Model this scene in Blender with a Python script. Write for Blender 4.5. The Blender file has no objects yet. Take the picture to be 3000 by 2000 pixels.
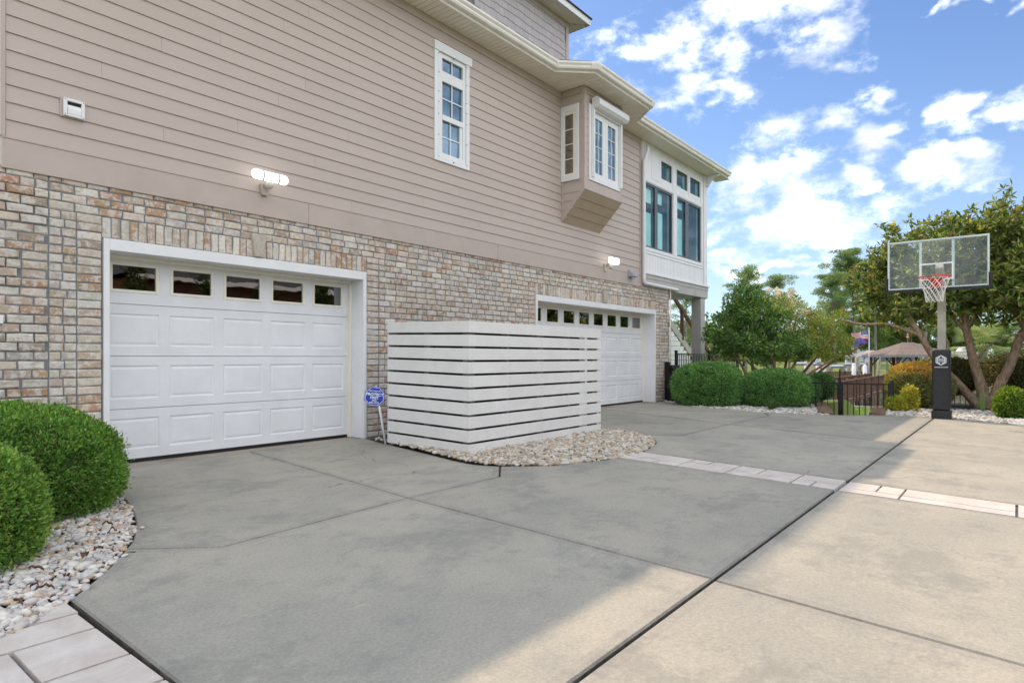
import bpy, bmesh, math, random
import numpy as np
from mathutils import Vector, Matrix
R = math.radians
random.seed(7)
rng = np.random.default_rng(11)
sc = bpy.context.scene
col = sc.collection

# ------------------------------------------------------------------ camera
cam_d = bpy.data.cameras.new('camera'); cam = bpy.data.objects.new('camera', cam_d); col.objects.link(cam)
cam_d.sensor_width = 36.0; cam_d.lens = 22.08; cam_d.shift_y = 46.0 / 3000.0
cam_d.clip_start = 0.05; cam_d.clip_end = 3000
YAW = math.degrees(math.atan2(1480, 1840))
cam.location = (0, -6.915, 1.10); cam.rotation_euler = (R(90), 0, R(YAW - 90))
sc.camera = cam

# ------------------------------------------------------------------ sun, sky, exposure
SUNV = Vector((0.496, 0.766, 1.0)).normalized()           # towards the sun
EL = math.asin(SUNV.z); AZ = math.atan2(SUNV.x, SUNV.y)
sun_d = bpy.data.lights.new('sun', 'SUN'); sun_d.energy = 3.2; sun_d.angle = R(0.55); sun_d.color = (1.0, 0.77, 0.55)
sun = bpy.data.objects.new('sun', sun_d); col.objects.link(sun)
sun.rotation_euler = SUNV.to_track_quat('Z', 'Y').to_euler(); sun.location = (20, 30, 40)
sc.view_settings.view_transform = 'Standard'; sc.view_settings.look = 'None'
sc.view_settings.gamma = 1.0; sc.view_settings.use_curve_mapping = False
sc.view_settings.exposure = 0.41

def build_world():
    w = bpy.data.worlds.new('World'); sc.world = w; w.use_nodes = True
    nt = w.node_tree; N = nt.nodes; L = nt.links; N.clear()
    out = N.new('ShaderNodeOutputWorld'); bg = N.new('ShaderNodeBackground')
    sky = N.new('ShaderNodeTexSky'); sky.sky_type = 'NISHITA'; sky.sun_disc = False
    sky.sun_elevation = EL; sky.sun_rotation = AZ
    sky.air_density = 1.0; sky.dust_density = 0.35; sky.ozone_density = 2.0; sky.altitude = 0
    tc = N.new('ShaderNodeTexCoord')
    def vm(op, a, b=None, s=None):
        n = N.new('ShaderNodeVectorMath'); n.operation = op
        for i, q in enumerate((a, b)):
            if q is None: continue
            if isinstance(q, (tuple, list)): n.inputs[i].default_value = q
            else: L.new(q, n.inputs[i])
        if s is not None: n.inputs['Scale'].default_value = s
        return n.outputs['Value'] if op in ('LENGTH', 'DOT_PRODUCT') else n.outputs['Vector']
    def mt(op, a, b=None, c=None, clamp=False):
        n = N.new('ShaderNodeMath'); n.operation = op; n.use_clamp = clamp
        for i, q in enumerate((a, b, c)):
            if q is None: continue
            if isinstance(q, (int, float)): n.inputs[i].default_value = q
            else: L.new(q, n.inputs[i])
        return n.outputs[0]
    def noise(vec, scale, det=8, rough=0.55, lac=2.0, dist=0.0):
        n = N.new('ShaderNodeTexNoise'); n.inputs['Scale'].default_value = scale; n.inputs['Detail'].default_value = det
        n.inputs['Roughness'].default_value = rough; n.inputs['Lacunarity'].default_value = lac; n.inputs['Distortion'].default_value = dist
        L.new(vec, n.inputs['Vector']); return n.outputs[0]
    d = tc.outputs['Generated']
    sep = N.new('ShaderNodeSeparateXYZ'); L.new(d, sep.inputs[0])
    # flatten the noise lookups so the clouds are wider than tall
    stretch = N.new('ShaderNodeMapping'); stretch.inputs['Scale'].default_value = (1, 1, 1.7); L.new(d, stretch.inputs[0])
    sv = stretch.outputs[0]
    n_big = noise(sv, 7.0, 5, 0.58); n_fine = noise(sv, 24.0, 6, 0.66)
    # clouds of the day: azimuth (deg from the camera axis), elevation, half widths
    wz = N.new('ShaderNodeTexNoise'); wz.inputs['Scale'].default_value = 13.0; wz.inputs['Detail'].default_value = 3; L.new(sv, wz.inputs['Vector'])
    dw = vm('ADD', d, vm('SCALE', vm('SUBTRACT', wz.outputs['Color'], (.5, .5, .5)), None, 0.11))
    cl = CLOUDS
    acc = None
    for az, el, ra, rb in cl:
        a = R(YAW - az); e = R(el)
        c = (math.cos(a) * math.cos(e), math.sin(a) * math.cos(e), math.sin(e))
        m = N.new('ShaderNodeMapping'); m.vector_type = 'POINT'
        sub = vm('SUBTRACT', dw, c)
        m.inputs['Rotation'].default_value = (0, 0, -a)
        L.new(sub, m.inputs[0])
        scl = vm('MULTIPLY', m.outputs[0], (0.8 / R(ra), 1.0 / R(ra), 1.0 / R(rb)))
        dist = vm('LENGTH', scl)
        v = mt('SUBTRACT', 1.0, dist)
        acc = v if acc is None else mt('SMOOTH_MAX', acc, v, 0.25)
    blob = mt('MAXIMUM', acc, -1.2)
    # rest of the sky: denser noise cloud added out of view for ambient light
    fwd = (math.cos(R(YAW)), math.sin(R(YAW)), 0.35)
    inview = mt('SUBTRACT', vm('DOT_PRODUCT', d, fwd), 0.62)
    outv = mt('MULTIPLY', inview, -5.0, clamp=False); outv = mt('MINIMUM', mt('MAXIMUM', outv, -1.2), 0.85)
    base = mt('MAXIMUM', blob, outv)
    nz = mt('ADD', mt('MULTIPLY', mt('SUBTRACT', n_big, 0.5), 3.0), mt('MULTIPLY', mt('SUBTRACT', n_fine, 0.5), 2.6))
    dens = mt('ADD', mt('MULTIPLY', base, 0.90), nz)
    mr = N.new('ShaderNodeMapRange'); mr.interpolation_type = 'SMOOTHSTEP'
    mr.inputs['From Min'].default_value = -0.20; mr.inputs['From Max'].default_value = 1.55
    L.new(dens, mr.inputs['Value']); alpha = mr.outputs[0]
    # low haze whitening towards the horizon
    hz = mt('POWER', mt('SUBTRACT', 1.0, mt('MAXIMUM', sep.outputs[2], 0.0), clamp=True), 6.0)
    skyc = N.new('ShaderNodeMix'); skyc.data_type = 'RGBA'; skyc.blend_type = 'MULTIPLY'; skyc.inputs['Factor'].default_value = 1.0
    L.new(sky.outputs[0], skyc.inputs['A']); skyc.inputs['B'].default_value = SKYTINT
    # cloud colour: bright tops, slightly greyer thick parts
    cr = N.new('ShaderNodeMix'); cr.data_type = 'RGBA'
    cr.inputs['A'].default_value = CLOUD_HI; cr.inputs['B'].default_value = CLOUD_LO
    n_sh = noise(vm('ADD', sv, (0.03, 0.02, 0.06)), 9.0, 4, 0.6)
    thick = mt('MULTIPLY', mt('SUBTRACT', mt('ADD', n_sh, mt('MULTIPLY', n_fine, 0.35)), 0.60), 4.0, clamp=True)
    L.new(thick, cr.inputs['Factor'])
    mixc = N.new('ShaderNodeMix'); mixc.data_type = 'RGBA'
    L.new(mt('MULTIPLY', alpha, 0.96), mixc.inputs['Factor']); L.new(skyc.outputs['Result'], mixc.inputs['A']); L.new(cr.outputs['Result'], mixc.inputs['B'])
    hzm = N.new('ShaderNodeMix'); hzm.data_type = 'RGBA'; L.new(mt('MULTIPLY', hz, 0.68), hzm.inputs['Factor'])
    L.new(mixc.outputs['Result'], hzm.inputs['A']); hzm.inputs['B'].default_value = HAZEC
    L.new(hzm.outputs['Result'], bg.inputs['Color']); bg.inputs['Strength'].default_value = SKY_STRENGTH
    L.new(bg.outputs[0], out.inputs[0])
SKY_STRENGTH = 0.10
SKYTINT = (0.78, 0.92, 1.12, 1)
CLOUD_HI = (24.5, 24.5, 24.5, 1); CLOUD_LO = (8.8, 8.9, 9.2, 1); HAZEC = (7.0, 8.1, 9.2, 1)  # cloud radiance set high to lift the ambient light
CLOUDS = [ # azimuth from the view axis, elevation, half width, half height (degrees)
 (21.5, 27.6, 6.8, 2.6), (27.0, 25.6, 3.2, 2.0), (29.2, 23.1, 1.2, 1.3), (12.5, 25.8, 4.8, 1.6), (17.8, 24.8, 3.0, 1.8), (15.8, 22.7, 4.2, 1.6),
 (18.7, 21.8, 2.2, 1.1), (23.6, 18.2, 4.0, 1.9), (27.0, 17.4, 2.6, 1.5), (29.9, 16.4, 2.0, 1.7), (22.0, 14.7, 5.6, 2.3), (28.5, 13.9, 1.1, 1.0),
 (24.0, 10.7, 7.6, 1.9), (34.5, 13.7, 3.1, 1.6), (35.4, 15.0, 1.2, 1.0), (34.9, 18.2, 1.5, 1.3), (30.3, 19.4, 1.1, 1.0), (38.9, 17.7, 1.2, 1.4),
 (38.9, 23.3, 1.5, 1.1), (35.2, 24.5, 1.0, 0.5), (18.8, 8.6, 2.6, 0.9), (21.0, 7.2, 5.0, 0.5), (31.0, 6.0, 6.0, 0.5)]
build_world()

# ------------------------------------------------------------------ helpers
def link(o, parent=None, base=None):
    col.objects.link(o)
    if parent is not None:
        o.parent = parent
    return o
def tag(o, label=None, cat=None, group=None, kind=None):
    if label: o['label'] = label
    if cat: o['category'] = cat
    if group: o['group'] = group
    if kind: o['kind'] = kind
    return o
def thing(name, label, cat, loc=(0, 0, 0), rz=0.0, group=None):
    o = bpy.data.objects.new(name, None); o.empty_display_size = 0.2
    col.objects.link(o); o.location = loc; o.rotation_euler = (0, 0, rz)
    return tag(o, label, cat, group)
class MB:
    def __init__(s): s.v = []; s.f = []; s.t = []
    def add(s, vs, fs, tint=None):
        o = len(s.v); s.v += [tuple(p) for p in vs]; s.f += [tuple(i + o for i in f) for f in fs]
        s.t += [tint] * len(fs); return s
    def box(s, x0, x1, y0, y1, z0, z1, tint=None):
        return s.add([(x0,y0,z0),(x1,y0,z0),(x1,y1,z0),(x0,y1,z0),(x0,y0,z1),(x1,y0,z1),(x1,y1,z1),(x0,y1,z1)],
              [(3,2,1,0),(4,5,6,7),(0,1,5,4),(1,2,6,5),(2,3,7,6),(3,0,4,7)], tint)
    def cbox(s, x0, x1, y0, y1, z0, z1, c=0.004, face='-y', tint=None):
        # box whose face towards -y (or top for '+z') has chamfered edges
        if face == '-y':
            a = [(x0,y1,z0),(x1,y1,z0),(x1,y1,z1),(x0,y1,z1),(x0,y0+c,z0),(x1,y0+c,z0),(x1,y0+c,z1),(x0,y0+c,z1),
                 (x0+c,y0,z0+c),(x1-c,y0,z0+c),(x1-c,y0,z1-c),(x0+c,y0,z1-c)]
            return s.add(a, [(0,3,2,1),(0,1,5,4),(1,2,6,5),(2,3,7,6),(3,0,4,7),(4,5,9,8),(5,6,10,9),(6,7,11,10),(7,4,8,11),(8,9,10,11)], tint)
        a = [(x0,y0,z0),(x1,y0,z0),(x1,y1,z0),(x0,y1,z0),(x0,y0,z1-c),(x1,y0,z1-c),(x1,y1,z1-c),(x0,y1,z1-c),
             (x0+c,y0+c,z1),(x1-c,y0+c,z1),(x1-c,y1-c,z1),(x0+c,y1-c,z1)]
        return s.add(a, [(3,2,1,0),(0,1,5,4),(1,2,6,5),(2,3,7,6),(3,0,4,7),(4,5,9,8),(5,6,10,9),(6,7,11,10),(7,4,8,11),(8,9,10,11)], tint)
    def frame(s, x0, x1, z0, z1, wl, wr, wb, wt, y0, y1):
        # rectangular frame in the xz plane, butt-jointed
        s.box(x0, x0+wl, y0, y1, z0, z1); s.box(x1-wr, x1, y0, y1, z0, z1)
        s.box(x0+wl, x1-wr, y0, y1, z0, z0+wb); s.box(x0+wl, x1-wr, y0, y1, z1-wt, z1); return s
    def prism(s, pts, a0, a1, axis='z', tint=None):
        n = len(pts)
        def P(p, a):
            return (p[0], p[1], a) if axis == 'z' else ((p[0], a, p[1]) if axis == 'y' else (a, p[0], p[1]))
        vs = [P(p, a0) for p in pts] + [P(p, a1) for p in pts]
        fs = [tuple(range(n))[::-1], tuple(range(n, 2*n))] + [(i, (i+1) % n, n+(i+1) % n, n+i) for i in range(n)]
        return s.add(vs, fs, tint)
    def tube(s, pts, rad, n=8, cap=True, tint=None, squash=1.0):
        pts = [Vector(p) for p in pts]
        if not hasattr(rad, '__len__'): rad = [rad] * len(pts)
        vs = []; up0 = None
        for i, p in enumerate(pts):
            if i == 0: d = pts[1] - p
            elif i == len(pts) - 1: d = p - pts[i-1]
            else: d = (pts[i+1] - p).normalized() + (p - pts[i-1]).normalized()
            d = d.normalized() if d.length > 1e-9 else Vector((0, 0, 1))
            if up0 is None:
                up0 = Vector((0, 0, 1)) if abs(d.z) < 0.9 else Vector((1, 0, 0))
            u = up0 - d * up0.dot(d)
            if u.length < 1e-4: u = Vector((1, 0, 0)) - d * d.x
            u.normalize(); w = d.cross(u); up0 = u
            for k in range(n):
                a = 2 * math.pi * k / n
                vs.append(p + (u * math.cos(a) + w * math.sin(a) * squash) * rad[i])
        fs = []
        for i in range(len(pts) - 1):
            for k in range(n):
                fs.append((i*n+k, i*n+(k+1) % n, (i+1)*n+(k+1) % n, (i+1)*n+k))
        if cap:
            fs.append(tuple(range(n))[::-1]); fs.append(tuple(range((len(pts)-1)*n, len(pts)*n)))
        return s.add(vs, fs, tint)
    def sweep(s, prof, path, closed=False, tint=None):
        # profile (out, up) swept along an xy path; 'out' points to the right of travel
        n = len(path); m = len(prof); vs = []
        for i in range(n):
            p = Vector(path[i][:2]); z = path[i][2]
            a = Vector(path[i-1][:2]) if (i > 0 or closed) else None
            b = Vector(path[(i+1) % n][:2]) if (i < n-1 or closed) else None
            def nr(q): q = q.normalized(); return Vector((q.y, -q.x))
            if a is None: o = nr(b - p)
            elif b is None: o = nr(p - a)
            else:
                n1 = nr(p - a); n2 = nr(b - p); o = (n1 + n2); o = o / max(0.3, (1 + n1.dot(n2)))
            for q in prof: vs.append((p.x + o.x*q[0], p.y + o.y*q[0], z + q[1]))
        fs = []
        for i in range(n if closed else n-1):
            j = (i+1) % n
            for k in range(m): fs.append((i*m+k, i*m+(k+1) % m, j*m+(k+1) % m, j*m+k))
        if not closed: fs.append(tuple(range(m))); fs.append(tuple(range((n-1)*m, n*m))[::-1])
        return s.add(vs, fs, tint)
    def mesh(s, name, mat, smooth=False, bevel=0.0, recalc=True):
        me = bpy.data.meshes.new(name); me.from_pydata(s.v, [], s.f)
        if any(t is not None for t in s.t):
            at = me.attributes.new('tint', 'FLOAT_COLOR', 'FACE')
            buf = np.zeros((len(s.f), 4), np.float32); buf[:, 3] = 1
            for i, t in enumerate(s.t):
                if t is not None: buf[i, :len(t)] = t
            at.data.foreach_set('color', buf.ravel())
        if recalc or bevel:
            bm = bmesh.new(); bm.from_mesh(me)
            if bevel:
                bmesh.ops.bevel(bm, geom=[e for e in bm.edges if len(e.link_faces) == 2 and e.calc_face_angle(0) > 0.6], offset=bevel, segments=1, affect='EDGES', clamp_overlap=True)
            bmesh.ops.recalc_face_normals(bm, faces=bm.faces); bm.to_mesh(me); bm.free()
        if smooth:
            for p in me.polygons: p.use_smooth = True
        for m in (mat if isinstance(mat, (list, tuple)) else [mat]): me.materials.append(m)
        return me
    def build(s, name, mat, parent=None, smooth=False, bevel=0.0, recalc=True):
        o = bpy.data.objects.new(name, s.mesh(name, mat, smooth, bevel, recalc)); return put(o, parent)
def put(o, parent=None):
    # geometry is in world coordinates: undo the parent's own placement
    col.objects.link(o)
    if parent is not None:
        o.parent = parent
        o.matrix_parent_inverse = world_of(parent).inverted()
    return o
def world_of(o):
    m = Matrix.LocRotScale(o.location, o.rotation_euler, o.scale)
    if o.parent is not None: m = world_of(o.parent) @ o.matrix_parent_inverse @ m
    return m
def local(o, parent):
    col.objects.link(o); o.parent = parent; return o
def copy_tree(o, parent=None):
    c = o.copy(); col.objects.link(c)
    if parent is not None: c.parent = parent
    for ch in o.children: copy_tree(ch, c)
    return c
def shade_auto(o, ang=35):
    me = o.data
    me.polygons.foreach_set('use_smooth', [True]*len(me.polygons)); 
    try: me.set_sharp_from_angle(angle=R(ang))
    except Exception: pass
    return o

# ------------------------------------------------------------------ materials
def new_mat(name):
    m = bpy.data.materials.new(name); m.use_nodes = True
    nt = m.node_tree; b = nt.nodes['Principled BSDF']; return m, nt, b
def nn(nt, typ, **kw):
    n = nt.nodes.new(typ)
    for k, v in kw.items():
        if hasattr(n, k): setattr(n, k, v)
        else: n.inputs[k].default_value = v
    return n
def rgbmix(nt, fac, a, b, blend='MIX'):
    n = nt.nodes.new('ShaderNodeMix'); n.data_type = 'RGBA'; n.blend_type = blend
    for key, q in (('Factor', fac), ('A', a), ('B', b)):
        if isinstance(q, (int, float)): n.inputs[key].default_value = q
        elif isinstance(q, (tuple, list)): n.inputs[key].default_value = tuple(q) + ((1,) if len(q) == 3 else ())
        else: nt.links.new(q, n.inputs[key])
    return n.outputs['Result']
def noise(nt, scale, det=4, rough=0.5, vec=None, dist=0.0):
    n = nt.nodes.new('ShaderNodeTexNoise'); n.inputs['Scale'].default_value = scale; n.inputs['Detail'].default_value = det
    n.inputs['Roughness'].default_value = rough; n.inputs['Distortion'].default_value = dist
    if vec is not None: nt.links.new(vec, n.inputs['Vector'])
    return n.outputs[0]
def ramp(nt, src, lo, hi, a=0.0, b=1.0):
    n = nt.nodes.new('ShaderNodeMapRange'); n.interpolation_type = 'SMOOTHSTEP'
    n.inputs['From Min'].default_value = lo; n.inputs['From Max'].default_value = hi
    n.inputs['To Min'].default_value = a; n.inputs['To Max'].default_value = b
    nt.links.new(src, n.inputs['Value']); return n.outputs[0]
def geo(nt): return nt.nodes.new('ShaderNodeNewGeometry').outputs['Position']
def objc(nt): return nt.nodes.new('ShaderNodeTexCoord').outputs['Object']
def mapping(nt, vec, scale=(1,1,1), loc=(0,0,0)):
    n = nt.nodes.new('ShaderNodeMapping'); n.inputs['Scale'].default_value = scale; n.inputs['Location'].default_value = loc
    nt.links.new(vec, n.inputs[0]); return n.outputs[0]
def bump(nt, b, src, strength=0.2, dist=0.01):
    n = nt.nodes.new('ShaderNodeBump'); n.inputs['Strength'].default_value = strength; n.inputs['Distance'].default_value = dist
    nt.links.new(src, n.inputs['Height']); nt.links.new(n.outputs[0], b.inputs['Normal'])
def setp(b, rough=0.5, spec=0.4, metal=0.0):
    b.inputs['Roughness'].default_value = rough; b.inputs['Specular IOR Level'].default_value = spec; b.inputs['Metallic'].default_value = metal
def paint(name, c, rough=0.45, var=0.06, dirt=0.0, dirtc=(0.25,0.22,0.18), scale=3.0, metal=0.0, bmp=0.0, spec=0.4):
    m, nt, b = new_mat(name); setp(b, rough, spec, metal); p = geo(nt)
    n1 = noise(nt, scale, 5, 0.6, p); dark = tuple(x*(1-var*2) for x in c); lite = tuple(min(1, x*(1+var)) for x in c)
    out = rgbmix(nt, ramp(nt, n1, 0.3, 0.7), dark, lite)
    if dirt:
        n2 = noise(nt, 9.0, 6, 0.65, mapping(nt, p, (1, 1, 0.35)))
        out = rgbmix(nt, ramp(nt, n2, 0.52, 0.8, 0, dirt), out, dirtc)
    nt.links.new(out, b.inputs['Base Color'])
    if bmp: bump(nt, b, noise(nt, 120, 3, 0.6, p), bmp, 0.002)
    return m
M = {}
def mats():
    M['white'] = paint('white_trim_paint', (0.80, 0.80, 0.80), 0.4, 0.02, 0.10, (0.45,0.43,0.38))
    M['door_white'] = paint('garage_door_paint', (0.78, 0.785, 0.80), 0.42, 0.025, 0.06, (0.5,0.49,0.46), bmp=0.15)
    M['cream'] = paint('cream_vinyl', (0.85, 0.80, 0.69), 0.4, 0.02, 0.04, (0.42,0.38,0.28))
    M['gutter'] = paint('gutter_enamel', (0.83, 0.80, 0.73), 0.3, 0.03, 0.10, (0.34,0.32,0.25))
    M['black_metal'] = paint('black_powder_coat', (0.012, 0.012, 0.014), 0.35, 0.1)
    M['dark_frame'] = paint('bronze_window_frame', (0.075, 0.085, 0.10), 0.35, 0.08)
    M['rubber'] = paint('black_rubber', (0.012, 0.012, 0.013), 0.6, 0.1)
    M['screen_white'] = paint('screen_board_paint', (0.74, 0.725, 0.70), 0.5, 0.03, 0.08, (0.45,0.42,0.36), bmp=0.1)
    M['weathered_post'] = paint('grey_weathered_timber', (0.13, 0.12, 0.105), 0.8, 0.25, scale=14)
    M['deck_brown'] = paint('brown_stained_timber', (0.13, 0.062, 0.035), 0.75, 0.25, 0.3, (0.20,0.14,0.10), scale=6)
    M['post_taupe'] = paint('taupe_post_paint', (0.46, 0.44, 0.41), 0.5, 0.04)
    M['hoop_pole'] = paint('weathered_galvanised_pole', (0.42, 0.40, 0.34), 0.5, 0.10, 0.35, (0.30,0.25,0.15), scale=5, metal=0.25)
    M['alu'] = paint('brushed_aluminium', (0.55, 0.60, 0.61), 0.35, 0.05, metal=0.35)
    M['pad'] = paint('black_vinyl_pad', (0.022, 0.022, 0.025), 0.45, 0.15, scale=10)
    M['red'] = paint('orange_red_rim_enamel', (0.62, 0.045, 0.025), 0.4, 0.08)
    M['net'] = paint('white_nylon_cord', (0.78, 0.76, 0.72), 0.8, 0.05)
    M['blue_sign'] = paint('blue_sign_vinyl', (0.012, 0.05, 0.42), 0.35, 0.03)
    M['sign_white'] = paint('sign_white_vinyl', (0.80, 0.82, 0.86), 0.5, 0.02)
    M['asphalt_shingle'] = paint('dark_grey_asphalt_shingle', (0.075, 0.075, 0.08), 0.9, 0.2, scale=40)
    M['roof_brown'] = paint('tan_brown_asphalt_shingle', (0.21, 0.165, 0.14), 0.9, 0.18, scale=12)
    M['metal_roof'] = paint('taupe_standing_seam', (0.24, 0.235, 0.24), 0.45, 0.06, metal=0.3)
    M['grey_timber'] = paint('sun_bleached_timber', (0.36, 0.33, 0.28), 0.85, 0.2, scale=8)
    M['piling'] = paint('treated_piling', (0.30, 0.28, 0.21), 0.85, 0.25, scale=9)
    M['pile_white'] = paint('white_pile_sleeve', (0.66, 0.68, 0.70), 0.5, 0.05)
    M['lift_alu'] = paint('boat_lift_aluminium', (0.45, 0.50, 0.53), 0.4, 0.06, metal=0.2)
    M['hose'] = paint('black_hose_rubber', (0.018, 0.018, 0.02), 0.4, 0.1)
    M['hose_grey'] = paint('grey_hose_rubber', (0.26, 0.26, 0.27), 0.5, 0.1)
    M['galv'] = paint('galvanised_sheet', (0.48, 0.54, 0.60), 0.35, 0.08, metal=0.4)
    M['keystone'] = paint('cast_stone', (0.50, 0.44, 0.37), 0.85, 0.08, 0.2, (0.34,0.28,0.22), scale=20)
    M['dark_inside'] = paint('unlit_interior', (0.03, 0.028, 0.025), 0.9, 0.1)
    M['boat_white'] = paint('boat_gelcoat', (0.78, 0.78, 0.76), 0.25, 0.03)
    M['flag_purple'] = paint('purple_flag_cloth', (0.14, 0.10, 0.46), 0.8, 0.1, scale=8)
    M['flag_red'] = paint('flag_red_cloth', (0.55, 0.03, 0.05), 0.8, 0.05)
    M['flag_white'] = paint('flag_white_cloth', (0.82, 0.80, 0.80), 0.8, 0.03)
    M['flag_blue'] = paint('flag_blue_cloth', (0.02, 0.05, 0.25), 0.8, 0.05)
    M['copper'] = paint('copper_finial', (0.55, 0.27, 0.17), 0.35, 0.08, metal=0.6)
    M['soil'] = paint('dark_mulch_soil', (0.045, 0.035, 0.025), 0.95, 0.3, scale=20)
    M['curtain'] = paint('pale_shade_fabric', (0.84, 0.88, 0.86), 0.9, 0.04)
    M['win_backdrop'] = paint('slate_blue_backdrop', (0.22, 0.33, 0.42), 0.8, 0.25, scale=5)  # slate blue painted in for the sky mirrored in the panes
    M['room'] = paint('sunroom_wall', (0.24, 0.31, 0.34), 0.9, 0.05)
    M['red_brick_far'] = None
    # ---- siding: painted fibre cement with a wood grain
    m, nt, b = new_mat('tan_fibre_cement'); setp(b, 0.55, 0.35); p = geo(nt)
    g = noise(nt, 3.0, 5, 0.6, mapping(nt, p, (3.0, 3.0, 60.0)))
    big = noise(nt, 0.7, 4, 0.6, p)
    at = nt.nodes.new('ShaderNodeAttribute'); at.attribute_name = 'tint'
    c = rgbmix(nt, ramp(nt, big, 0.3, 0.7), (0.51, 0.425, 0.375), (0.53, 0.445, 0.395))
    c = rgbmix(nt, ramp(nt, g, 0.35, 0.75, 0, 0.25), c, (0.47, 0.39, 0.34))
    c = rgbmix(nt, 0.55, c, at.outputs['Color'], 'MULTIPLY')
    nt.links.new(c, b.inputs['Base Color']); bump(nt, b, g, 0.25, 0.003); M['siding'] = m
    M['trim_tan'] = paint('tan_trim_paint', (0.50, 0.415, 0.365), 0.5, 0.03, 0.06, (0.3,0.25,0.2))
    M['bay_ochre'] = paint('tan_bay_soffit_paint', (0.46, 0.36, 0.27), 0.55, 0.03)
    # ---- shake shingles (cooler grey mauve)
    m, nt, b = new_mat('mauve_grey_shake'); setp(b, 0.6, 0.3); p = geo(nt)
    g = noise(nt, 4.0, 5, 0.6, mapping(nt, p, (40, 40, 3))); at = nt.nodes.new('ShaderNodeAttribute'); at.attribute_name = 'tint'
    c = rgbmix(nt, ramp(nt, g, 0.3, 0.7, 0, 0.35), (0.50, 0.455, 0.45), (0.44, 0.395, 0.395))
    c = rgbmix(nt, 0.6, c, at.outputs['Color'], 'MULTIPLY')
    nt.links.new(c, b.inputs['Base Color']); bump(nt, b, g, 0.3, 0.003); M['shake'] = m
    # ---- brick: colour per brick in 'tint', lime wash and dark scars from noise
    m, nt, b = new_mat('tumbled_brick'); setp(b, 0.9, 0.15); p = geo(nt)
    at = nt.nodes.new('ShaderNodeAttribute'); at.attribute_name = 'tint'
    n1 = noise(nt, 13, 6, 0.7, p); n2 = noise(nt, 34, 5, 0.7, p); n3 = noise(nt, 9, 4, 0.6, mapping(nt, p, (1,1,2.2), (3,7,1)))
    c = rgbmix(nt, ramp(nt, n1, 0.47, 0.57, 0, 0.72), at.outputs['Color'], (0.72, 0.675, 0.61))
    c = rgbmix(nt, ramp(nt, n3, 0.54, 0.66, 0, 0.5), c, (0.43, 0.335, 0.245))
    c = rgbmix(nt, ramp(nt, n2, 0.66, 0.76, 0, 0.7), c, (0.19, 0.11, 0.075))
    n5 = noise(nt, 26, 5, 0.75, mapping(nt, p, (1,1,1.6), (1,9,4)))
    c = rgbmix(nt, ramp(nt, n5, 0.55, 0.66, 0, 0.6), c, (0.27, 0.205, 0.155))
    c = rgbmix(nt, 0.6, c, rgbmix(nt, n2, (0.62,0.62,0.62), (1.28,1.28,1.28)), 'MULTIPLY')
    c = rgbmix(nt, 0.5, c, rgbmix(nt, ramp(nt, noise(nt, .8, 4, .6, p), .3, .7), (0.84,0.84,0.85), (1.1,1.08,1.05)), 'MULTIPLY')
    nt.links.new(c, b.inputs['Base Color']); bump(nt, b, n2, 0.7, 0.006); M['brick'] = m
    m, nt, b = new_mat('grey_mortar'); setp(b, 0.95, 0.1); p = geo(nt); n1 = noise(nt, 18, 5, 0.6, p)
    nt.links.new(rgbmix(nt, n1, (0.15, 0.16, 0.17), (0.24, 0.25, 0.255)), b.inputs['Base Color']); bump(nt, b, noise(nt, 90, 3, 0.6, p), 0.5, 0.004); M['mortar'] = m
    # ---- concrete: broad stains, fine speckle
    def conc(name, a, bb, st):
        m, nt, b = new_mat(name); setp(b, 0.85, 0.25); p = geo(nt)
        oi = nt.nodes.new('ShaderNodeObjectInfo')
        n1 = noise(nt, 0.75, 8, 0.68, p, 0.2); n2 = noise(nt, 2.2, 10, 0.80, mapping(nt, p, (1,1.3,1), (5,2,0)), 0.1); n3 = noise(nt, 60, 4, 0.7, p); n4 = noise(nt, 240, 2, 0.6, p)
        c = rgbmix(nt, ramp(nt, n1, 0.36, 0.64), a, bb)
        c = rgbmix(nt, ramp(nt, n2, 0.50, 0.64, 0, 0.7), c, st)
        c = rgbmix(nt, ramp(nt, noise(nt, 5.0, 9, 0.8, mapping(nt, p, (1,1,1), (9,4,2)), 0.5), 0.56, 0.7, 0, 0.4), c, tuple(x*1.25 for x in bb))
        c = rgbmix(nt, 0.55, c, rgbmix(nt, ramp(nt, n3, 0.25, 0.75), (0.70,0.70,0.70), (1.18,1.18,1.18)), 'MULTIPLY')
        c = rgbmix(nt, ramp(nt, n4, 0.60, 0.72, 0, 0.45), c, (0.60,0.58,0.53)); c = rgbmix(nt, ramp(nt, n4, 0.40, 0.28, 0, 0.4), c, (0.15,0.145,0.13))
        n6 = noise(nt, 1.4, 10, 0.78, mapping(nt, p, (1,1,1), (2,8,3)), 0.2); c = rgbmix(nt, ramp(nt, n6, 0.50, 0.62, 0, 0.5), c, tuple(x*.78 for x in st))
        n7 = noise(nt, 11, 8, 0.8, mapping(nt, p, (1,1,1), (7,1,5))); c = rgbmix(nt, ramp(nt, n7, 0.60, 0.72, 0, 0.35), c, tuple(x*1.3 for x in bb))
        broom = noise(nt, 5.0, 3, 0.6, mapping(nt, p, (3, 60, 1))); c = rgbmix(nt, 0.35, c, rgbmix(nt, broom, (0.86,0.86,0.86), (1.12,1.12,1.12)), 'MULTIPLY')
        vo = nt.nodes.new('ShaderNodeTexVoronoi'); vo.feature = 'DISTANCE_TO_EDGE'; vo.inputs['Scale'].default_value = 0.33
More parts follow.
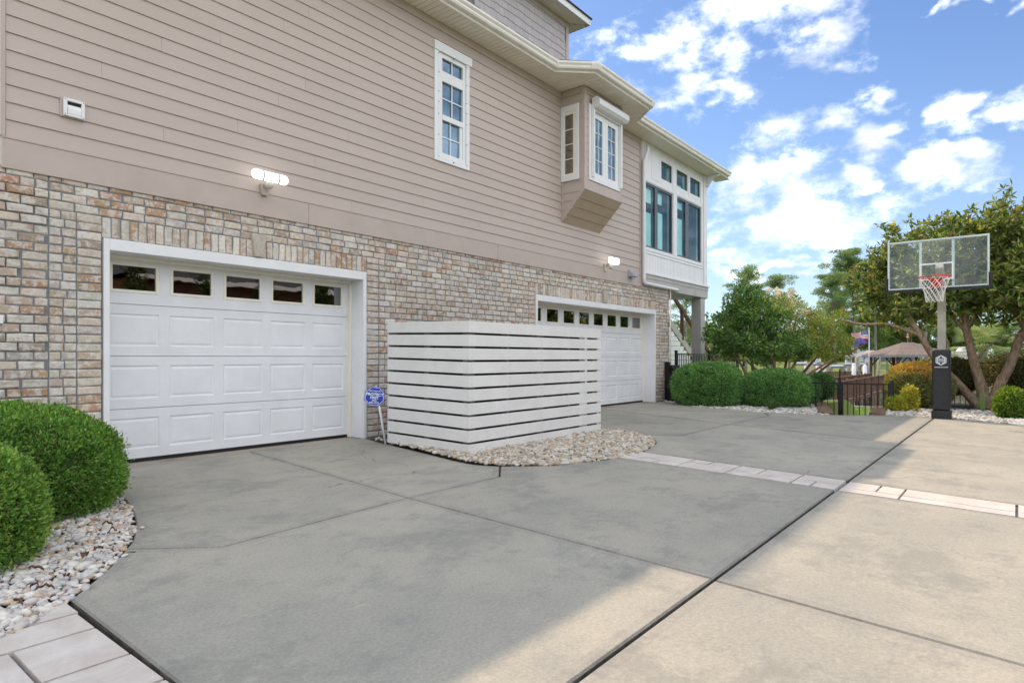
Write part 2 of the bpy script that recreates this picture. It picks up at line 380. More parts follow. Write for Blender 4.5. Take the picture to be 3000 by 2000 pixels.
        wv = nt.nodes.new('ShaderNodeVectorMath'); wv.operation = 'MULTIPLY_ADD'; nz_ = nt.nodes.new('ShaderNodeTexNoise'); nz_.inputs['Scale'].default_value = 1.7; nz_.inputs['Detail'].default_value = 6; nt.links.new(p, nz_.inputs['Vector']); nt.links.new(nz_.outputs['Color'], wv.inputs[0]); wv.inputs[1].default_value = (.9, .9, 0); nt.links.new(p, wv.inputs[2]); nt.links.new(wv.outputs[0], vo.inputs['Vector'])
        crack = ramp(nt, vo.outputs['Distance'], 0.0012, 0.0035, 1, 0); cm = nt.nodes.new('ShaderNodeMath'); cm.operation = 'MULTIPLY'; nt.links.new(crack, cm.inputs[0]); nt.links.new(ramp(nt, noise(nt, .5, 3, .5, mapping(nt, p, (1,1,1), (3,3,3))), .52, .60, 0, .55), cm.inputs[1]); c = rgbmix(nt, cm.outputs[0], c, (.10, .095, .085))
        v = nt.nodes.new('ShaderNodeMath'); v.operation = 'MULTIPLY_ADD'; nt.links.new(oi.outputs['Random'], v.inputs[0]); v.inputs[1].default_value = 0.10; v.inputs[2].default_value = 0.94
        cc = nt.nodes.new('ShaderNodeCombineColor'); [nt.links.new(v.outputs[0], cc.inputs[i]) for i in range(3)]
        c = rgbmix(nt, 1.0, c, cc.outputs[0], 'MULTIPLY')
        nt.links.new(c, b.inputs['Base Color']); bump(nt, b, n4, 0.25, 0.004); return m
    M['concrete'] = conc('driveway_concrete', (0.315, 0.305, 0.262), (0.385, 0.36, 0.30), (0.26, 0.262, 0.236))
    M['concrete_edge'] = conc('trowelled_concrete_edge', (0.295, 0.284, 0.247), (0.35, 0.33, 0.283), (0.235, 0.234, 0.214))
    M['joint_ring'] = conc('dirty_tooled_joint', (0.20, 0.19, 0.165), (0.26, 0.245, 0.215), (0.14, 0.135, 0.12))
    M['joint_side'] = paint('dark_slab_edge', (0.10, 0.092, 0.08), 0.95, 0.25, scale=12)  # dark colour for slab sides and filler, so the gaps read dark
    M['apron'] = conc('stained_apron_concrete', (0.33, 0.28, 0.225), (0.43, 0.37, 0.30), (0.22, 0.18, 0.14))
    m, nt, b = new_mat('stamped_paver'); setp(b, 0.75, 0.3); p = geo(nt); n1 = noise(nt, 5, 7, 0.7, p, 0.6); n2 = noise(nt, 22, 6, 0.7, p)
    oi = nt.nodes.new('ShaderNodeObjectInfo')
    c = rgbmix(nt, ramp(nt, n1, 0.3, 0.62), (0.585, 0.545, 0.495), (0.51, 0.45, 0.405)); c = rgbmix(nt, ramp(nt, n2, 0.60, 0.76, 0, 0.45), c, (0.42, 0.31, 0.265))
    c = rgbmix(nt, ramp(nt, noise(nt, 3, 5, 0.6, mapping(nt, p, (1,1,1), (4,4,4))), 0.45, 0.7, 0, 0.6), c, (0.66, 0.63, 0.585))
    nt.links.new(c, b.inputs['Base Color']); bump(nt, b, n1, 0.5, 0.02); M['paver'] = m
    M['paver_joint'] = paint('grey_paver_joint', (0.22, 0.225, 0.235), 0.9, 0.15, scale=20)
    # ---- pebbles / leaves: colour in 'tint'
    def tinted(name, rough, spec, trans=0.0, nz=0.0, nscale=40):
        m, nt, b = new_mat(name); setp(b, rough, spec)
        at = nt.nodes.new('ShaderNodeAttribute'); at.attribute_name = 'tint'; c = at.outputs['Color']
        if nz: c = rgbmix(nt, nz, c, rgbmix(nt, noise(nt, nscale, 4, 0.6, geo(nt)), (0.55,0.52,0.5), (1.3,1.3,1.3)), 'MULTIPLY')
        nt.links.new(c, b.inputs['Base Color'])
        if trans:
            tr = nt.nodes.new('ShaderNodeBsdfTranslucent'); mx = nt.nodes.new('ShaderNodeMixShader'); mx.inputs[0].default_value = trans
            c2 = rgbmix(nt, 1.0, c, (1.5, 1.5, 0.7), 'MULTIPLY'); nt.links.new(c2, tr.inputs['Color'])
            o = nt.nodes['Material Output']; nt.links.new(b.outputs[0], mx.inputs[1]); nt.links.new(tr.outputs[0], mx.inputs[2]); nt.links.new(mx.outputs[0], o.inputs[0])
        return m
    M['pebble'] = tinted('river_pebble', 0.6, 0.35, 0, 0.5, 30)
    M['leaf'] = tinted('leaf', 0.42, 0.4, 0.42)
    M['leaf_matte'] = tinted('leaf_matte', 0.6, 0.25, 0.40)
    M['needle'] = tinted('pine_needle', 0.6, 0.2, 0.35)
    M['grass'] = tinted('grass_blade', 0.6, 0.2, 0.2)
    M['dry_leaf'] = paint('dry_brown_leaf', (0.16, 0.075, 0.035), 0.7, 0.3, scale=30)
    def bark(name, a, bb, sc_):
        m, nt, b = new_mat(name); setp(b, 0.9, 0.1); p = geo(nt); n1 = noise(nt, sc_, 6, 0.7, mapping(nt, p, (1,1,0.3)))
        nt.links.new(rgbmix(nt, ramp(nt, n1, 0.3, 0.7), a, bb), b.inputs['Base Color']); bump(nt, b, n1, 0.6, 0.02); return m
    M['bark_magnolia'] = bark('lichened_bark', (0.20, 0.125, 0.075), (0.46, 0.36, 0.26), 22)
    M['bark_red'] = bark('smooth_tan_bark', (0.26, 0.14, 0.075), (0.40, 0.25, 0.15), 8)
    M['bark_pine'] = bark('pine_bark', (0.14, 0.13, 0.12), (0.29, 0.265, 0.25), 4)
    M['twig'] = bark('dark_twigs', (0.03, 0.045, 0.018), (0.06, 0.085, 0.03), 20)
    # ---- glass
    def glass(name, tint, gloss, refl=(1,1,1)):
        m = bpy.data.materials.new(name); m.use_nodes = True; nt = m.node_tree; nt.nodes.clear()
        o = nt.nodes.new('ShaderNodeOutputMaterial'); tr = nt.nodes.new('ShaderNodeBsdfTransparent'); gl = nt.nodes.new('ShaderNodeBsdfGlossy'); mx = nt.nodes.new('ShaderNodeMixShader')
        fr = nt.nodes.new('ShaderNodeFresnel'); fr.inputs['IOR'].default_value = 1.5
        f = nt.nodes.new('ShaderNodeMath'); f.operation = 'MULTIPLY_ADD'; nt.links.new(fr.outputs[0], f.inputs[0]); f.inputs[1].default_value = 1.0; f.inputs[2].default_value = gloss; f.use_clamp = True
        gb = nt.nodes.new('ShaderNodeNewGeometry'); inv = nt.nodes.new('ShaderNodeMath'); inv.operation = 'SUBTRACT'; inv.inputs[0].default_value = 1.0; nt.links.new(gb.outputs['Backfacing'], inv.inputs[1])
        fm = nt.nodes.new('ShaderNodeMath'); fm.operation = 'MULTIPLY'; nt.links.new(f.outputs[0], fm.inputs[0]); nt.links.new(inv.outputs[0], fm.inputs[1])
        tr.inputs[0].default_value = tuple(tint) + (1,); gl.inputs[0].default_value = tuple(refl) + (1,); gl.inputs['Roughness'].default_value = 0.01
        nz = nt.nodes.new('ShaderNodeTexNoise'); nz.inputs['Scale'].default_value = 3.0; bp = nt.nodes.new('ShaderNodeBump'); bp.inputs['Strength'].default_value = 0.02; bp.inputs['Distance'].default_value = 0.05
        nt.links.new(nt.nodes.new('ShaderNodeNewGeometry').outputs['Position'], nz.inputs['Vector']); nt.links.new(nz.outputs[0], bp.inputs['Height']); nt.links.new(bp.outputs[0], gl.inputs['Normal'])
        nt.links.new(fm.outputs[0], mx.inputs[0]); nt.links.new(tr.outputs[0], mx.inputs[1]); nt.links.new(gl.outputs[0], mx.inputs[2]); nt.links.new(mx.outputs[0], o.inputs[0]); return m
    M['glass'] = glass('window_glass', (0.55, 0.75, 0.85), 0.12, (.6,.8,1))
    M['glass_garage'] = glass('garage_glass', (0.6, 0.58, 0.5), 0.16)
    M['glass_teal'] = glass('tinted_sunroom_glass', (0.80, 0.95, 0.945), 0.0, (.6,.8,.9))
    M['glass_board'] = glass('acrylic_backboard', (0.93, 0.975, 0.955), 0.03)
    def emit(name, c, s):
        m = bpy.data.materials.new(name); m.use_nodes = True; nt = m.node_tree; nt.nodes.clear()
        o = nt.nodes.new('ShaderNodeOutputMaterial'); e = nt.nodes.new('ShaderNodeEmission'); e.inputs[0].default_value = tuple(c) + (1,); e.inputs[1].default_value = s
        nt.links.new(e.outputs[0], o.inputs[0]); return m
    M['lamp_on'] = emit('lit_led_lens', (1.0, 0.99, 0.96), 1.9)
    M['tube_on'] = emit('lit_shop_light', (1.0, 0.62, 0.12), 1.1)
    M['lens_grey'] = paint('lamp_grey', (0.35, 0.37, 0.38), 0.4, 0.03)
    M['lamp_body'] = paint('lamp_cream_plastic', (0.62, 0.60, 0.50), 0.4, 0.03)
    # ---- lawn, bank, water
    m, nt, b = new_mat('lawn_turf'); setp(b, 0.9, 0.1); p = geo(nt)
    n1 = noise(nt, 0.35, 6, 0.65, p); n2 = noise(nt, 9, 5, 0.7, p)
    c = rgbmix(nt, ramp(nt, n1, 0.35, 0.65), (0.085, 0.16, 0.030), (0.13, 0.21, 0.04)); c = rgbmix(nt, ramp(nt, n2, 0.55, 0.75, 0, 0.5), c, (0.17, 0.20, 0.06))
    nt.links.new(c, b.inputs['Base Color']); bump(nt, b, n2, 0.6, 0.05); M['lawn'] = m
    m, nt, b = new_mat('terrain_mixed'); setp(b, 0.95, 0.1); p = geo(nt); sp = nt.nodes.new('ShaderNodeSeparateXYZ'); nt.links.new(p, sp.inputs[0])
    n1 = noise(nt, 0.12, 7, 0.7, p); n2 = noise(nt, 1.5, 6, 0.7, p)
    turf = rgbmix(nt, ramp(nt, n1, 0.35, 0.65), (0.10, 0.17, 0.035), (0.20, 0.23, 0.07)); turf = rgbmix(nt, ramp(nt, n2, 0.5, 0.7, 0, 0.4), turf, (0.24, 0.19, 0.11))
    mud = rgbmix(nt, n2, (0.16, 0.12, 0.08), (0.30, 0.22, 0.15))
    zz = nt.nodes.new('ShaderNodeMath'); zz.operation = 'ADD'; nt.links.new(sp.outputs[2], zz.inputs[0]); nt.links.new(n1, zz.inputs[1])
    c = rgbmix(nt, ramp(nt, zz.outputs[0], -1.0, -0.45), mud, turf); nt.links.new(c, b.inputs['Base Color']); M['terrain'] = m
    m, nt, b = new_mat('canal_water'); setp(b, 0.06, 0.5); b.inputs['Base Color'].default_value = (0.035, 0.05, 0.04, 1); p = geo(nt)
    bump(nt, b, noise(nt, 2.2, 4, 0.6, mapping(nt, p, (1, 0.4, 1))), 0.25, 0.05); M['water'] = m
mats()
# ------------------------------------------------------------------ ground
def smooth01(t): t = np.clip(t, 0, 1); return t*t*(3-2*t)
def ground_h(x, y):
    # plateau by the house, lawn dropping to the bulkhead, canal, far bank
    edge = 19.0 + 0.0*y
    gate = (y < -3.30) & (y > -4.95)
    h = np.full_like(x, -0.07)
    h = h - 1.05 * smooth01((x - edge) / 4.0)
    hg = -0.07 - 0.75 * smooth01((x - 13.45) / 0.5) - 0.30 * smooth01((x - 16.5) / 5.0)
    h = np.where(gate, np.minimum(h, hg), h)
    h = h - 1.9 * smooth01((x - 31.5) / 0.8)
    h = h + 2.1 * smooth01((x - 80) / 10.0) + 1.1 * smooth01((x - 90) / 40.0)
    return h
def build_ground():
    xs = np.unique(np.concatenate([np.linspace(-300, -10, 12), np.linspace(-10, 13, 24), np.linspace(13, 24, 56), np.linspace(24, 34, 30), np.linspace(34, 78, 12), np.linspace(78, 135, 40), np.linspace(140, 900, 16)]))
    ys = np.unique(np.concatenate([np.linspace(-500, -40, 14), np.linspace(-40, -8, 24), np.linspace(-8, 2, 81), np.linspace(2, 60, 30), np.linspace(70, 500, 14)]))
    gx, gy = np.meshgrid(xs, ys, indexing='ij'); gz = ground_h(gx, gy)
    far = smooth01((gx - 80) / 20) ; gz = gz + far * (np.sin(gx*0.11+gy*0.07)*0.12 + np.sin(gy*0.19)*0.08)
    v = np.stack([gx.ravel(), gy.ravel(), gz.ravel()], 1); ny = len(ys); f = []
    for i in range(len(xs)-1):
        for j in range(ny-1): f.append((i*ny+j, (i+1)*ny+j, (i+1)*ny+j+1, i*ny+j+1))
    me = bpy.data.meshes.new('ground'); me.from_pydata(v.tolist(), [], f); me.materials.append(M['terrain'])
    me.polygons.foreach_set('use_smooth', [True]*len(f)); o = bpy.data.objects.new('ground', me); col.objects.link(o); tag(o, kind='structure')
    # canal
    w = MB(); w.add([(31.9, -300, -2.05), (92, -300, -2.05), (92, 300, -2.05), (31.9, 300, -2.05)], [(0, 1, 2, 3)]); tag(w.build('canal_water', M['water']), kind='structure')
build_ground()
def lawn():
    # mown turf behind the gate, and grass blades on it
    m = MB(); n = 0
    xs = np.linspace(14.2, 31.4, 40); ys = np.linspace(-14, 6, 50); v = []; f = []
    for x in xs:
        for y in ys:
            v.append((x, y, float(ground_h(np.array([x]), np.array([y]))[0]) + 0.006))
    for i in range(39):
        for j in range(49):
            xc = (xs[i]+xs[i+1])/2; yc = (ys[j]+ys[j+1])/2
            if xc > 20.5 or (-4.8 < yc < -3.4): f.append((i*50+j, (i+1)*50+j, (i+1)*50+j+1, i*50+j+1))
    m.add(v, f); o = m.build('lawn', M['lawn'], smooth=True, recalc=False); tag(o, kind='structure')
    k = 26000; x = rng.uniform(14.3, 31.0, k); y = rng.uniform(-7.0, 0.0, k); ok = (x > 20.6) | ((y < -3.45) & (y > -4.75)); x = x[ok]; y = y[ok]
    z = ground_h(x, y); a = rng.uniform(0, 6.28, len(x)); hgt = rng.uniform(0.02, 0.05, len(x)); w_ = 0.010
    dx = np.cos(a)*w_; dy = np.sin(a)*w_; lean = rng.uniform(-.02, .02, (len(x), 2))
    V = np.stack([np.stack([x-dx, y-dy, z], 1), np.stack([x+dx, y+dy, z], 1), np.stack([x+lean[:,0], y+lean[:,1], z+hgt], 1)], 1).reshape(-1, 3)
    F = np.arange(len(V)).reshape(-1, 3); t = rng.uniform(0, 1, len(x))[:, None]
    C = (1-t)*np.array([[0.075, 0.15, 0.022]]) + t*np.array([[0.17, 0.26, 0.05]])
    o = raw_mesh('grass', V, F, C, M['grass']); tag(o, 'short green lawn grass behind the black gate', 'grass', kind='stuff')
def raw_mesh(name, V, F, C=None, mat=None, parent=None, smooth=False):
    # F: (n,3) or (n,4) int array; C: per-face colour
    me = bpy.data.meshes.new(name); F = np.asarray(F, np.int32); k = F.shape[1]
    me.vertices.add(len(V)); me.vertices.foreach_set('co', np.asarray(V, np.float32).ravel())
    me.loops.add(F.size); me.loops.foreach_set('vertex_index', F.ravel())
    me.polygons.add(len(F)); me.polygons.foreach_set('loop_start', np.arange(0, F.size, k, dtype=np.int32)); me.polygons.foreach_set('loop_total', np.full(len(F), k, np.int32))
    if smooth: me.polygons.foreach_set('use_smooth', np.ones(len(F), bool))
    me.update(calc_edges=True)
    if C is not None:
        at = me.attributes.new('tint', 'FLOAT_COLOR', 'FACE'); b = np.ones((len(F), 4), np.float32); b[:, :3] = C; at.data.foreach_set('color', b.ravel())
    me.materials.append(mat); o = bpy.data.objects.new(name, me); put(o, parent); return o
lawn()

def offset_poly(pts, d):
    n = len(pts); out = []; area = sum(pts[i][0]*pts[(i+1)%n][1]-pts[(i+1)%n][0]*pts[i][1] for i in range(n)); s = 1 if area > 0 else -1
    for i in range(n):
        a = Vector(pts[i-1]); b = Vector(pts[i]); c = Vector(pts[(i+1)%n])
        e1 = (b-a).normalized(); e2 = (c-b).normalized(); n1 = Vector((-e1.y, e1.x))*s; n2 = Vector((-e2.y, e2.x))*s
        m = (n1+n2)/max(0.35, 1+n1.dot(n2)); out.append((b.x+m.x*d, b.y+m.y*d))
    return out
def smooth_curve(pts, k=3):
    # Catmull-Rom through an open polyline
    P = [Vector(p) for p in pts]; out = []
    for i in range(len(P)-1):
        p0 = P[max(0, i-1)]; p1 = P[i]; p2 = P[i+1]; p3 = P[min(len(P)-1, i+2)]
        for j in range(k):
            t = j/k; out.append(0.5*((2*p1)+(-p0+p2)*t+(2*p0-5*p1+4*p2-p3)*t*t+(-p0+3*p1-3*p2+p3)*t**3))
    out.append(P[-1]); return [tuple(p) for p in out]
BED1 = smooth_curve([(2.02, 0.02), (2.0, -0.7), (1.945, -1.313), (1.855, -1.758), (1.76, -2.112), (1.655, -2.428), (1.58, -2.609), (1.50, -2.785), (1.415, -2.925), (1.308, -3.100), (1.19, -3.270), (1.065, -3.430), (0.965, -3.555)])
BED2L = smooth_curve([(5.41, 0.02), (5.29, -0.365), (5.205, -0.672), (5.10, -1.15), (4.95, -1.75), (4.83, -2.209), (4.775, -2.58), (4.862, -2.85)])
BED2B = smooth_curve([(4.862, -2.85), (5.133, -3.141), (5.30, -3.25), (5.75, -3.425), (6.107, -3.522), (6.40, -3.535), (6.65, -3.515), (6.827, -3.475), (7.25, -3.37), (7.60, -3.22), (7.92, -2.98), (8.10, -2.70), (8.20, -2.45), (8.384, -1.887), (8.75, -0.95), (9.20, 0.02)])
def split(curve, p):
    i = min(range(len(curve)), key=lambda k: (curve[k][0]-p[0])**2+(curve[k][1]-p[1])**2); return i
JY = -5.737
def driveway():
    d = bpy.data.objects.new('driveway', None); col.objects.link(d); tag(d, kind='structure')
    # dark joint filler / sub-base under the slabs
    sb = MB(); sb.add([(-6, 0.05, -0.045), (-6, -14, -0.045), (14.9, -14, -0.045), (14.0, -6, -0.045), (13.3, -4.3, -0.045), (13.1, -2.9, -0.045), (14.6, 0.05, -0.045)], [tuple(range(7))])
    m = sb.build('joint_filler', M['joint_side'], d, recalc=False)
    i0 = split(BED1, (1.415, -2.925)); b1_top = BED1[:i0+1]; b1_low = BED1[i0:]
    iA = split(BED2B, (6.107, -3.522)); iB = split(BED2B, (6.65, -3.515)); iC = split(BED2B, (8.10, -2.70))
    A0, A1, A2, A3 = (3.79, 0.05), (3.32, -3.20), (3.06, JY), (2.28, -12)
    slabs = {
     'a': [(2.02, 0.05), A0, A1, (1.784, -3.32)] + b1_top[::-1][:-1],
     'b': [A0, (5.42, 0.05)] + BED2L[1:] + [(4.44, -3.196), A1],
     'c': b1_low + [(0.945, -4.705), (0.925, JY), A2, A1, (1.784, -3.32)],
     'd': [A1, (4.44, -3.196)] + BED2B[:iA+1] + [(5.748, JY), A2],
     'e': BED2B[iC:] + [(11.68, 0.05), (10.26, -3.24), (8.377, -3.228)],
     'f': [(11.68, 0.05), (14.60, 0.05), (13.95, -0.70), (13.352, -1.396), (13.08, -2.2), (12.93, -2.97), (12.287, -3.25), (10.26, -3.24)],
     'g': [(10.26, -3.24), (12.287, -3.25), (12.93, -2.97), (13.02, -3.4), (13.126, -4.126), (13.50, -4.70), (13.734, -4.994), (13.785, JY), (9.38, JY)],
     'h': BED2B[iB:iC+1] + [(8.377, -3.228), (10.26, -3.24), (9.38, JY), (6.24, JY)],
     'i': [(-4, -5.7405), (3.055, -5.7405), A3, (-4, -12)],
     'j': [(3.055, -5.7405), (5.745, -5.7405), (5.56, -7.0), (4.80, -12), A3],
     'k': [(6.235, -5.7405), (13.785, -5.7405), (13.73, -5.989), (13.188, -7.002), (12.3, -8.6), (11.4, -12), (5.25, -12), (6.03, -7.0)],
    }
    for key, pts in slabs.items():
        q = []
        for p in pts:
            if not q or (Vector(p)-Vector(q[-1])).length > 0.012: q.append(p)
        if (Vector(q[0])-Vector(q[-1])).length < 0.012: q.pop()
        wide = key in 'ijk'
        q = offset_poly(q, 0.0055)
        top = -0.004 if wide else 0.0
        bm = bmesh.new(); vs = [bm.verts.new((p[0], p[1], top)) for p in q]; f = bm.faces.new(vs)
        if f.normal.z < 0: f.normal_flip()
        bm.normal_update()
        if f.normal.z < 0: bmesh.ops.reverse_faces(bm, faces=[f])
        for th, dz in ((0.008, 0.0), (0.055, 0.0)):
            bmesh.ops.inset_region(bm, faces=[f], thickness=th, depth=0, use_even_offset=True, use_boundary=True)
        # tooled round edge: lower the outer ring
        bnd = [v for v in bm.verts if v.is_boundary]
        for v in bnd: v.co.z -= 0.008
        ext = bmesh.ops.extrude_edge_only(bm, edges=[e for e in bm.edges if e.is_boundary])
        for v in [g for g in ext['geom'] if isinstance(g, bmesh.types.BMVert)]: v.co.z = -0.10
        bm.normal_update(); bmesh.ops.recalc_face_normals(bm, faces=bm.faces)
        for ff in bm.faces: ff.material_index = 0 if ff is f else (2 if abs(ff.normal.z) < .3 else (3 if abs(ff.normal.z) < .97 else 1))
        me = bpy.data.meshes.new('slab'); bm.to_mesh(me); bm.free(); me.materials.append(M['concrete']); me.materials.append(M['concrete_edge']); me.materials.append(M['joint_side']); me.materials.append(M['joint_ring'])
        put(bpy.data.objects.new('concrete_slab', me), d)
    # stained garage-floor strips at the two doors
    for x0, x1 in ((2.315, 5.365), (9.335, 14.15)):
        s = MB(); s.box(x0, x1, 0.062, 0.42, -0.1, -0.004); s.build('apron_strip', M['apron'], d)
    # stamped band across the drive: two rows of stones
    rnd = random.Random(5)
    def stone(quad, z):
        bm = bmesh.new(); q = offset_poly(quad, 0.009); n = len(q)
        top = [bm.verts.new((p[0], p[1], z-0.004+rnd.uniform(-0.001, 0.001))) for p in q]; f = bm.faces.new(top); bm.normal_update()
        if f.normal.z < 0: bmesh.ops.reverse_faces(bm, faces=[f])
        bmesh.ops.inset_region(bm, faces=[f], thickness=0.008, depth=0.0, use_even_offset=True)
        for v in f.verts: v.co.z += 0.005
        ext = bmesh.ops.extrude_edge_only(bm, edges=[e for e in bm.edges if e.is_boundary])
        for v in [g for g in ext['geom'] if isinstance(g, bmesh.types.BMVert)]: v.co.z = -0.09
        bmesh.ops.recalc_face_normals(bm, faces=bm.faces); me = bpy.data.meshes.new('paver'); bm.to_mesh(me); bm.free(); me.materials.append(M['paver'])
        put(bpy.data.objects.new('paver_stone', me), d)
    near = [(6.112, -3.50), (5.752, -5.7405), (5.563, -6.99), (4.80, -12)]; farr = [(6.645, -3.49), (6.237, -5.7405), (6.027, -6.99), (5.25, -12)]
    def lerp(poly, y):
        for a, b in zip(poly, poly[1:]):
            if a[1] >= y >= b[1]:
                t = (a[1]-y)/(a[1]-b[1]); return a[0]+(b[0]-a[0])*t
        return poly[-1][0]
    def at(y, u): a = lerp(near, y); b = lerp(farr, y); return (a+(b-a)*u, y)
    j = MB(); ys = [-3.5, -4.6, -5.7405, -6.99, -9.5, -12]; n = len(ys)
    j.add([(lerp(near, y), y, -0.022) for y in ys]+[(lerp(farr, y), y, -0.022) for y in ys], [(i, i+1, n+i+1, n+i) for i in range(n-1)]); j.build('band_joint', M['paver_joint'], d, recalc=False)
    y = -3.50
    for (ya, yb) in ((-3.50, JY+0.004), (-5.753, -11.5)):
        y = ya
        while y > yb+0.05:
            L_ = rnd.choice([0.52, 0.62, 0.72, 0.44]); y2 = max(yb, y-L_)
            if y2 - yb < 0.18: y2 = yb
            s = rnd.choice([0.36, 0.64, 0.36, 0.64, 0.5]); k = rnd.random()
            z = 0.0 if ya > -4 else -0.004
            ym = y+(y2-y)*rnd.uniform(0.38, 0.62)
            if k < 0.3: parts = [((y, y2), (0, s)), ((y, y2), (s, 1))]
            elif k < 0.65: parts = [((y, y2), (0, s)), ((y, ym), (s, 1)), ((ym, y2), (s, 1))]
            else: parts = [((y, ym), (0, s)), ((ym, y2), (0, s)), ((y, y2), (s, 1))]
            for (p, q), (u, v) in parts: stone([at(p, u), at(p, v), at(q, v), at(q, u)], z)
            y = y2
    # stamped stones in the lower left corner
    j = MB(); j.add([(-2.4, -3.3, -0.034), (0.95, -3.3, -0.034), (0.93, JY, -0.034), (-2.4, JY, -0.034)], [(3, 2, 1, 0)]); j.build('paver_joint', M['paver_joint'], d)
    yy = -3.50; row = 0
    while yy > JY + 0.05:
        h = rnd.choice([0.23, 0.36, 0.30]); y2 = max(JY, yy-h); ex_ = lambda yy_: .958 if yy_ > -3.7 else (.947 if yy_ > -4.8 else .930)
        x = ex_(yy); x0_ = x; first = rnd.uniform(0.22, 0.5)
        while x > -2.2:
            x2 = x-(first if x == x0_ else rnd.choice([0.36, 0.5, 0.62, 0.74])); stone([(x2, y2), (x, y2), (x, yy), (x2, yy)], -0.012); x = x2
        yy = y2
driveway()

# ------------------------------------------------------------------ pebble beds
def ico(sub):
    bm = bmesh.new(); bmesh.ops.create_icosphere(bm, subdivisions=sub, radius=1.0)
    v = np.array([q.co[:] for q in bm.verts]); f = np.array([[q.index for q in t.verts] for t in bm.faces]); bm.free(); return v, f
def in_poly(x, y, poly):
    inside = np.zeros(len(x), bool); n = len(poly)
    for i in range(n):
        x0, y0 = poly[i]; x1, y1 = poly[(i+1) % n]
        c = ((y0 > y) != (y1 > y)) & (x < (x1-x0)*(y-y0)/((y1-y0) if abs(y1-y0) > 1e-9 else 1e-9)+x0); inside ^= c
    return inside
def pebbles(name, label, poly, spacing, size, palette, weights, sub, zbase, zfun=None, mask=None, flat=0.62, layers=1, spill=None):
    xs = [p[0] for p in poly]; ys = [p[1] for p in poly]
    gx, gy = np.meshgrid(np.arange(min(xs), max(xs), spacing), np.arange(min(ys), max(ys), spacing*0.87), indexing='ij')
    gx = gx + (np.arange(gx.shape[1]) % 2)[None, :]*spacing/2
    x = gx.ravel(); y = gy.ravel(); allx = []; ally = []; allz = []
    for l in range(layers):
        px = x+rng.uniform(-.42, .42, len(x))*spacing; py = y+rng.uniform(-.42, .42, len(x))*spacing
        allx.append(px); ally.append(py); allz.append(np.full(len(x), zbase+l*size*0.55)+rng.uniform(-.25, .35, len(x))*size)
    x = np.concatenate(allx); y = np.concatenate(ally); z = np.concatenate(allz)
    k = in_poly(x, y, poly)
    if spill:
        cx_ = [p[0] for p in spill]; cy_ = [p[1] for p in spill]; g_ = rng.integers(0, len(spill), 16); x = np.concatenate([x, np.array(cx_)[g_]+rng.normal(0, .035, 16)]); y = np.concatenate([y, np.array(cy_)[g_]+rng.normal(0, .035, 16)]); z = np.concatenate([z, np.full(16, size*.5)]); k = np.concatenate([k, ~in_poly(x[-16:], y[-16:], poly)])
    if mask is not None: k &= mask(x, y)
    x = x[k]; y = y[k]; z = z[k]; n = len(x)
    if zfun is not None: z = z+zfun(x, y)
    bv, bf = ico(sub); r = size*rng.lognormal(0, 0.30, n)
    ax = np.stack([r*rng.uniform(.95, 1.5, n), r*rng.uniform(.75, 1.05, n), r*rng.uniform(flat-.15, flat+.15, n)], 1)
    V = bv[None]*ax[:, None, :]
    V = V*(1+0.10*np.sin(bv[None, :, [1, 2, 0]]*2.3+rng.uniform(0, 6, (n, 1, 3))))
    a = rng.uniform(0, 6.28, n); t = rng.normal(0, .32, n); ca, sa, ct, st = np.cos(a), np.sin(a), np.cos(t), np.sin(t)
    Xr = V[..., 0]*ct[:, None]+V[..., 2]*st[:, None]; Zr = -V[..., 0]*st[:, None]+V[..., 2]*ct[:, None]; Yr = V[..., 1]
    W = np.stack([Xr*ca[:, None]-Yr*sa[:, None]+x[:, None], Xr*sa[:, None]+Yr*ca[:, None]+y[:, None], Zr+z[:, None]], -1).reshape(-1, 3)
    F = (bf[None]+(np.arange(n)*len(bv))[:, None, None]).reshape(-1, 3)
    pal = np.array(palette); ci = rng.choice(len(pal), n, p=np.array(weights)/sum(weights)); c = pal[ci]*rng.uniform(.82, 1.15, (n, 1))
    o = raw_mesh(name, W, F, np.repeat(np.clip(c, 0, .85), len(bf), 0), M['pebble'], smooth=True); tag(o, label, 'pebbles', kind='stuff'); return o
PALW = [(0.62,0.60,0.57), (0.54,0.51,0.48), (0.66,0.62,0.55), (0.52,0.42,0.32), (0.55,0.36,0.22), (0.42,0.40,0.40), (0.50,0.33,0.28), (0.28,0.23,0.19)]
PALT = [(0.52,0.47,0.40), (0.42,0.36,0.28), (0.56,0.53,0.48), (0.40,0.29,0.19), (0.34,0.31,0.28), (0.48,0.40,0.30), (0.24,0.19,0.15)]
bed1_poly = [(p[0]-0.01, p[1]) for p in BED1]+[(0.75, -3.735), (0.66, -3.81), (0.2, -4.10), (-1.2, -4.4), (-1.4, -0.02), (2.0, -0.02)]
b = MB(); b.add([(p[0], p[1], -0.03) for p in BED1]+[(0.66, -3.85, -0.03), (-1.6, -4.5, -0.03), (-1.6, 0.02, -0.03)], [tuple(range(len(BED1)+3))[::-1]]); tag(b.build('planting_bed_soil', M['soil'], recalc=False), kind='structure')
pebbles('pebbles', 'white and tan river pebbles in the bed under the boxwoods beside the garage', bed1_poly, 0.031, 0.0155, PALW, [9, 7, 8, 3.5, 1.6, 2.2, 1.2, .7], 2, -0.010, mask=lambda x, y: (y < -1.0) & (x > 0.2), spill=[p for p in BED1 if p[1] < -1.6])
bed2_poly = BED2L+BED2B[1:]
b = MB(); b.add([(p[0], p[1], -0.025) for p in bed2_poly], [tuple(range(len(bed2_poly)))]); tag(b.build('screen_bed_soil', M['soil'], recalc=False), kind='structure')
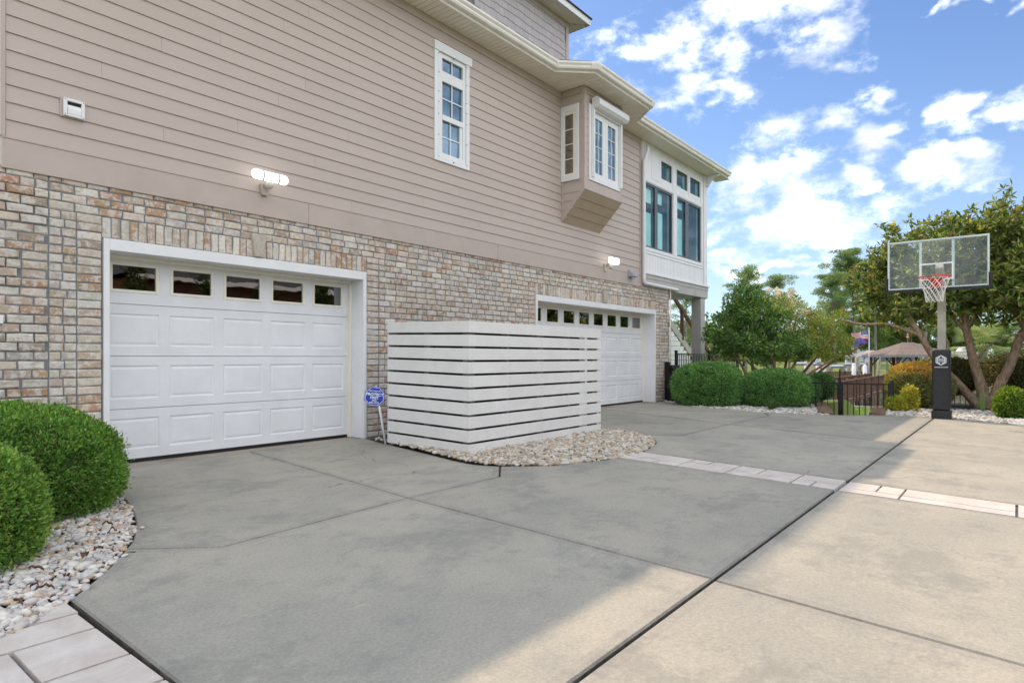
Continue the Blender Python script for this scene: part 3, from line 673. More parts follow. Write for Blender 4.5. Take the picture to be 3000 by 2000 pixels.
pebbles('pebbles', 'tan river pebbles around the foot of the white slat screen', [(p[0], p[1]) for p in offset_poly(bed2_poly, 0.012)], 0.040, 0.020, PALT, [8, 6, 5, 2.5, 2.5, 5, 1], 2, -0.004,
        zfun=lambda x, y: 0.035*smooth01((y+3.5)/1.3), mask=lambda x, y: (y < -2.0) | (x < 5.35) | (x > 7.7), spill=BED2L+BED2B[:25])

# ------------------------------------------------------------------ house
house = thing('house', 'tan sided two storey house with brick garage level and two white garage doors', 'house', (8.2, 0, 0))
H = house
def part(mb, name, mat, parent=None, **k): return mb.build(name, mat, parent or H, **k)
D1 = (2.315, 5.365); D2 = (9.335, 14.150); DT = 2.145      # clear openings
CH = 0.08217
def brickwork():
    w = MB(); y0, y1 = 0.010, 0.24
    for x0, x1, z0, z1 in ((1.20, 2.255, -0.15, 2.76), (5.437, 9.283, -0.15, 2.76), (14.232, 15.0, -0.15, 2.76), (2.255, 5.437, 2.262, 2.76), (9.283, 14.232, 2.262, 2.76)): w.box(x0, x1, y0, y1, z0, z1)
    wall = part(w, 'brick_wall', M['mortar'])
    rnd = random.Random(3)
    pal = [(0.60,0.51,0.42), (0.52,0.42,0.325), (0.54,0.43,0.355), (0.65,0.60,0.53), (0.46,0.36,0.28), (0.53,0.485,0.44), (0.44,0.29,0.18), (0.48,0.25,0.17)]
    wts = [8, 7, 6, 6, 5, 4, 2.0, 0.5]
    def variant(seed, tint):
        r = random.Random(seed); j = lambda a: r.uniform(-a, a)*1.5; m = MB(); c = 0.055; cz = 0.13
        back = [(0,1,0),(1,1,0),(1,1,1),(0,1,1)]
        mid = [(0+j(.012),.16,0+j(.05)),(.5+j(.1),.14,0+j(.03)),(1+j(.012),.16,0+j(.05)),(1+j(.012),.16,1+j(.05)),(.5+j(.1),.14,1+j(.03)),(0+j(.012),.16,1+j(.05))]
        fr = [(c+j(.02),0+abs(j(.05)),cz+j(.05)),(.5+j(.1),abs(j(.03)),cz+j(.03)),(1-c+j(.02),abs(j(.05)),cz+j(.05)),(1-c+j(.02),abs(j(.05)),1-cz+j(.05)),(.5+j(.1),abs(j(.03)),1-cz+j(.03)),(c+j(.02),abs(j(.05)),1-cz+j(.05))]
        v = back+mid+fr; f = [(0,1,6,5,4),(1,2,7,6),(2,3,9,8,7),(3,0,4,9)]
        f += [(4+i, 4+(i+1)%6, 10+(i+1)%6, 10+i) for i in range(6)]+[(10,11,14,15),(11,12,13,14)]
        return m.add(v, f, tint)
    NV = 48; tints = []; vs = []
    for i in range(NV):
        t = rnd.choices(pal, wts)[0]; q = rnd.uniform(.84, 1.14); t = tuple(min(.8, x*q*rnd.uniform(.97, 1.03)) for x in t); tints.append(t); vs.append(variant(100+i, t))
    meshes = [m.mesh('brick', M['brick']) for m in vs]
    red = [i for i in range(NV) if tints[i][0] > 1.55*tints[i][2]]
    B = []   # x0, x1, z0, z1, y
    def run(xa, xb, k, phase, y=0.0):
        # running bond between two fixed ends
        z0 = k*CH; x = xa-phase*0.203; first = True
        while x < xb-0.001:
            L_ = 0.203*(rnd.choice([1, 1, 1, 1, .92, .55]) if rnd.random() < 0.5 else 1); a = max(x, xa); b_ = min(x+L_, xb)
            if b_-a > 0.045: B.append((a+.0062, b_-.0062, z0+.006, z0+CH-.006, y))
            x += L_
    for k in range(34):
        z = k*CH; top = k >= 30; sold = z > 2.262-0.02
        ph = (k % 2)*0.5
        g = k % 7; lim = 1.825 if (k//7) % 2 == 0 else 1.62
        proud = -0.014 if g < 4 else 0.0
        if g < 4:
            run(1.205, lim, k, ph, proud)
            if lim < 1.8: run(lim, 1.825, k, 0, 0)
        else: run(1.205, 1.825, k, ph)
        if not top:
            s = 1.825+(0.105 if k % 2 else 0.125)+rnd.uniform(-.02, .02)
            B.append((1.83, s-.005, z+.0055, z+CH-.0055, 0)); B.append((s+.005, 2.040, z+.0055, z+CH-.0055, 0))
            B.append((2.051, 2.250, z+.0055, z+CH-.0055, 0)); B.append((5.443, 5.642, z+.0055, z+CH-.0055, 0))
            run(5.650, 9.078, k, ph); B.append((9.084, 9.278, z+.0055, z+CH-.0055, 0)); B.append((14.238, 14.435, z+.0055, z+CH-.0055, 0)); run(14.443, 14.995, k, ph)
        else:
            run(1.825, 14.995, k, ph)
    n = 39; px = (5.437-2.255)/n
    KS = ((3.76, 3.955, 3.805, 3.895), (11.67, 11.87, 11.70, 11.83))
    for a, b_, kx in ((2.255, 5.437, KS[0]), (9.283, 14.232, KS[1])):
        n = round((b_-a)/CH); p = (b_-a)/n
        for i in range(n):
            x0 = a+i*p+.005; x1 = x0+p-.010
            B.append((x0, x1, 2.266, 2.460, 0, 1))
    cx, cy = 0.0, -6.915
    def score(b_):
        x = (b_[0]+b_[1])/2; dist = math.hypot(x-cx, cy); vis = 1.0
        if x < 1.46: vis = 0
        z = (b_[2]+b_[3])/2
        if x < 2.26 and z < 0.42: vis = 0
        if 5.2 < x < 11 and z < 1.0: vis *= 0.05
        return vis*(b_[1]-b_[0])*(b_[3]-b_[2])/dist**2.4
    B.sort(key=score, reverse=True)
    for b_ in B[:300]:
        i = rnd.randrange(NV); o = bpy.data.objects.new('brick', meshes[i]); col.objects.link(o); o.parent = wall; o.matrix_parent_inverse = world_of(wall).inverted()
        y = b_[4]+rnd.uniform(-.003, .002); o.location = (b_[0], y, b_[2]); o.scale = (b_[1]-b_[0], 0.06, b_[3]-b_[2])
        if len(b_) == 6:
            o.location = (b_[1], y, b_[2]); o.rotation_euler = (0, -math.pi/2, 0); o.scale = (b_[3]-b_[2], 0.06, b_[1]-b_[0])
    rest = MB()
    for b_ in B[300:]:
        i = rnd.randrange(NV)
        if i in red and rnd.random() < .4: i = rnd.randrange(NV)
        y = b_[4]+rnd.uniform(-.003, .002); dx = b_[1]-b_[0]; dz = b_[3]-b_[2]
        if len(b_) == 6: v = [(b_[1]-q[2]*dx, y+q[1]*.06, b_[2]+q[0]*dz) for q in vs[i].v]
        else: v = [(b_[0]+q[0]*dx, y+q[1]*.06, b_[2]+q[2]*dz) for q in vs[i].v]
        rest.add(v, vs[i].f, tints[i])
    o = part(rest, 'bricks', M['brick'], wall); o['kind'] = 'stuff'
    for k_ in KS:
        m = MB(); z0, z1 = 2.266, 2.53; a, b_, c, d = k_
        m.prism([(c, z0), (d, z0), (b_, z1), (a, z1)], -0.045, 0.02, 'y'); part(m, 'keystone', M['keystone'], bevel=0.006)
brickwork()

def garage_door(x0, x1, n, cut_left=0):
    # white surround
    s = MB(); t = 0.052; zt = 2.257
    s.box(x0-t, x0, -0.022, 0.34, 0.0, zt); s.box(x1, x1+t, -0.022, 0.34, 0.0, zt); s.box(x0, x1, -0.022, 0.34, DT, zt)
    part(s, 'door_surround', M['white'], bevel=0.003)
    st = MB(); st.box(x0, x0+0.035, 0.235, 0.335, 0, DT-0.035); st.box(x1-0.035, x1, 0.235, 0.335, 0, DT-0.035); st.box(x0, x1, 0.235, 0.335, DT-0.035, DT)
    part(st, 'door_stop', M['cream'], bevel=0.004)
    Y = 0.30; W = x1-x0; pitch = W/n*0.975 if n == 5 else 0.5865
    first = 2.446 if n == 5 else 13.58-7*0.5865
    pitch = 0.593 if n == 5 else 0.5865
    zs = [0.035, 0.562, 1.112, 1.652, 2.12]
    back = MB(); back.box(x0-0.01, x1+0.01, Y+0.03, Y+0.05, 0.03, 1.66); door = part(back, 'garage_door', M['door_white'])
    sp = M['door_white']
    for i in range(3):
        z0, z1 = zs[i]+0.003, zs[i+1]-0.003; m = MB()
        # section face with recessed moulded panels
        xs = [x0+0.004]; pan = []
        for k in range(n):
            a = first-0.038+k*pitch; b_ = a+(0.49 if n == 5 else 0.475); pan.append((max(a, x0+0.02), min(b_, x1-0.02)))
        pz0 = z0+0.10; pz1 = z1-0.095
        e = [x0+0.004]+[q for p in pan for q in p]+[x1-0.004]
        m.box(e[0], e[-1], Y, Y+0.03, z0, pz0); m.box(e[0], e[-1], Y, Y+0.03, pz1, z1)
        for k in range(0, len(e), 2): m.box(e[k], e[k+1], Y, Y+0.03, pz0, pz1)
        sec = part(m, 'door_section', sp, door)
        for a, b_ in pan:
            q = MB(); d1, d2 = 0.010, 0.004; i1, i2, i3 = 0.012, 0.022, 0.040
            R_ = [(a, b_, pz0, pz1, Y), (a+i1, b_-i1, pz0+i1, pz1-i1, Y+d1), (a+i2, b_-i2, pz0+i2, pz1-i2, Y+d1), (a+i3, b_-i3, pz0+i3, pz1-i3, Y+d2)]
            v = []
            for r in R_: v += [(r[0], r[4], r[2]), (r[1], r[4], r[2]), (r[1], r[4], r[3]), (r[0], r[4], r[3])]
            f = []
            for L_ in range(3): f += [(L_*4+k, L_*4+(k+1) % 4, L_*4+4+(k+1) % 4, L_*4+4+k) for k in range(4)]
            f.append((12, 13, 14, 15)); q.add(v, f); part(q, 'raised_panel', sp, door)
    # glazed top section
    z0, z1 = 1.655, 2.12; m = MB(); gl = []
    gw = 0.414 if n == 5 else 0.395
    for k in range(n): a = first+k*pitch; gl.append((a, a+gw))
    gz0, gz1 = 1.803, 2.051
    e = [x0+0.004]+[q for p in gl for q in p]+[x1-0.004]
    m.box(e[0], e[-1], Y, Y+0.03, z0, gz0); m.box(e[0], e[-1], Y, Y+0.03, gz1, z1)
    for k in range(0, len(e), 2): m.box(e[k], e[k+1], Y, Y+0.03, gz0, gz1)
    part(m, 'door_section', sp, door)
    for a, b_ in gl:
        q = MB(); q.frame(a-0.032, b_+0.032, gz0-0.032, gz1+0.032, .032, .032, .032, .032, Y-0.008, Y-0.0005); part(q, 'window_frame', M['cream'], door, bevel=0.004)
        g = MB(); g.box(a, b_, Y+0.010, Y+0.014, gz0, gz1); part(g, 'window_pane', M['glass_garage'], door)
    r = MB(); r.box(x0+0.004, x1-0.004, Y-0.004, Y+0.03, -0.002, 0.033); part(r, 'bottom_seal', M['rubber'], door)
    # unlit garage room
    g = MB(); a, b_, c, d_, e_, f_ = x0-0.06, x1+0.06, Y+0.06, 6.2, -0.05, 2.5
    g.add([(a,c,e_),(b_,c,e_),(b_,d_,e_),(a,d_,e_),(a,c,f_),(b_,c,f_),(b_,d_,f_),(a,d_,f_)], [(0,1,2,3),(7,6,5,4),(1,5,6,2),(3,2,6,7),(0,3,7,4)]); part(g, 'garage_room', M['dark_inside'], recalc=False)
garage_door(*D1, 5); garage_door(*D2, 8)
lt = thing('shop_light', 'lit yellow shop light seen through the window of the five-panel garage door', 'light', (2.75, 1.5, 2.2))
q = MB(); q.box(2.15, 2.66, 1.42, 1.55, 2.185, 2.235); q.build('housing', M['tube_on'], lt); q = MB(); q.box(2.15, 2.66, 1.40, 1.57, 2.236, 2.26); q.build('bracket', M['lamp_body'], lt)

SID0 = 3.034; EXP = 0.1535; SOF = 6.24
def siding():
    w = MB(); w.box(1.478, 6.79, 0.012, 0.22, 2.70, 6.3); w.box(7.38, 13.47, 0.012, 0.22, 2.70, 6.3); w.box(6.79, 7.38, 0.012, 0.22, 2.70, 4.19); w.box(6.79, 7.38, 0.012, 0.22, 5.77, 6.3); back = part(w, 'siding_wall', M['trim_tan'])
    rnd = random.Random(9)
    def board(xa, xb, z0, z1, t, y=0.0, mat='siding', parent=back):
        m = MB(); g = 0.0012; zt = z1+0.012
        w0 = rnd.uniform(-.0012, .0012); w1_ = rnd.uniform(-.0012, .0012)
        v = [(xa+g, y-0.015, z0+w0), (xb-g, y-0.015, z0+w1_), (xb-g, y-0.001, zt), (xa+g, y-0.001, zt), (xa+g, y+0.010, z0+w0), (xb-g, y+0.010, z0+w1_)]
        m.add(v, [(0, 1, 2, 3), (4, 5, 1, 0), (0, 3, 4), (1, 5, 2)], t); return part(m, 'siding_board', M[mat], parent, recalc=False)
    k = 0; z = SID0; jr = [0.0, 1.1, 2.3, 0.55, 1.7, 2.9]
    while z < SOF-0.15:
        z1 = min(z+EXP, SOF-0.13); x = 1.506; ph = jr[k % 6]+rnd.uniform(-.15, .15); ends = [1.506]
        xx = 1.506+3.66-ph
        while xx < 13.30: ends.append(xx); xx += 3.66
        ends.append(13.375)
        ends = [e for i, e in enumerate(ends) if i in (0, len(ends)-1) or (e-1.506 > .3 and 13.375-e > .3)]
        for a, b_ in zip(ends, ends[1:]):
            q = rnd.uniform(.955, 1.02); t = (q, q, q)
            for (c, d_) in ([(a, b_)] if not (z1 > 4.11 and z < 5.91) else [(a, min(b_, 6.70)), (max(a, 7.455), b_)]):
                if d_-c > 0.03: board(c, d_, z, z1, t)
        z += EXP; k += 1
    # water table and frieze boards in lengths
    for (a, b_) in ((1.478, 4.52), (4.523, 8.18), (8.183, 11.84), (11.843, 13.375)):
        m = MB(); m.box(a, b_, -0.020, 0.011, 2.757, 3.018); part(m, 'band_board', M['trim_tan'], back, bevel=0.003)
    m = MB(); m.box(1.478, 13.375, -0.026, 0.011, 3.0185, 3.033); part(m, 'drip_cap', M['trim_tan'], back)
    m = MB(); m.box(1.506, 10.11, -0.020, 0.011, SOF-0.125, SOF); m.box(11.551, 13.375, -0.016, 0.011, SOF-0.125, SOF); part(m, 'frieze_board', M['trim_tan'], back)
    m = MB(); m.box(1.470, 1.504, -0.024, 0.20, 3.034, SOF-0.001); m.box(13.377, 13.472, -0.024, 0.05, 2.757, SOF-0.001); part(m, 'corner_board', M['trim_tan'], back, bevel=0.003)
    # closed body of the house behind (keeps the light out)
    m = MB(); m.box(1.478, 1.60, 0.222, 9.0, 2.70, 6.3); m.box(1.25, 1.45, 0.242, 9.0, -0.1, 2.70); m.box(1.25, 15.0, 9.001, 9.2, -0.1, 6.3); m.box(14.85, 14.99, 0.242, 9.0, -0.1, 2.76); m.box(1.61, 13.46, 0.222, 9.0, 2.62, 2.72); part(m, 'house_body', M['trim_tan'])
siding()

def window1():
    m = MB(); y = -0.032
    m.box(6.68, 7.515, y-0.014, 0.0, 5.782, 5.92)
    m.box(6.69, 6.778, y, 0.0, 4.102, 5.781); m.box(7.392, 7.468, y, 0.0, 4.102, 5.781); m.box(6.778, 7.392, y, 0.0, 4.102, 4.18)
    win = part(m, 'window', M['white'], bevel=0.003)
    f = MB(); yf = -0.010
    f.box(6.778, 6.874, yf, 0.06, 4.18, 5.781); f.box(7.334, 7.392, yf, 0.06, 4.18, 5.781)
    f.box(6.874, 7.334, yf, 0.06, 5.714, 5.781); f.box(6.874, 7.334, yf, 0.06, 5.356, 5.515); f.box(6.874, 7.334, yf-.006, 0.06, 4.758, 4.839); f.box(6.874, 7.334, yf, 0.06, 4.18, 4.25); f.box(7.275, 7.334, 0.004, 0.06, 4.25, 4.758)
    part(f, 'window_frame', M['white'], win, bevel=0.003)
    u = MB(); u.box(7.095, 7.113, 0.010, 0.026, 5.515, 5.714); u.box(7.095, 7.113, 0.010, 0.026, 4.839, 5.356); u.box(6.874, 7.094, 0.012, 0.026, 5.092, 5.110); u.box(7.114, 7.334, 0.012, 0.026, 5.092, 5.110)
    u.box(7.062, 7.080, 0.014, 0.028, 4.25, 4.758); u.box(6.874, 7.061, 0.016, 0.028, 4.498, 4.516); u.box(7.081, 7.275, 0.016, 0.028, 4.498, 4.516); part(u, 'muntin', M['white'], win)
    for a, b_, c, d_ in ((6.874, 7.334, 5.515, 5.714), (6.874, 7.334, 4.839, 5.356), (6.874, 7.275, 4.25, 4.758)):
        g = MB(); g.box(a, b_, 0.030, 0.034, c, d_); part(g, 'window_pane', M['glass'], win)
    g = MB(); g.box(6.86, 7.34, 0.09, 0.10, 4.2, 5.75); part(g, 'blue_backdrop', M['win_backdrop'], win)  # added sheet behind the panes, its blue stands in for reflected sky
    s = MB()
    for z in (4.17, 4.5, 4.82, 5.0, 5.16, 5.45, 5.74):
        for x in (6.772, 7.398): s.tube([(x, y-0.006, z), (x, y+0.001, z)], 0.008, 6)
    for z in (4.14, 5.76): s.tube([(7.09, y-0.02, z), (7.09, y+0.001, z)], 0.008, 6)
    part(s, 'panel_screws', M['dark_frame'], win)
window1()

def bay():
    X0, X1, Y0, Z0 = 10.115, 11.550, -0.54, 4.285; T = M['trim_tan']
    m = MB(); m.box(X0+.012, X1-.012, Y0+.012, 0.01, Z0+.01, SOF-.002); m.prism([(Y0+.013, Z0+.009), (0.009, Z0+.009), (0.009, 3.74)], X0+.013, X1-.013, 'x')
    bayo = part(m, 'bay_window', T)
    # corner boards
    c = MB(); c.box(X0-.006, X0+.07, Y0-.006, Y0+.011, Z0-.0, SOF-.001); c.box(X0-.006, X0+.011, Y0+.011, Y0+.075, Z0, SOF-.001); c.box(X1-.06, X1+.006, Y0-.006, Y0+.011, Z0, SOF-.001)
    c.box(X0-.006, X0+.011, -0.05, -0.0105, 3.80, SOF-.001); c.box(X0-.005, X0+.011, Y0+.076, -0.051, SOF-.12, SOF-.001); c.box(X0+.071, X1-.061, Y0-.005, Y0+.011, SOF-.125, SOF-.001)
    part(c, 'corner_board', T, bayo, bevel=0.003)
    # boards on the left cheek and the front
    rnd = random.Random(2); z = 3.80
    while z < SOF-.14:
        q = rnd.uniform(.96, 1.02); t = (q, q, q); ya, yb = Y0+.077, -0.052
        if z < Z0: ya = max(ya, -0.54*(z+.10-3.72)/(Z0-3.72)+.05)
        if yb-ya > .03:
            segs = [(ya, yb)] if not (z > 4.36 and z < 5.90) else [(ya, -0.43)]
            for a, b_ in segs:
                if b_-a < .01: continue
                s = MB(); s.add([(X0-.004, a, z), (X0-.004, b_, z), (X0+.006, b_, z+.155), (X0+.006, a, z+.155), (X0+.012, a, z), (X0+.012, b_, z)], [(0, 3, 2, 1), (4, 0, 1, 5), (0, 4, 3), (1, 2, 5)], t); part(s, 'siding_board', M['siding'], bayo, recalc=False)
        if z >= Z0-.05:
            for a, b_ in ((X0+.072, 10.252), (11.455, X1-.062)) if z > 4.33 else ():
                s = MB(); s.add([(a, Y0-.004, z), (b_, Y0-.004, z), (b_, Y0+.006, z+.155), (a, Y0+.006, z+.155), (a, Y0+.012, z), (b_, Y0+.012, z)], [(0, 1, 2, 3), (4, 5, 1, 0), (0, 3, 4), (1, 5, 2)], t); part(s, 'siding_board', M['siding'], bayo, recalc=False)
        z += EXP
    s = MB(); s.box(X0+.071, X1-.061, Y0-.005, Y0+.011, Z0, 4.484); part(s, 'apron_board', T, bayo, bevel=.003)
    # sloping underside in four boards and an edge board on the cheek
    n = 4; A = Vector((Y0, Z0-.002)); B_ = Vector((0.0, 3.722)); N_ = Vector((-(B_.y-A.y), (B_.x-A.x))).normalized()*-1
    if N_.y > 0: N_ = -N_
    for i in range(n):
        a = A+(B_-A)*(i/n+.004); b_ = A+(B_-A)*((i+1)/n-.004)
        s = MB(); s.prism([tuple(a+N_*.002), tuple(b_+N_*.010), tuple(b_-N_*.012), tuple(a-N_*.012)], X0+.0, X1-.0, 'x'); part(s, 'underside_board', M['bay_ochre'], bayo)
    s = MB(); s.prism([tuple(A+N_*.012), tuple(B_+N_*.012), tuple(B_-N_*.075), tuple(A-N_*.075)], X0-.008, X0-.0005, 'x'); part(s, 'edge_board', T, bayo)
    # side window
    def win(P, tr, gl, nz, nx, label):
        # P(u, depth, z) places a point; u along the face
        def bx(mb, u0, u1, d0, d1, z0, z1):
            v = [P(u, d, z_) for z_ in (z0, z1) for d in (d0, d1) for u in (u0, u1)]
            mb.add(v, [(0, 1, 3, 2), (4, 6, 7, 5), (0, 4, 5, 1), (2, 3, 7, 6), (0, 2, 6, 4), (1, 5, 7, 3)])
        u0, u1, z0, z1 = tr; t = .075
        m = MB(); bx(m, u0, u0+t, -.026, .004, z0, z1); bx(m, u1-t, u1, -.026, .004, z0, z1); bx(m, u0+t, u1-t, -.026, .004, z0, z0+t+.03); bx(m, u0+t, u1-t, -.026, .004, z1-t-.04, z1)
        w = part(m, 'window', M['white'], bayo, bevel=.003)
        return w, bx
    P1 = lambda u, d, z: (X0+d, u, z)
    w, bx = win(P1, (-0.425, 0.0-.011, 4.487, 5.935), None, 0, 0, '')
    m = MB(); bx(m, -.351, -.29, -.012, .010, 4.592, 5.819); bx(m, -.095, -.086, -.012, .010, 4.592, 5.819); bx(m, -.29, -.095, -.012, .010, 4.592, 4.628); bx(m, -.29, -.095, -.012, .010, 5.757, 5.819)
    for i in range(1, 4): z = 4.628+i*(5.757-4.628)/4; bx(m, -.29, -.095, -.004, .008, z-.008, z+.008)
    m.build('window_frame', M['cream'], bayo); g = MB(); bx(g, -.29, -.095, .0085, .0105, 4.628, 5.757); g.build('window_pane', M['glass_garage'], bayo)
    g = MB(); bx(g, -.29, -.22, .0108, .0115, 4.64, 5.75); g.build('curtain', M['curtain'], bayo)
    P2 = lambda u, d, z: (u, Y0+d, z)
    w, bx = win(P2, (10.255, 11.452, 4.487, 5.94), None, 0, 0, '')
    m = MB(); s0, s1 = (10.335, 10.845), (10.850, 11.365); fz0, fz1 = 4.593, 5.82
    for (a, b_), (ga, gb) in ((s0, (10.458, 10.748)), (s1, (10.955, 11.259))):
        bx(m, a, ga, -.018, .010, fz0, fz1); bx(m, gb, b_, -.018, .010, fz0, fz1); bx(m, ga, gb, -.018, .010, fz0, 4.66); bx(m, ga, gb, -.018, .010, 5.715, fz1)
        mid = (ga+gb)/2; bx(m, mid-.008, mid+.008, -.006, .008, 4.66, 5.715)
        for i in range(1, 4):
            z = 4.66+i*(5.715-4.66)/4; bx(m, ga, mid-.0085, -.005, .008, z-.008, z+.008); bx(m, mid+.0085, gb, -.005, .008, z-.008, z+.008)
        g = MB(); bx(g, ga, gb, .0085, .0105, 4.66, 5.715); g.build('window_pane', M['glass'], bayo)
    m.build('casement_sash', M['white'], bayo, bevel=.002)
    # roller shutter box and its guide rails
    m = MB(); ya = Y0-.027; prof = [(ya, 6.07), (ya-.12, 6.07), (ya-.175, 6.015), (ya-.175, 5.915), (ya-.12, 5.865), (ya, 5.865)]
    m.prism(prof, 10.33, 11.50, 'x'); m.build('shutter_box', M['white'], bayo, bevel=.004)
    m = MB(); m.box(10.33, 10.375, ya-.05, ya, 4.55, 5.864); m.box(11.40, 11.445, ya-.05, ya, 4.55, 5.864); m.box(10.376, 11.399, ya-.03, ya-.005, 5.83, 5.8645); m.build('shutter_rail', M['white'], bayo, bevel=.002)
bay()

# ------------------------------------------------------------------ eaves
FAS = [(0.95, -0.42), (9.30, -0.42), (9.80, -0.95), (11.93, -0.95), (12.40, -0.42), (17.95, -0.42)]
def yout(x):
    for a, b_ in zip(FAS, FAS[1:]):
        if a[0] <= x <= b_[0]: return a[1]+(b_[1]-a[1])*(x-a[0])/(b_[0]-a[0])
    return -0.42
def yin(x): return -0.556 if 10.10 <= x <= 11.56 else -0.0165 if x < 13.47 else 0.0
def eaves():
    # soffit panels, three boards each, V-grooves between boards
    sof = MB(); sof.add([(x, y, SOF+.02) for x, y in FAS]+[(17.95, 0.3, SOF+.02), (0.95, 0.3, SOF+.02)], [tuple(range(len(FAS)+2))]); so = part(sof, 'soffit', M['cream'], recalc=False)
    x = 0.96; n = 0
    brk = sorted(set([9.30, 9.80, 10.10, 11.56, 11.93, 12.40, 13.47]))
    while x < 17.90:
        m = MB()
        for i in range(3):
            a, b_ = x+i*.0985, x+(i+1)*.0985-.008
            cuts = [a]+[c for c in brk if a < c < b_]+[b_]
            for c, d_ in zip(cuts, cuts[1:]):
                e = 1e-4
                yi0 = yin((c+d_)/2); q = [(c, yout(c+e)+.006), (d_, yout(d_-e)+.006), (d_, yi0), (c, yi0)]
                if q[0][1] > yi0-.01 and q[1][1] > yi0-.01: continue
                z = SOF; m.add([(p[0], p[1], z) for p in q]+[(p[0], p[1], z+.014) for p in q], [(0, 1, 2, 3), (4, 7, 6, 5), (0, 4, 5, 1), (1, 5, 6, 2), (2, 6, 7, 3), (3, 7, 4, 0)])
        if m.v: part(m, 'soffit_panel', M['cream'], so, recalc=False)
        x += .2965; n += 1
    # fascia and K-style gutter along the eave
    path = [(p[0], p[1], SOF) for p in FAS]
    m = MB(); m.sweep([(0, -.012), (.018, -.012), (.018, .15), (0, .15)], path); part(m, 'fascia', M['gutter'])
    m = MB(); m.sweep([(.019, .035), (.085, .035), (.098, .060), (.098, .085), (.125, .118), (.128, .150), (.118, .150), (.112, .122), (.085, .09), (.085, .045), (.024, .045), (.024, .15), (.019, .15)], path); part(m, 'gutter', M['gutter'])
    for p in FAS[1:5]:
        m = MB(); a = Vector((p[0], p[1])); i = FAS.index(p); t1 = (Vector(p)-Vector(FAS[i-1])).normalized(); t2 = (Vector(FAS[i+1])-Vector(p)).normalized()
        m.sweep([(.0985, .03), (.1295, .110), (.1305, .152), (.120, .152), (.020, .152), (.020, .032)], [tuple(a-t1*.07)+(SOF+.001,), tuple(a)+(SOF+.001,), tuple(a+t2*.07)+(SOF+.001,)]); part(m, 'gutter_joint', M['gutter'])
    # moulded bracket at the far corner
    m = MB(); pts = []
    for i in range(9):
        a = math.pi*i/8; pts.append((0.12*math.sin(a*.5), -0.30+.12*(1-math.cos(a*.5))))
    m.prism([(-.40, 6.238), (-.40, 6.19), (-.30, 6.17), (-.22, 6.12), (-.16, 6.03), (-.10, 5.94), (-.03, 5.90), (-.03, 6.238)], 17.30, 17.40, 'x'); part(m, 'eave_bracket', M['white'], bevel=.006)
    # lower roof: hip over the main body, small hip over the bay, asphalt shingles
    def roof(ev, rg, z0, z1, nm):
        m = MB(); (x0, x1, y0, y1) = ev; (rx0, rx1, ry) = rg
        A = [(x0, y0, z0), (x1, y0, z0), (x1, y1, z0), (x0, y1, z0)]; Rr = [(rx0, ry, z1), (rx1, ry, z1)]
        th = .03; v = A+Rr+[(p[0], p[1], p[2]-th) for p in A]
        m.add(v, [(0, 1, 5, 4), (1, 2, 5), (2, 3, 4, 5), (3, 0, 4), (6, 7, 1, 0), (7, 8, 2, 1), (8, 9, 3, 2), (9, 6, 0, 3), (9, 8, 7, 6)]); return part(m, nm, M['asphalt_shingle'])
    roof((0.93, 18.05, -0.50, 9.1), (5.7, 13.3, 4.3), 6.425, 9.25, 'roof')
    m = MB(); z0 = 6.425; m.add([(9.26, -.49, z0), (9.78, -1.02, z0), (11.95, -1.02, z0), (12.44, -.49, z0), (10.75, 1.0, 7.36), (10.95, 1.0, 7.36), (10.4, .2, z0), (11.2, .2, z0)], [(0, 1, 4), (1, 2, 5, 4), (2, 3, 5), (0, 6, 7, 3, 2, 1)]); part(m, 'bay_roof', M['asphalt_shingle'])
eaves()

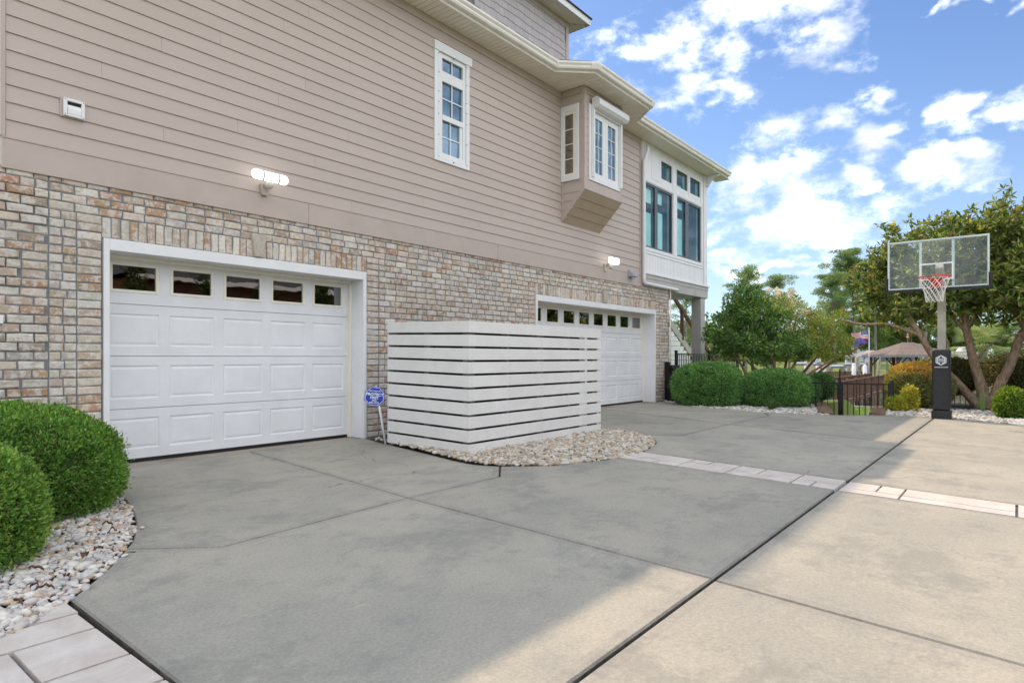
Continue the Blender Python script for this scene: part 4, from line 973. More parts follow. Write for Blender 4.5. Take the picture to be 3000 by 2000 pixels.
def upper():
    X0, X1, Y, Z0, Z1 = 8.52, 13.88, 2.35, 7.6, 9.92
    m = MB(); m.box(X0, X1, Y+.012, 8.0, Z0, Z1); up = part(m, 'upper_wall', M['shake'])
    c = MB(); c.box(X1-.115, X1+.005, Y-.022, Y+.0115, Z0+.3, Z1-.001); c.box(X0, X1-.116, Y-.014, Y+.0115, Z1-.14, Z1-.001); part(c, 'corner_board', M['trim_tan'], up)
    rnd = random.Random(4); z = 8.62; E_ = .187
    while z < Z1-.15:
        x = 8.6 if z > 8.9 else 10.2
        while x < X1-.12:
            w = rnd.choice([.13, .17, .21, .25, .30]); x2 = min(x+w, X1-.117); dz = rnd.choice([0, .022, .0, .022, .012]); q = rnd.uniform(.90, 1.05)
            if x2-x > .04:
                s = MB(); z1 = min(z+E_+.03, Z1-.141); s.add([(x+.002, Y-.012, z-dz), (x2-.002, Y-.012, z-dz), (x2-.002, Y+.002, z1), (x+.002, Y+.002, z1), (x+.002, Y+.008, z-dz), (x2-.002, Y+.008, z-dz)], [(0, 1, 2, 3), (4, 5, 1, 0), (0, 3, 4), (1, 5, 2)], (q, q, q*1.02)); part(s, 'shingle', M['shake'], up, recalc=False)
            x = x2
        z += E_
    # soffit boards under the upper eave, fascia, roof
    s = MB(); ov = .40; ex = .43
    x = X0-.3
    sof = MB(); sof.add([(X0-.42, Y-ov, Z1+.02), (X1+ex, Y-ov, Z1+.02), (X1+ex, 8.3, Z1+.02), (X0-.42, 8.3, Z1+.02)], [(0, 1, 2, 3)]); so = part(sof, 'upper_soffit', M['cream'], recalc=False)
    x = 9.4
    while x < X1+ex-.01:
        m = MB()
        for i in range(3):
            a = x+i*.0985; b_ = min(a+.0945, X1+ex-.004)
            if b_ <= a: continue
            lim = lambda q: Y-.0145 if q <= X1 else Y-ov+(X1+ex-q)/ex*ov
            ye0, ye1 = lim(a), lim(b_)
            m.add([(a, Y-ov+.004, Z1), (b_, Y-ov+.004, Z1), (b_, max(ye1, Y-ov+.006), Z1), (a, max(ye0, Y-ov+.006), Z1)], [(0, 1, 2, 3)])
        part(m, 'soffit_panel', M['cream'], so, recalc=False); x += .2965
    y = Y-ov+.02; m = MB()
    while y < 8.2:
        t = min(1, (y-(Y-ov))/ov); xa = X1+.006 if t >= 1 else X1+ex-(ex)*t
        m.add([(xa, y, Z1-.0), (X1+ex-.004, y, Z1-.0), (X1+ex-.004, y+.0945, Z1-.0), (xa, y+.0945, Z1-.0)], [(0, 1, 2, 3)]); y += .0985
    part(m, 'soffit_panel', M['cream'], so, recalc=False)
    m = MB(); m.sweep([(0, -.012), (.02, -.012), (.02, .15), (0, .15)], [(X0-.42, Y-ov, Z1), (X1+ex, Y-ov, Z1), (X1+ex, 8.3, Z1)]); part(m, 'upper_fascia', M['white'])
    m = MB(); e = [(X0-.45, Y-ov-.06, Z1+.152), (X1+ex+.06, Y-ov-.06, Z1+.152), (X1+ex+.06, 8.4, Z1+.152), (X0-.45, 8.4, Z1+.152)]
    v = e+[(X0+2.5, 5.2, 11.6), (X1-2.5, 5.2, 11.6)]+[(p[0], p[1], p[2]+.025) for p in e]
    m.add(v, [(6, 7, 5, 4), (7, 8, 5), (8, 9, 4, 5), (9, 6, 4), (0, 1, 7, 6), (1, 2, 8, 7), (2, 3, 9, 8), (3, 0, 6, 9), (3, 2, 1, 0)]); part(m, 'upper_roof', M['asphalt_shingle'])
upper()

def sunroom():
    Wt = M['white']; Y = 0.0
    m = MB(); y0, y1 = -0.012, 0.14
    w1 = (13.590, 15.186); w2 = (15.449, 17.045); wz = (3.735, 5.285); tz = (5.545, 5.985); tr = ((14.517, 15.134), (15.419, 16.113), (16.285, 16.970))
    xs0, xs1 = 13.473, 17.42
    # wall pieces around the openings
    m.box(xs0, w1[0], y0, y1, wz[0], wz[1]); m.box(w1[1], w2[0], y0, y1, wz[0], wz[1]); m.box(w2[1], xs1, y0, y1, wz[0], wz[1])
    m.box(xs0, xs1, y0, y1, wz[1], tz[0]); m.box(xs0, xs1, y0, y1, tz[1], SOF-.001); m.box(xs0, xs1, y0, y1, 3.10, wz[0])
    e = [xs0]+[q for p in tr for q in p]+[xs1]
    for i in range(0, len(e), 2): m.box(e[i], e[i+1], y0, y1, tz[0], tz[1])
    sr = part(m, 'sunroom_wall', Wt)
    # casings
    c = MB(); yc = y0-.014
    c.box(13.50, 17.13, yc, y0-.0005, wz[1]+.02, wz[1]+.10); c.box(13.50, 17.13, yc, y0-.0005, wz[0]-.085, wz[0]-.02); c.box(15.215, 15.42, yc, y0-.0005, wz[0]-.0195, wz[1]+.0195); c.box(17.075, 17.13, yc, y0-.0005, wz[0]-.0195, wz[1]+.0195)
    c.box(13.50, 17.19, yc-.006, y0-.0005, 3.575, 3.60); c.box(17.20, 17.425, yc-.012, y0-.0005, 3.12, SOF-.002); c.box(15.18, 15.37, yc+.004, y0-.0005, wz[1]+.101, 6.05); c.box(16.145, 16.255, yc+.004, y0-.0005, wz[1]+.101, 6.05); c.box(17.0, 17.13, yc+.004, y0-.0005, wz[1]+.101, 6.05)
    c.box(13.47, 17.56, yc-.03, y0-.0005, 3.085, 3.135)
    part(c, 'window_casing', Wt, sr, bevel=.004)
    x = 13.50
    while x < 17.18:
        b_ = min(x+.083, 17.19); s = MB(); s.cbox(x+.001, b_-.001, y0-.008, y0-.0005, 3.137, 3.573, .0035); part(s, 'beadboard', Wt, sr); x += .085
    x = 13.98
    while x < 14.43: s = MB(); s.cbox(x+.001, x+.082, y0-.008, y0-.0005, 5.42, 6.10, .0035); part(s, 'beadboard', Wt, sr); x += .085
    # sliders
    for (a, b_), (mu0, mu1) in ((w1, (14.198, 14.345)), (w2, (16.013, 16.234))):
        f = MB(); f.frame(a, b_, wz[0], wz[1], .03, .05, .045, .045, .01, .075); f.box(mu0, mu1, .006, .074, wz[0]+.046, wz[1]-.046); part(f, 'slider_frame', M['dark_frame'], sr)
        for c0, c1 in ((a+.03, mu0), (mu1, b_-.05)): g = MB(); g.box(c0, c1, .035, .039, wz[0]+.045, wz[1]-.045); part(g, 'window_pane', M['glass_teal'], sr)
    for a, b_ in tr:
        g = MB(); g.box(a, b_, .035, .039, *tz); part(g, 'window_pane', M['glass_teal'], sr); f = MB(); f.frame(a, b_, tz[0], tz[1], .014, .014, .014, .014, .012, .034); part(f, 'transom_frame', M['dark_frame'], sr)
    # shades hanging inside and the dim room behind
    for a, b_, z0, z1 in ((13.72, 14.19, 3.80, 4.62), (13.72, 14.19, 4.86, 5.20), (14.36, 14.80, 3.80, 4.72), (14.36, 14.76, 4.93, 5.22), (15.50, 16.00, 3.80, 4.78), (15.50, 16.00, 5.03, 5.21), (16.25, 16.36, 3.80, 4.80), (15.62, 15.95, 5.56, 5.66), (16.30, 16.55, 5.56, 5.72)):
        q = MB(); n = max(2, int((b_-a)/.05)); P = [(a+(b_-a)*i/n, .10+.012*(i % 2), z) for z in (z0, z1) for i in range(n+1)]
        q.add(P, [(i, i+1, n+2+i, n+1+i) for i in range(n)]); part(q, 'shade', M['curtain'], sr, recalc=False)
    r = MB(); a, b_, c_, d_, e_, f_ = xs0+.01, xs1-.01, .15, 4.0, 3.0, 6.22
    r.add([(a,c_,e_),(b_,c_,e_),(b_,d_,e_),(a,d_,e_),(a,c_,f_),(b_,c_,f_),(b_,d_,f_),(a,d_,f_)], [(0,1,2,3),(7,6,5,4),(1,5,6,2),(3,2,6,7),(0,3,7,4)]); part(r, 'sunroom_interior', M['room'], recalc=False)
    # tan floor band, soffit under the overhang and the two posts
    m = MB(); m.box(13.474, 17.52, -.014, .20, 2.775, 3.084); m.box(13.474, 17.535, -.026, -.0145, 2.985, 3.0845); part(m, 'floor_band', M['post_taupe'], bevel=.004)
    m = MB(); m.box(15.001, 17.51, .201, 4.0, 2.80, 2.84); part(m, 'porch_ceiling', M['post_taupe'])
    m = MB(); m.box(17.10, 17.40, .02, .30, 0.0, 2.774); part(m, 'porch_post', M['post_taupe'], bevel=.01)
    m = MB(); m.box(17.10, 17.40, 3.6, 3.9, 0.0, 2.799); part(m, 'porch_post', M['post_taupe'], bevel=.01)
    # downspout: elbow below the eave, down the wall, along the band
    m = MB(); m.tube([(13.60, -.10, 6.10), (13.60, -.10, 5.97), (13.47, -.075, 5.72), (13.455, -.075, 5.60), (13.455, -.075, 2.93), (13.475, -.075, 2.865), (13.54, -.075, 2.845), (15.30, -.075, 2.835), (15.34, -.075, 2.82)], .042, 10); part(m, 'downspout', Wt, smooth=True)
    m = MB(); m.tube([(14.985, -.035, 2.80), (14.985, -.035, .75)], .016, 8); part(m, 'conduit', M['cream'], smooth=True)
sunroom()
# ------------------------------------------------------------------ fixtures on the walls
def text_mesh(txt, size, mat, name, parent, loc, rot, align='CENTER', bold=0.0, sx=1.0, extr=0.0006):
    cu = bpy.data.curves.new(name, 'FONT'); cu.body = txt; cu.size = size; cu.align_x = align; cu.align_y = 'CENTER'; cu.extrude = extr; cu.offset = bold; cu.resolution_u = 3
    o = bpy.data.objects.new(name, cu); col.objects.link(o); dg = bpy.context.evaluated_depsgraph_get(); me = bpy.data.meshes.new_from_object(o.evaluated_get(dg)); bpy.data.objects.remove(o)
    me.materials.clear(); me.materials.append(mat); o = bpy.data.objects.new(name, me); o.scale = (sx, 1, 1); o.location = loc; o.rotation_euler = rot; put(o, parent); return o
def floodlights():
    t = thing('flood_light', 'lit three-lens LED flood light above the five-panel garage door', 'flood light', (3.93, -0.012, 3.03))
    y = -0.17; z = 3.185
    def capsule(a, b_, r, nm, mat, ry=.6, left=False, right=False):
        m = MB(); n = 12; rings = []
        prof = [(a, r), (b_, r)]
        if left: prof = [(a-r*.95*math.cos(q), r*math.sin(q)) for q in (0.02, .5, .95, 1.3)]+prof
        if right: prof = prof+[(b_+r*.95*math.cos(q), r*math.sin(q)) for q in (1.3, .95, .5, 0.02)]
        vs = []; fs = []
        for x, rr in prof:
            for k in range(n): q = 2*math.pi*k/n; vs.append((x, y+rr*ry*math.cos(q), z+rr*math.sin(q)))
        for i in range(len(prof)-1):
            for k in range(n): fs.append((i*n+k, i*n+(k+1) % n, (i+1)*n+(k+1) % n, (i+1)*n+k))
        fs += [tuple(range(n)), tuple(range((len(prof)-1)*n, len(prof)*n))]
        m.add(vs, fs); return m.build(nm, mat, t, smooth=True)
    capsule(3.74, 3.815, .058, 'lamp_lens', M['lamp_on'], left=True); capsule(3.832, 4.008, .056, 'lamp_lens', M['lamp_on']); capsule(4.024, 4.09, .058, 'lamp_lens', M['lamp_on'], right=True)
    capsule(3.8155, 3.8315, .0585, 'lens_band', M['lens_grey']); capsule(4.0085, 4.0235, .0585, 'lens_band', M['lens_grey'])
    m = MB(); m.tube([(3.915, -.10, 3.125), (3.915, -.14, 3.10), (3.915, -.155, 3.075), (3.915, -.155, 3.05)], [.03, .055, .05, .02], 12); m.build('motion_sensor', M['lamp_body'], t, smooth=True)
    m = MB(); m.prism([(3.86, 3.12), (3.97, 3.12), (3.95, 2.99), (3.88, 2.99)], -.07, -.0205, 'y'); m.tube([(3.915, -.07, 3.10), (3.915, -.15, 3.15)], .028, 8); m.build('wall_mount', M['trim_tan'], t, bevel=.004)
    t = thing('flood_light', 'small lit flood light above the far garage door near the white downspout', 'flood light', (11.95, -0.012, 3.0))
    m = MB(); m.prism([(11.70, 3.10), (11.80, 3.10), (11.78, 2.94), (11.72, 2.94)], -.05, -.0205, 'y'); m.tube([(11.75, -.05, 3.05), (11.70, -.16, 3.10)], .03, 8); m.build('wall_mount', M['lamp_body'], t, bevel=.004)
    m = MB(); m.tube([(11.72, -.14, 3.05), (11.71, -.19, 3.02), (11.71, -.20, 2.975)], [.03, .05, .02], 10); m.build('motion_sensor', M['lamp_body'], t, smooth=True)
    m = MB(); m.box(11.60, 11.72, -.26, -.18, 3.09, 3.22); m.build('lamp_lens', M['lamp_on'], t, bevel=.02)
    m = MB(); m.box(11.73, 11.93, -.28, -.16, 3.08, 3.21); m.build('lamp_lens', M['lamp_on'], t, bevel=.015)
floodlights()
def vents():
    t = thing('dryer_vent', 'square white louvred vent on the siding above the brick, farthest from the gate', 'vent', (2.0, -0.01, 3.34))
    m = MB(); m.box(1.905, 2.105, -.022, .0, 3.33, 3.515); m.build('backing_block', M['trim_tan'], t, bevel=.003)
    m = MB(); y0, y1 = -.052, -.0225; m.frame(1.925, 2.098, 3.338, 3.505, .032, .030, .024, .028, y0, y1); m.build('vent_frame', M['white'], t, bevel=.005)
    m = MB(); m.box(1.958, 2.067, -.034, -.0226, 3.363, 3.476); m.build('vent_throat', M['dark_inside'], t)
    m = MB(); m.add([(1.958, -.040, 3.445), (2.067, -.040, 3.445), (2.067, -.050, 3.405), (1.958, -.050, 3.405), (1.958, -.050, 3.364), (2.067, -.050, 3.364), (2.067, -.036, 3.364), (1.958, -.036, 3.364)], [(3, 2, 1, 0), (4, 5, 2, 3), (7, 6, 5, 4)]); m.build('louvre', M['white'], t)
    m = MB()
    for x in (1.938, 2.085):
        for z in (3.352, 3.492): m.tube([(x, -.0535, z), (x, -.051, z)], .005, 6)
    m.build('screws', M['dark_frame'], t)
    t = thing('vent_hood', 'sloping galvanised vent hood on the tan band beside the downspout', 'vent', (12.88, -0.02, 2.95))
    m = MB(); v = [(12.79, -.021, 3.09), (12.97, -.021, 3.09), (12.97, -.045, 3.09), (12.79, -.045, 3.09), (12.79, -.021, 2.93), (12.97, -.021, 2.93), (12.98, -.20, 2.925), (12.78, -.20, 2.925)]
    m.add(v, [(0, 1, 2, 3), (3, 2, 6, 7), (0, 3, 7, 4), (1, 5, 6, 2), (0, 4, 5, 1)]); m.build('hood', M['galv'], t)
    m = MB(); m.tube([(12.88, -.10, 2.93), (12.88, -.10, 2.89)], .05, 10); m.build('duct_collar', M['galv'], t)
    t = thing('wall_box', 'tiny white box low on the brick at the very edge of the picture', 'box', (1.46, -0.02, 1.42))
    m = MB(); m.box(1.40, 1.483, -.05, -.012, 1.39, 1.46); m.build('cover', M['white'], t, bevel=.004)
vents()

# ------------------------------------------------------------------ slatted screen and the units behind it
def screen():
    t = thing('slat_screen', 'white horizontal slat privacy screen standing on pebbles between the garage doors', 'screen', (6.5, -2.1, 0))
    x0, x1, yf, yb = 5.15, 8.0, -2.155, -0.77; p = .1537; th = .022
    for k in range(10):
        zt = 1.505-k*p; zb = zt-.128 if k < 9 else 0.004
        m = MB(); m.box(x0+.001, x1, yf, yf+th, zb, zt); m.build('slat', M['screen_white'], t, bevel=.002)
        dz = .030; m = MB(); a, b_ = yf+th+.0015, yb
        m.add([(x0, a, zb), (x0+th, a, zb), (x0+th, b_, zb+dz), (x0, b_, zb+dz), (x0, a, zt), (x0+th, a, zt), (x0+th, b_, zt+dz), (x0, b_, zt+dz)], [(3, 2, 1, 0), (4, 5, 6, 7), (0, 1, 5, 4), (1, 2, 6, 5), (2, 3, 7, 6), (3, 0, 4, 7)]); m.build('slat', M['screen_white'], t, bevel=.002)
    for (x, y, w) in ((x0+.024, yf+.024, .10), (5.85, yf+.024, .04), (6.46, yf+.024, .14), (7.17, yf+.024, .045), (7.80, yf+.024, .12), (x0+.024, -1.50, .05), (x0+.024, yb-.09, .09)):
        m = MB(); m.box(x, x+w, y, y+.09, -.05, 1.47); m.build('post', M['weathered_post'], t)
    m = MB(); m.box(x0+.12, 7.60, yf+.116, yf+.120, 0.0, 1.49); m.box(x0+.116, x0+.12, yf+.12, yb, 0.0, 1.49); m.build('dark_backing', M['dark_inside'], t)  # dark sheet behind the posts, closes the gaps between slats
    for xs_ in (5.20, 5.87, 6.52, 7.19, 7.86):
        m = MB()
        for k in range(10):
            for dz_ in (.03, .10): m.tube([(xs_, yf-.0015, 1.505-k*p-dz_), (xs_, yf+.002, 1.505-k*p-dz_)], .005, 6)
        m.build('screw_row', M['lens_grey'], t)['kind'] = 'stuff'
    m = MB(); m.box(7.93, 7.975, yf+.024, yf+.05, 0.02, 1.49); m.build('end_trim', M['screen_white'], t)
screen()
def condenser(x, y, w, h, label):
    t = thing('air_conditioner', label, 'air conditioner', (x, y, 0), group='condenser units behind the slat screen')
    m = MB(); m.box(x-w/2-.08, x+w/2+.08, y-w/2-.08, y+w/2+.08, -.03, .07); m.build('pad_base', M['concrete'], t)
    m = MB(); m.box(x-w/2, x+w/2, y-w/2, y+w/2, .0705, h); m.build('cabinet', M['dark_frame'], t, bevel=.02)
    for k in range(int((h-.15)/.05)):
        z = .11+k*.05; m = MB(); m.box(x-w/2-.012, x+w/2+.012, y-w/2-.012, y-w/2-.001, z, z+.012); m.box(x-w/2-.012, x-w/2-.001, y-w/2, y+w/2, z, z+.012); m.build('louvre', M['lens_grey'], t)
    m = MB()
    for r in (.10, .18, .26, .32):
        m.tube([(x+r*math.cos(a), y+r*math.sin(a), h+.012) for a in np.linspace(0, 2*math.pi, 25)], .004, 5)
    m.build('fan_guard', M['black_metal'], t)
condenser(5.95, -1.35, .80, .92, 'larger grey condenser unit behind the slat screen near its corner')
condenser(7.15, -1.35, .72, 1.02, 'taller grey condenser unit behind the slat screen near its open end')
t = thing('utility_pipe', 'white vertical pipe seen through the slats near the open end of the screen', 'pipe', (7.62, -1.6, 0))
m = MB(); m.box(7.615, 7.72, -2.06, -2.0, 0.62, 1.49); m.build('pipe_cover', M['white'], t, bevel=.01)

# ------------------------------------------------------------------ yard sign
def sign():
    t = thing('yard_sign', 'blue octagonal security sign on a leaning white stake by the slat screen', 'sign', (5.19, -0.70, 0))
    base = Vector((5.185, -0.70, -0.02)); C_ = Vector((5.07, -0.62, 0.608))
    view = (Vector((0, -6.915, C_.z))-C_).normalized(); rt_ = Vector((0, 0, 1)).cross(view).normalized(); tilt = R(-6)
    up = (Vector((0, 0, 1))*math.cos(tilt)+rt_*math.sin(tilt)*-1).normalized(); rt_ = up.cross(view).normalized()
    rot = Matrix((rt_, up, view)).transposed()
    eul = rot.to_euler()
    def octo(r, d0, d1, mat, nm):
        m = MB(); pts = [(r*math.cos(R(22.5+45*i))/math.cos(R(22.5)), r*math.sin(R(22.5+45*i))/math.cos(R(22.5))) for i in range(8)]
        vs = [C_+rt_*p[0]+up*p[1]+view*d for d in (d0, d1) for p in pts]
        m.add(vs, [tuple(range(8))[::-1], tuple(range(8, 16))]+[(i, (i+1) % 8, 8+(i+1) % 8, 8+i) for i in range(8)]); return m.build(nm, mat, t)
    octo(.1235, 0, .006, M['blue_sign'], 'sign_plate')
    m = MB(); ro, ri = .1145, .1085
    vs = []
    for r in (ro, ri):
        for i in range(8): a = R(22.5+45*i); k = r/math.cos(R(22.5)); vs.append(C_+rt_*(k*math.cos(a))+up*(k*math.sin(a))+view*.0066)
    m.add(vs, [(i, (i+1) % 8, 8+(i+1) % 8, 8+i) for i in range(8)]); m.build('border_line', M['sign_white'], t, recalc=False)
    for txt, s, dy, sx, bo in (('SECURED BY', .0205, .066, 1.22, .0006), ('PROTECT', .048, .023, 1.02, .0016), ('FIRST', .044, -.019, 1.0, .0014), ('(843)', .0255, -.053, 1.12, .0008), ('226-1777', .0275, -.082, 1.12, .001)):
        p = C_+up*dy+view*.0072; text_mesh(txt, s, M['sign_white'], 'lettering', t, p, eul, bold=bo, sx=sx)
    m = MB(); m.tube([base, C_+up*.135-view*.014], .0145, 8); m.build('stake', M['white'], t, smooth=True)
sign()

# ------------------------------------------------------------------ basketball hoop
def hoop():
    t = thing('basketball_hoop', 'in-ground basketball hoop with clear backboard and black padded post', 'basketball hoop', (13.72, -5.86, 0))
    px, py = 13.72, -5.852; bx, by = 13.10, -5.825; zb0, zb1 = 2.29, 3.155; W = 1.47
    m = MB(); s = .062
    def sq(c, hx, hz): return c
    path = [(px, 0.05), (px, 1.95), (px-.03, 2.06), (px-.16, 2.30), (px-.30, 2.52), (px-.45, 2.70)]
    vs = []; n = len(path)
    for i, (x, z) in enumerate(path):
        a = path[max(0, i-1)]; b_ = path[min(n-1, i+1)]; d = Vector((b_[0]-a[0], b_[1]-a[1])).normalized(); nn_ = Vector((-d.y, d.x))
        for q, w in ((-s, -s), (-s, s), (s, s), (s, -s)): vs.append((x+nn_.x*q, py+w, z+nn_.y*q))
    m.add(vs, [(i*4+k, i*4+(k+1) % 4, i*4+4+(k+1) % 4, i*4+4+k) for i in range(n-1) for k in range(4)]+[(3, 2, 1, 0), (4*n-4, 4*n-3, 4*n-2, 4*n-1)]); m.build('pole', M['hoop_pole'], t, bevel=.008)
    m = MB(); m.box(px-s-.006, px+s+.006, py-s-.006, py+s+.006, 1.93, 1.955); m.build('pole_collar', M['hoop_pole'], t)
    m = MB()
    for z0, z1 in ((2.45, 2.42), (2.85, 2.72)):
        for yy in (-.13, .13): m.tube([(bx+.03, by+yy, z0), (px-.22, py+yy*.45, z1-.06)], .02, 6)
    m.build('support_arms', M['black_metal'], t)
    # pad with its separate foot, printed emblem
    m = MB(); pw = .135; m.box(px-pw, px+pw, py-pw, py+pw, .145, 1.235); m.build('pole_pad', M['pad'], t, bevel=.022)
    m = MB(); m.box(px-pw-.012, px+pw+.012, py-pw-.012, py+pw+.012, -.02, .143); m.build('pad_foot', M['pad'], t, bevel=.012)
    fx = px-pw-.0015; L_ = MB(); zc = 1.045; yc = py
    def stroke(p, q, w):
        p = Vector(p); q = Vector(q); d = (q-p).normalized(); nn_ = Vector((-d.y, d.x))*w/2; e = d*w*.0
        c = [p+nn_-e, q+nn_+e, q-nn_+e, p-nn_-e]; L_.add([(fx, yc-a.x, zc+a.y) for a in c], [(0, 1, 2, 3)])
    def hexring(ro, ri, idx=range(6)):
        A = [Vector((r*math.sin(R(60*i)), r*math.cos(R(60*i)))) for r in (ro, ri) for i in range(6)]
        for i in idx: L_.add([(fx, yc-a.x, zc+a.y) for a in (A[i], A[(i+1) % 6], A[6+(i+1) % 6], A[6+i])], [(0, 1, 2, 3)])
    hexring(.092, .078); r = .063
    for sg in (-1, 1):
        stroke((sg*r*.866, -.034), (sg*r*.866, .034), .014)
        stroke((sg*r*.90, .030), (sg*.012, .062), .013); stroke((sg*r*.90, -.030), (sg*.012, -.062), .013)
    stroke((-.054, .001), (.054, .001), .010); stroke((-.034, .024), (.036, .024), .010); stroke((-.036, -.022), (.034, -.022), .010); stroke((-.031, .001), (-.031, .028), .010); stroke((.031, .0), (.031, -.026), .010)
    L_.build('pad_emblem', M['sign_white'], t, recalc=False)
    text_mesh('HOMESPORTS.COM', .0235, M['sign_white'], 'lettering', t, (fx, py, .92), (R(90), 0, R(-90)), bold=.0006, sx=.98)
    # backboard
    g = MB(); g.box(bx, bx+.010, by-W/2+.03, by+W/2-.03, zb0+.03, zb1-.03); g.build('backboard', M['glass_board'], t)
    m = MB(); y0, y1 = by-W/2, by+W/2; e = .032
    m.box(bx-.008, bx+.03, y0, y0+e, zb0, zb1); m.box(bx-.008, bx+.03, y1-e, y1, zb0, zb1); m.box(bx-.008, bx+.03, y0+e, y1-e, zb1-e, zb1); m.box(bx-.008, bx+.03, y0+e, y1-e, zb0, zb0+e); m.build('board_frame', M['alu'], t, bevel=.003)
    m = MB()
    for yy in (-.235, .235): m.box(bx+.012, bx+.032, by+yy-.02, by+yy+.02, zb0+e, zb1-e)
    m.build('board_stiffener', M['alu'], t)
    m = MB(); zt0, zt1 = 2.44, 2.735; w = .026; h = .245; x0, x1 = bx-.0035, bx-.001
    m.box(x0, x1, by-h, by-h+w, zt0, zt1); m.box(x0, x1, by+h-w, by+h, zt0, zt1); m.box(x0, x1, by-h+w, by+h-w, zt1-w, zt1); m.box(x0, x1, by-h+w, by+h-w, zt0, zt0+w); m.build('target_square', M['sign_white'], t)
    m = MB(); m.box(bx-.018, bx+.04, y0-.030, y1+.030, zb0-.042, zb0-.0005); m.box(bx-.018, bx+.04, y0-.030, y0-.0005, zb0, zb0+.225); m.box(bx-.018, bx+.04, y1+.0005, y1+.030, zb0, zb0+.225); m.box(bx-.018, bx-.0085, y0, y0+.014, zb0, zb0+.225); m.box(bx-.018, bx-.0085, y1-.014, y1, zb0, zb0+.225); m.box(bx-.018, bx-.0085, y0+.0145, y1-.0145, zb0, zb0+.010); m.build('edge_padding', M['pad'], t, bevel=.004)
    # rim, bracket, net
    rz = 2.455; rx = bx-.36; rr = .2286
    m = MB(); m.tube([(rx+rr*math.cos(a), by+rr*math.sin(a), rz) for a in np.linspace(0, 2*math.pi, 37)], .010, 8, cap=False); m.build('rim', M['red'], t, smooth=True)
    m = MB(); m.box(bx-.13, bx-.004, by-.10, by+.10, rz-.015, rz+.005); m.box(bx-.02, bx-.004, by-.085, by+.085, rz-.15, rz-.0155); m.prism([(bx-.125, rz-.016), (bx-.0205, rz-.016), (bx-.0205, rz-.13)], by-.07, by+.07, 'y')
    for sg in (-1, 1): m.tube([(bx-.10, by+sg*.09, rz-.005), (rx+rr*math.cos(R(50)), by+sg*rr*math.sin(R(50)), rz-.004)], .008, 6)
    m.build('rim_bracket', M['red'], t)
    m = MB(); nl = 12; zs = [rz-.01, rz-.09, rz-.16, rz-.23, rz-.30, rz-.37, rz-.42]; rs = [rr, .20, .175, .152, .135, .125, .122]
    for k in range(nl):
        for sg in (-1, 1):
            pts = [(rx+rs[i]*math.cos(2*math.pi*(k+sg*.5*i)/nl), by+rs[i]*math.sin(2*math.pi*(k+sg*.5*i)/nl), zs[i]) for i in range(len(zs))]; m.tube(pts, .0042, 5)
    m.build('net', M['net'], t)
hoop()

# ------------------------------------------------------------------ garden hose on its hanger
def hose():
    t = thing('garden_hose', 'black garden hose looped over a hanger at the brick corner', 'hose', (14.75, -0.22, 0))
    m = MB(); m.box(14.70, 14.78, -.14, -.02, -.03, .98); m.build('hanger_post', M['black_metal'], t); m = MB(); m.box(14.60, 14.98, -.26, -.14, .80, .845); m.build('hanger_arm', M['black_metal'], t, bevel=.01)
    r = random.Random(8)
    for k in range(9):
        x = 14.60+.042*k; y = -.22-.02*(k % 3); dz = r.uniform(-.10, .12); w = r.uniform(.05, .09); zb = .10+dz
        pts = [(x-.0, y-w, .80), (x-.01, y-w*.5, .875), (x, y, .89), (x+.02, y+w*.5, .875), (x+.02, y+w*.9, .78), (x+.02+r.uniform(-.03, .03), y+w*.8, .45), (x+.01, y+w*.5, zb+.05), (x, y, zb), (x-.01, y-w*.5, zb+.05), (x+r.uniform(-.03, .03), y-w*.9, .45), (x, y-w, .80)]
        m = MB(); m.tube(smooth_curve3(pts, 4), .0155, 7); m.build('hose_loop', M['hose_grey'] if k in (3, 6) else M['hose'], t, smooth=True)
    m = MB(); m.tube(smooth_curve3([(14.95, -.25, .12), (15.0, -.30, .02), (14.85, -.55, .015), (14.70, -.62, .015), (14.72, -.45, .015), (14.9, -.42, .03)], 6), .0155, 7); m.build('hose_tail', M['hose'], t, smooth=True)
    m = MB(); m.tube([(15.02, -.30, .70), (15.03, -.32, .77)], [.03, .02], 8); m.build('spray_nozzle', paint('teal_plastic', (.02, .30, .26), .4), t)
def smooth_curve3(pts, k=4):
    P = [Vector(p) for p in pts]; out = []
    for i in range(len(P)-1):
        p0 = P[max(0, i-1)]; p1 = P[i]; p2 = P[i+1]; p3 = P[min(len(P)-1, i+2)]
        for j in range(k):
            s = j/k; out.append(0.5*((2*p1)+(-p0+p2)*s+(2*p0-5*p1+4*p2-p3)*s*s+(-p0+3*p1-3*p2+p3)*s**3))
    out.append(P[-1]); return out
hose()

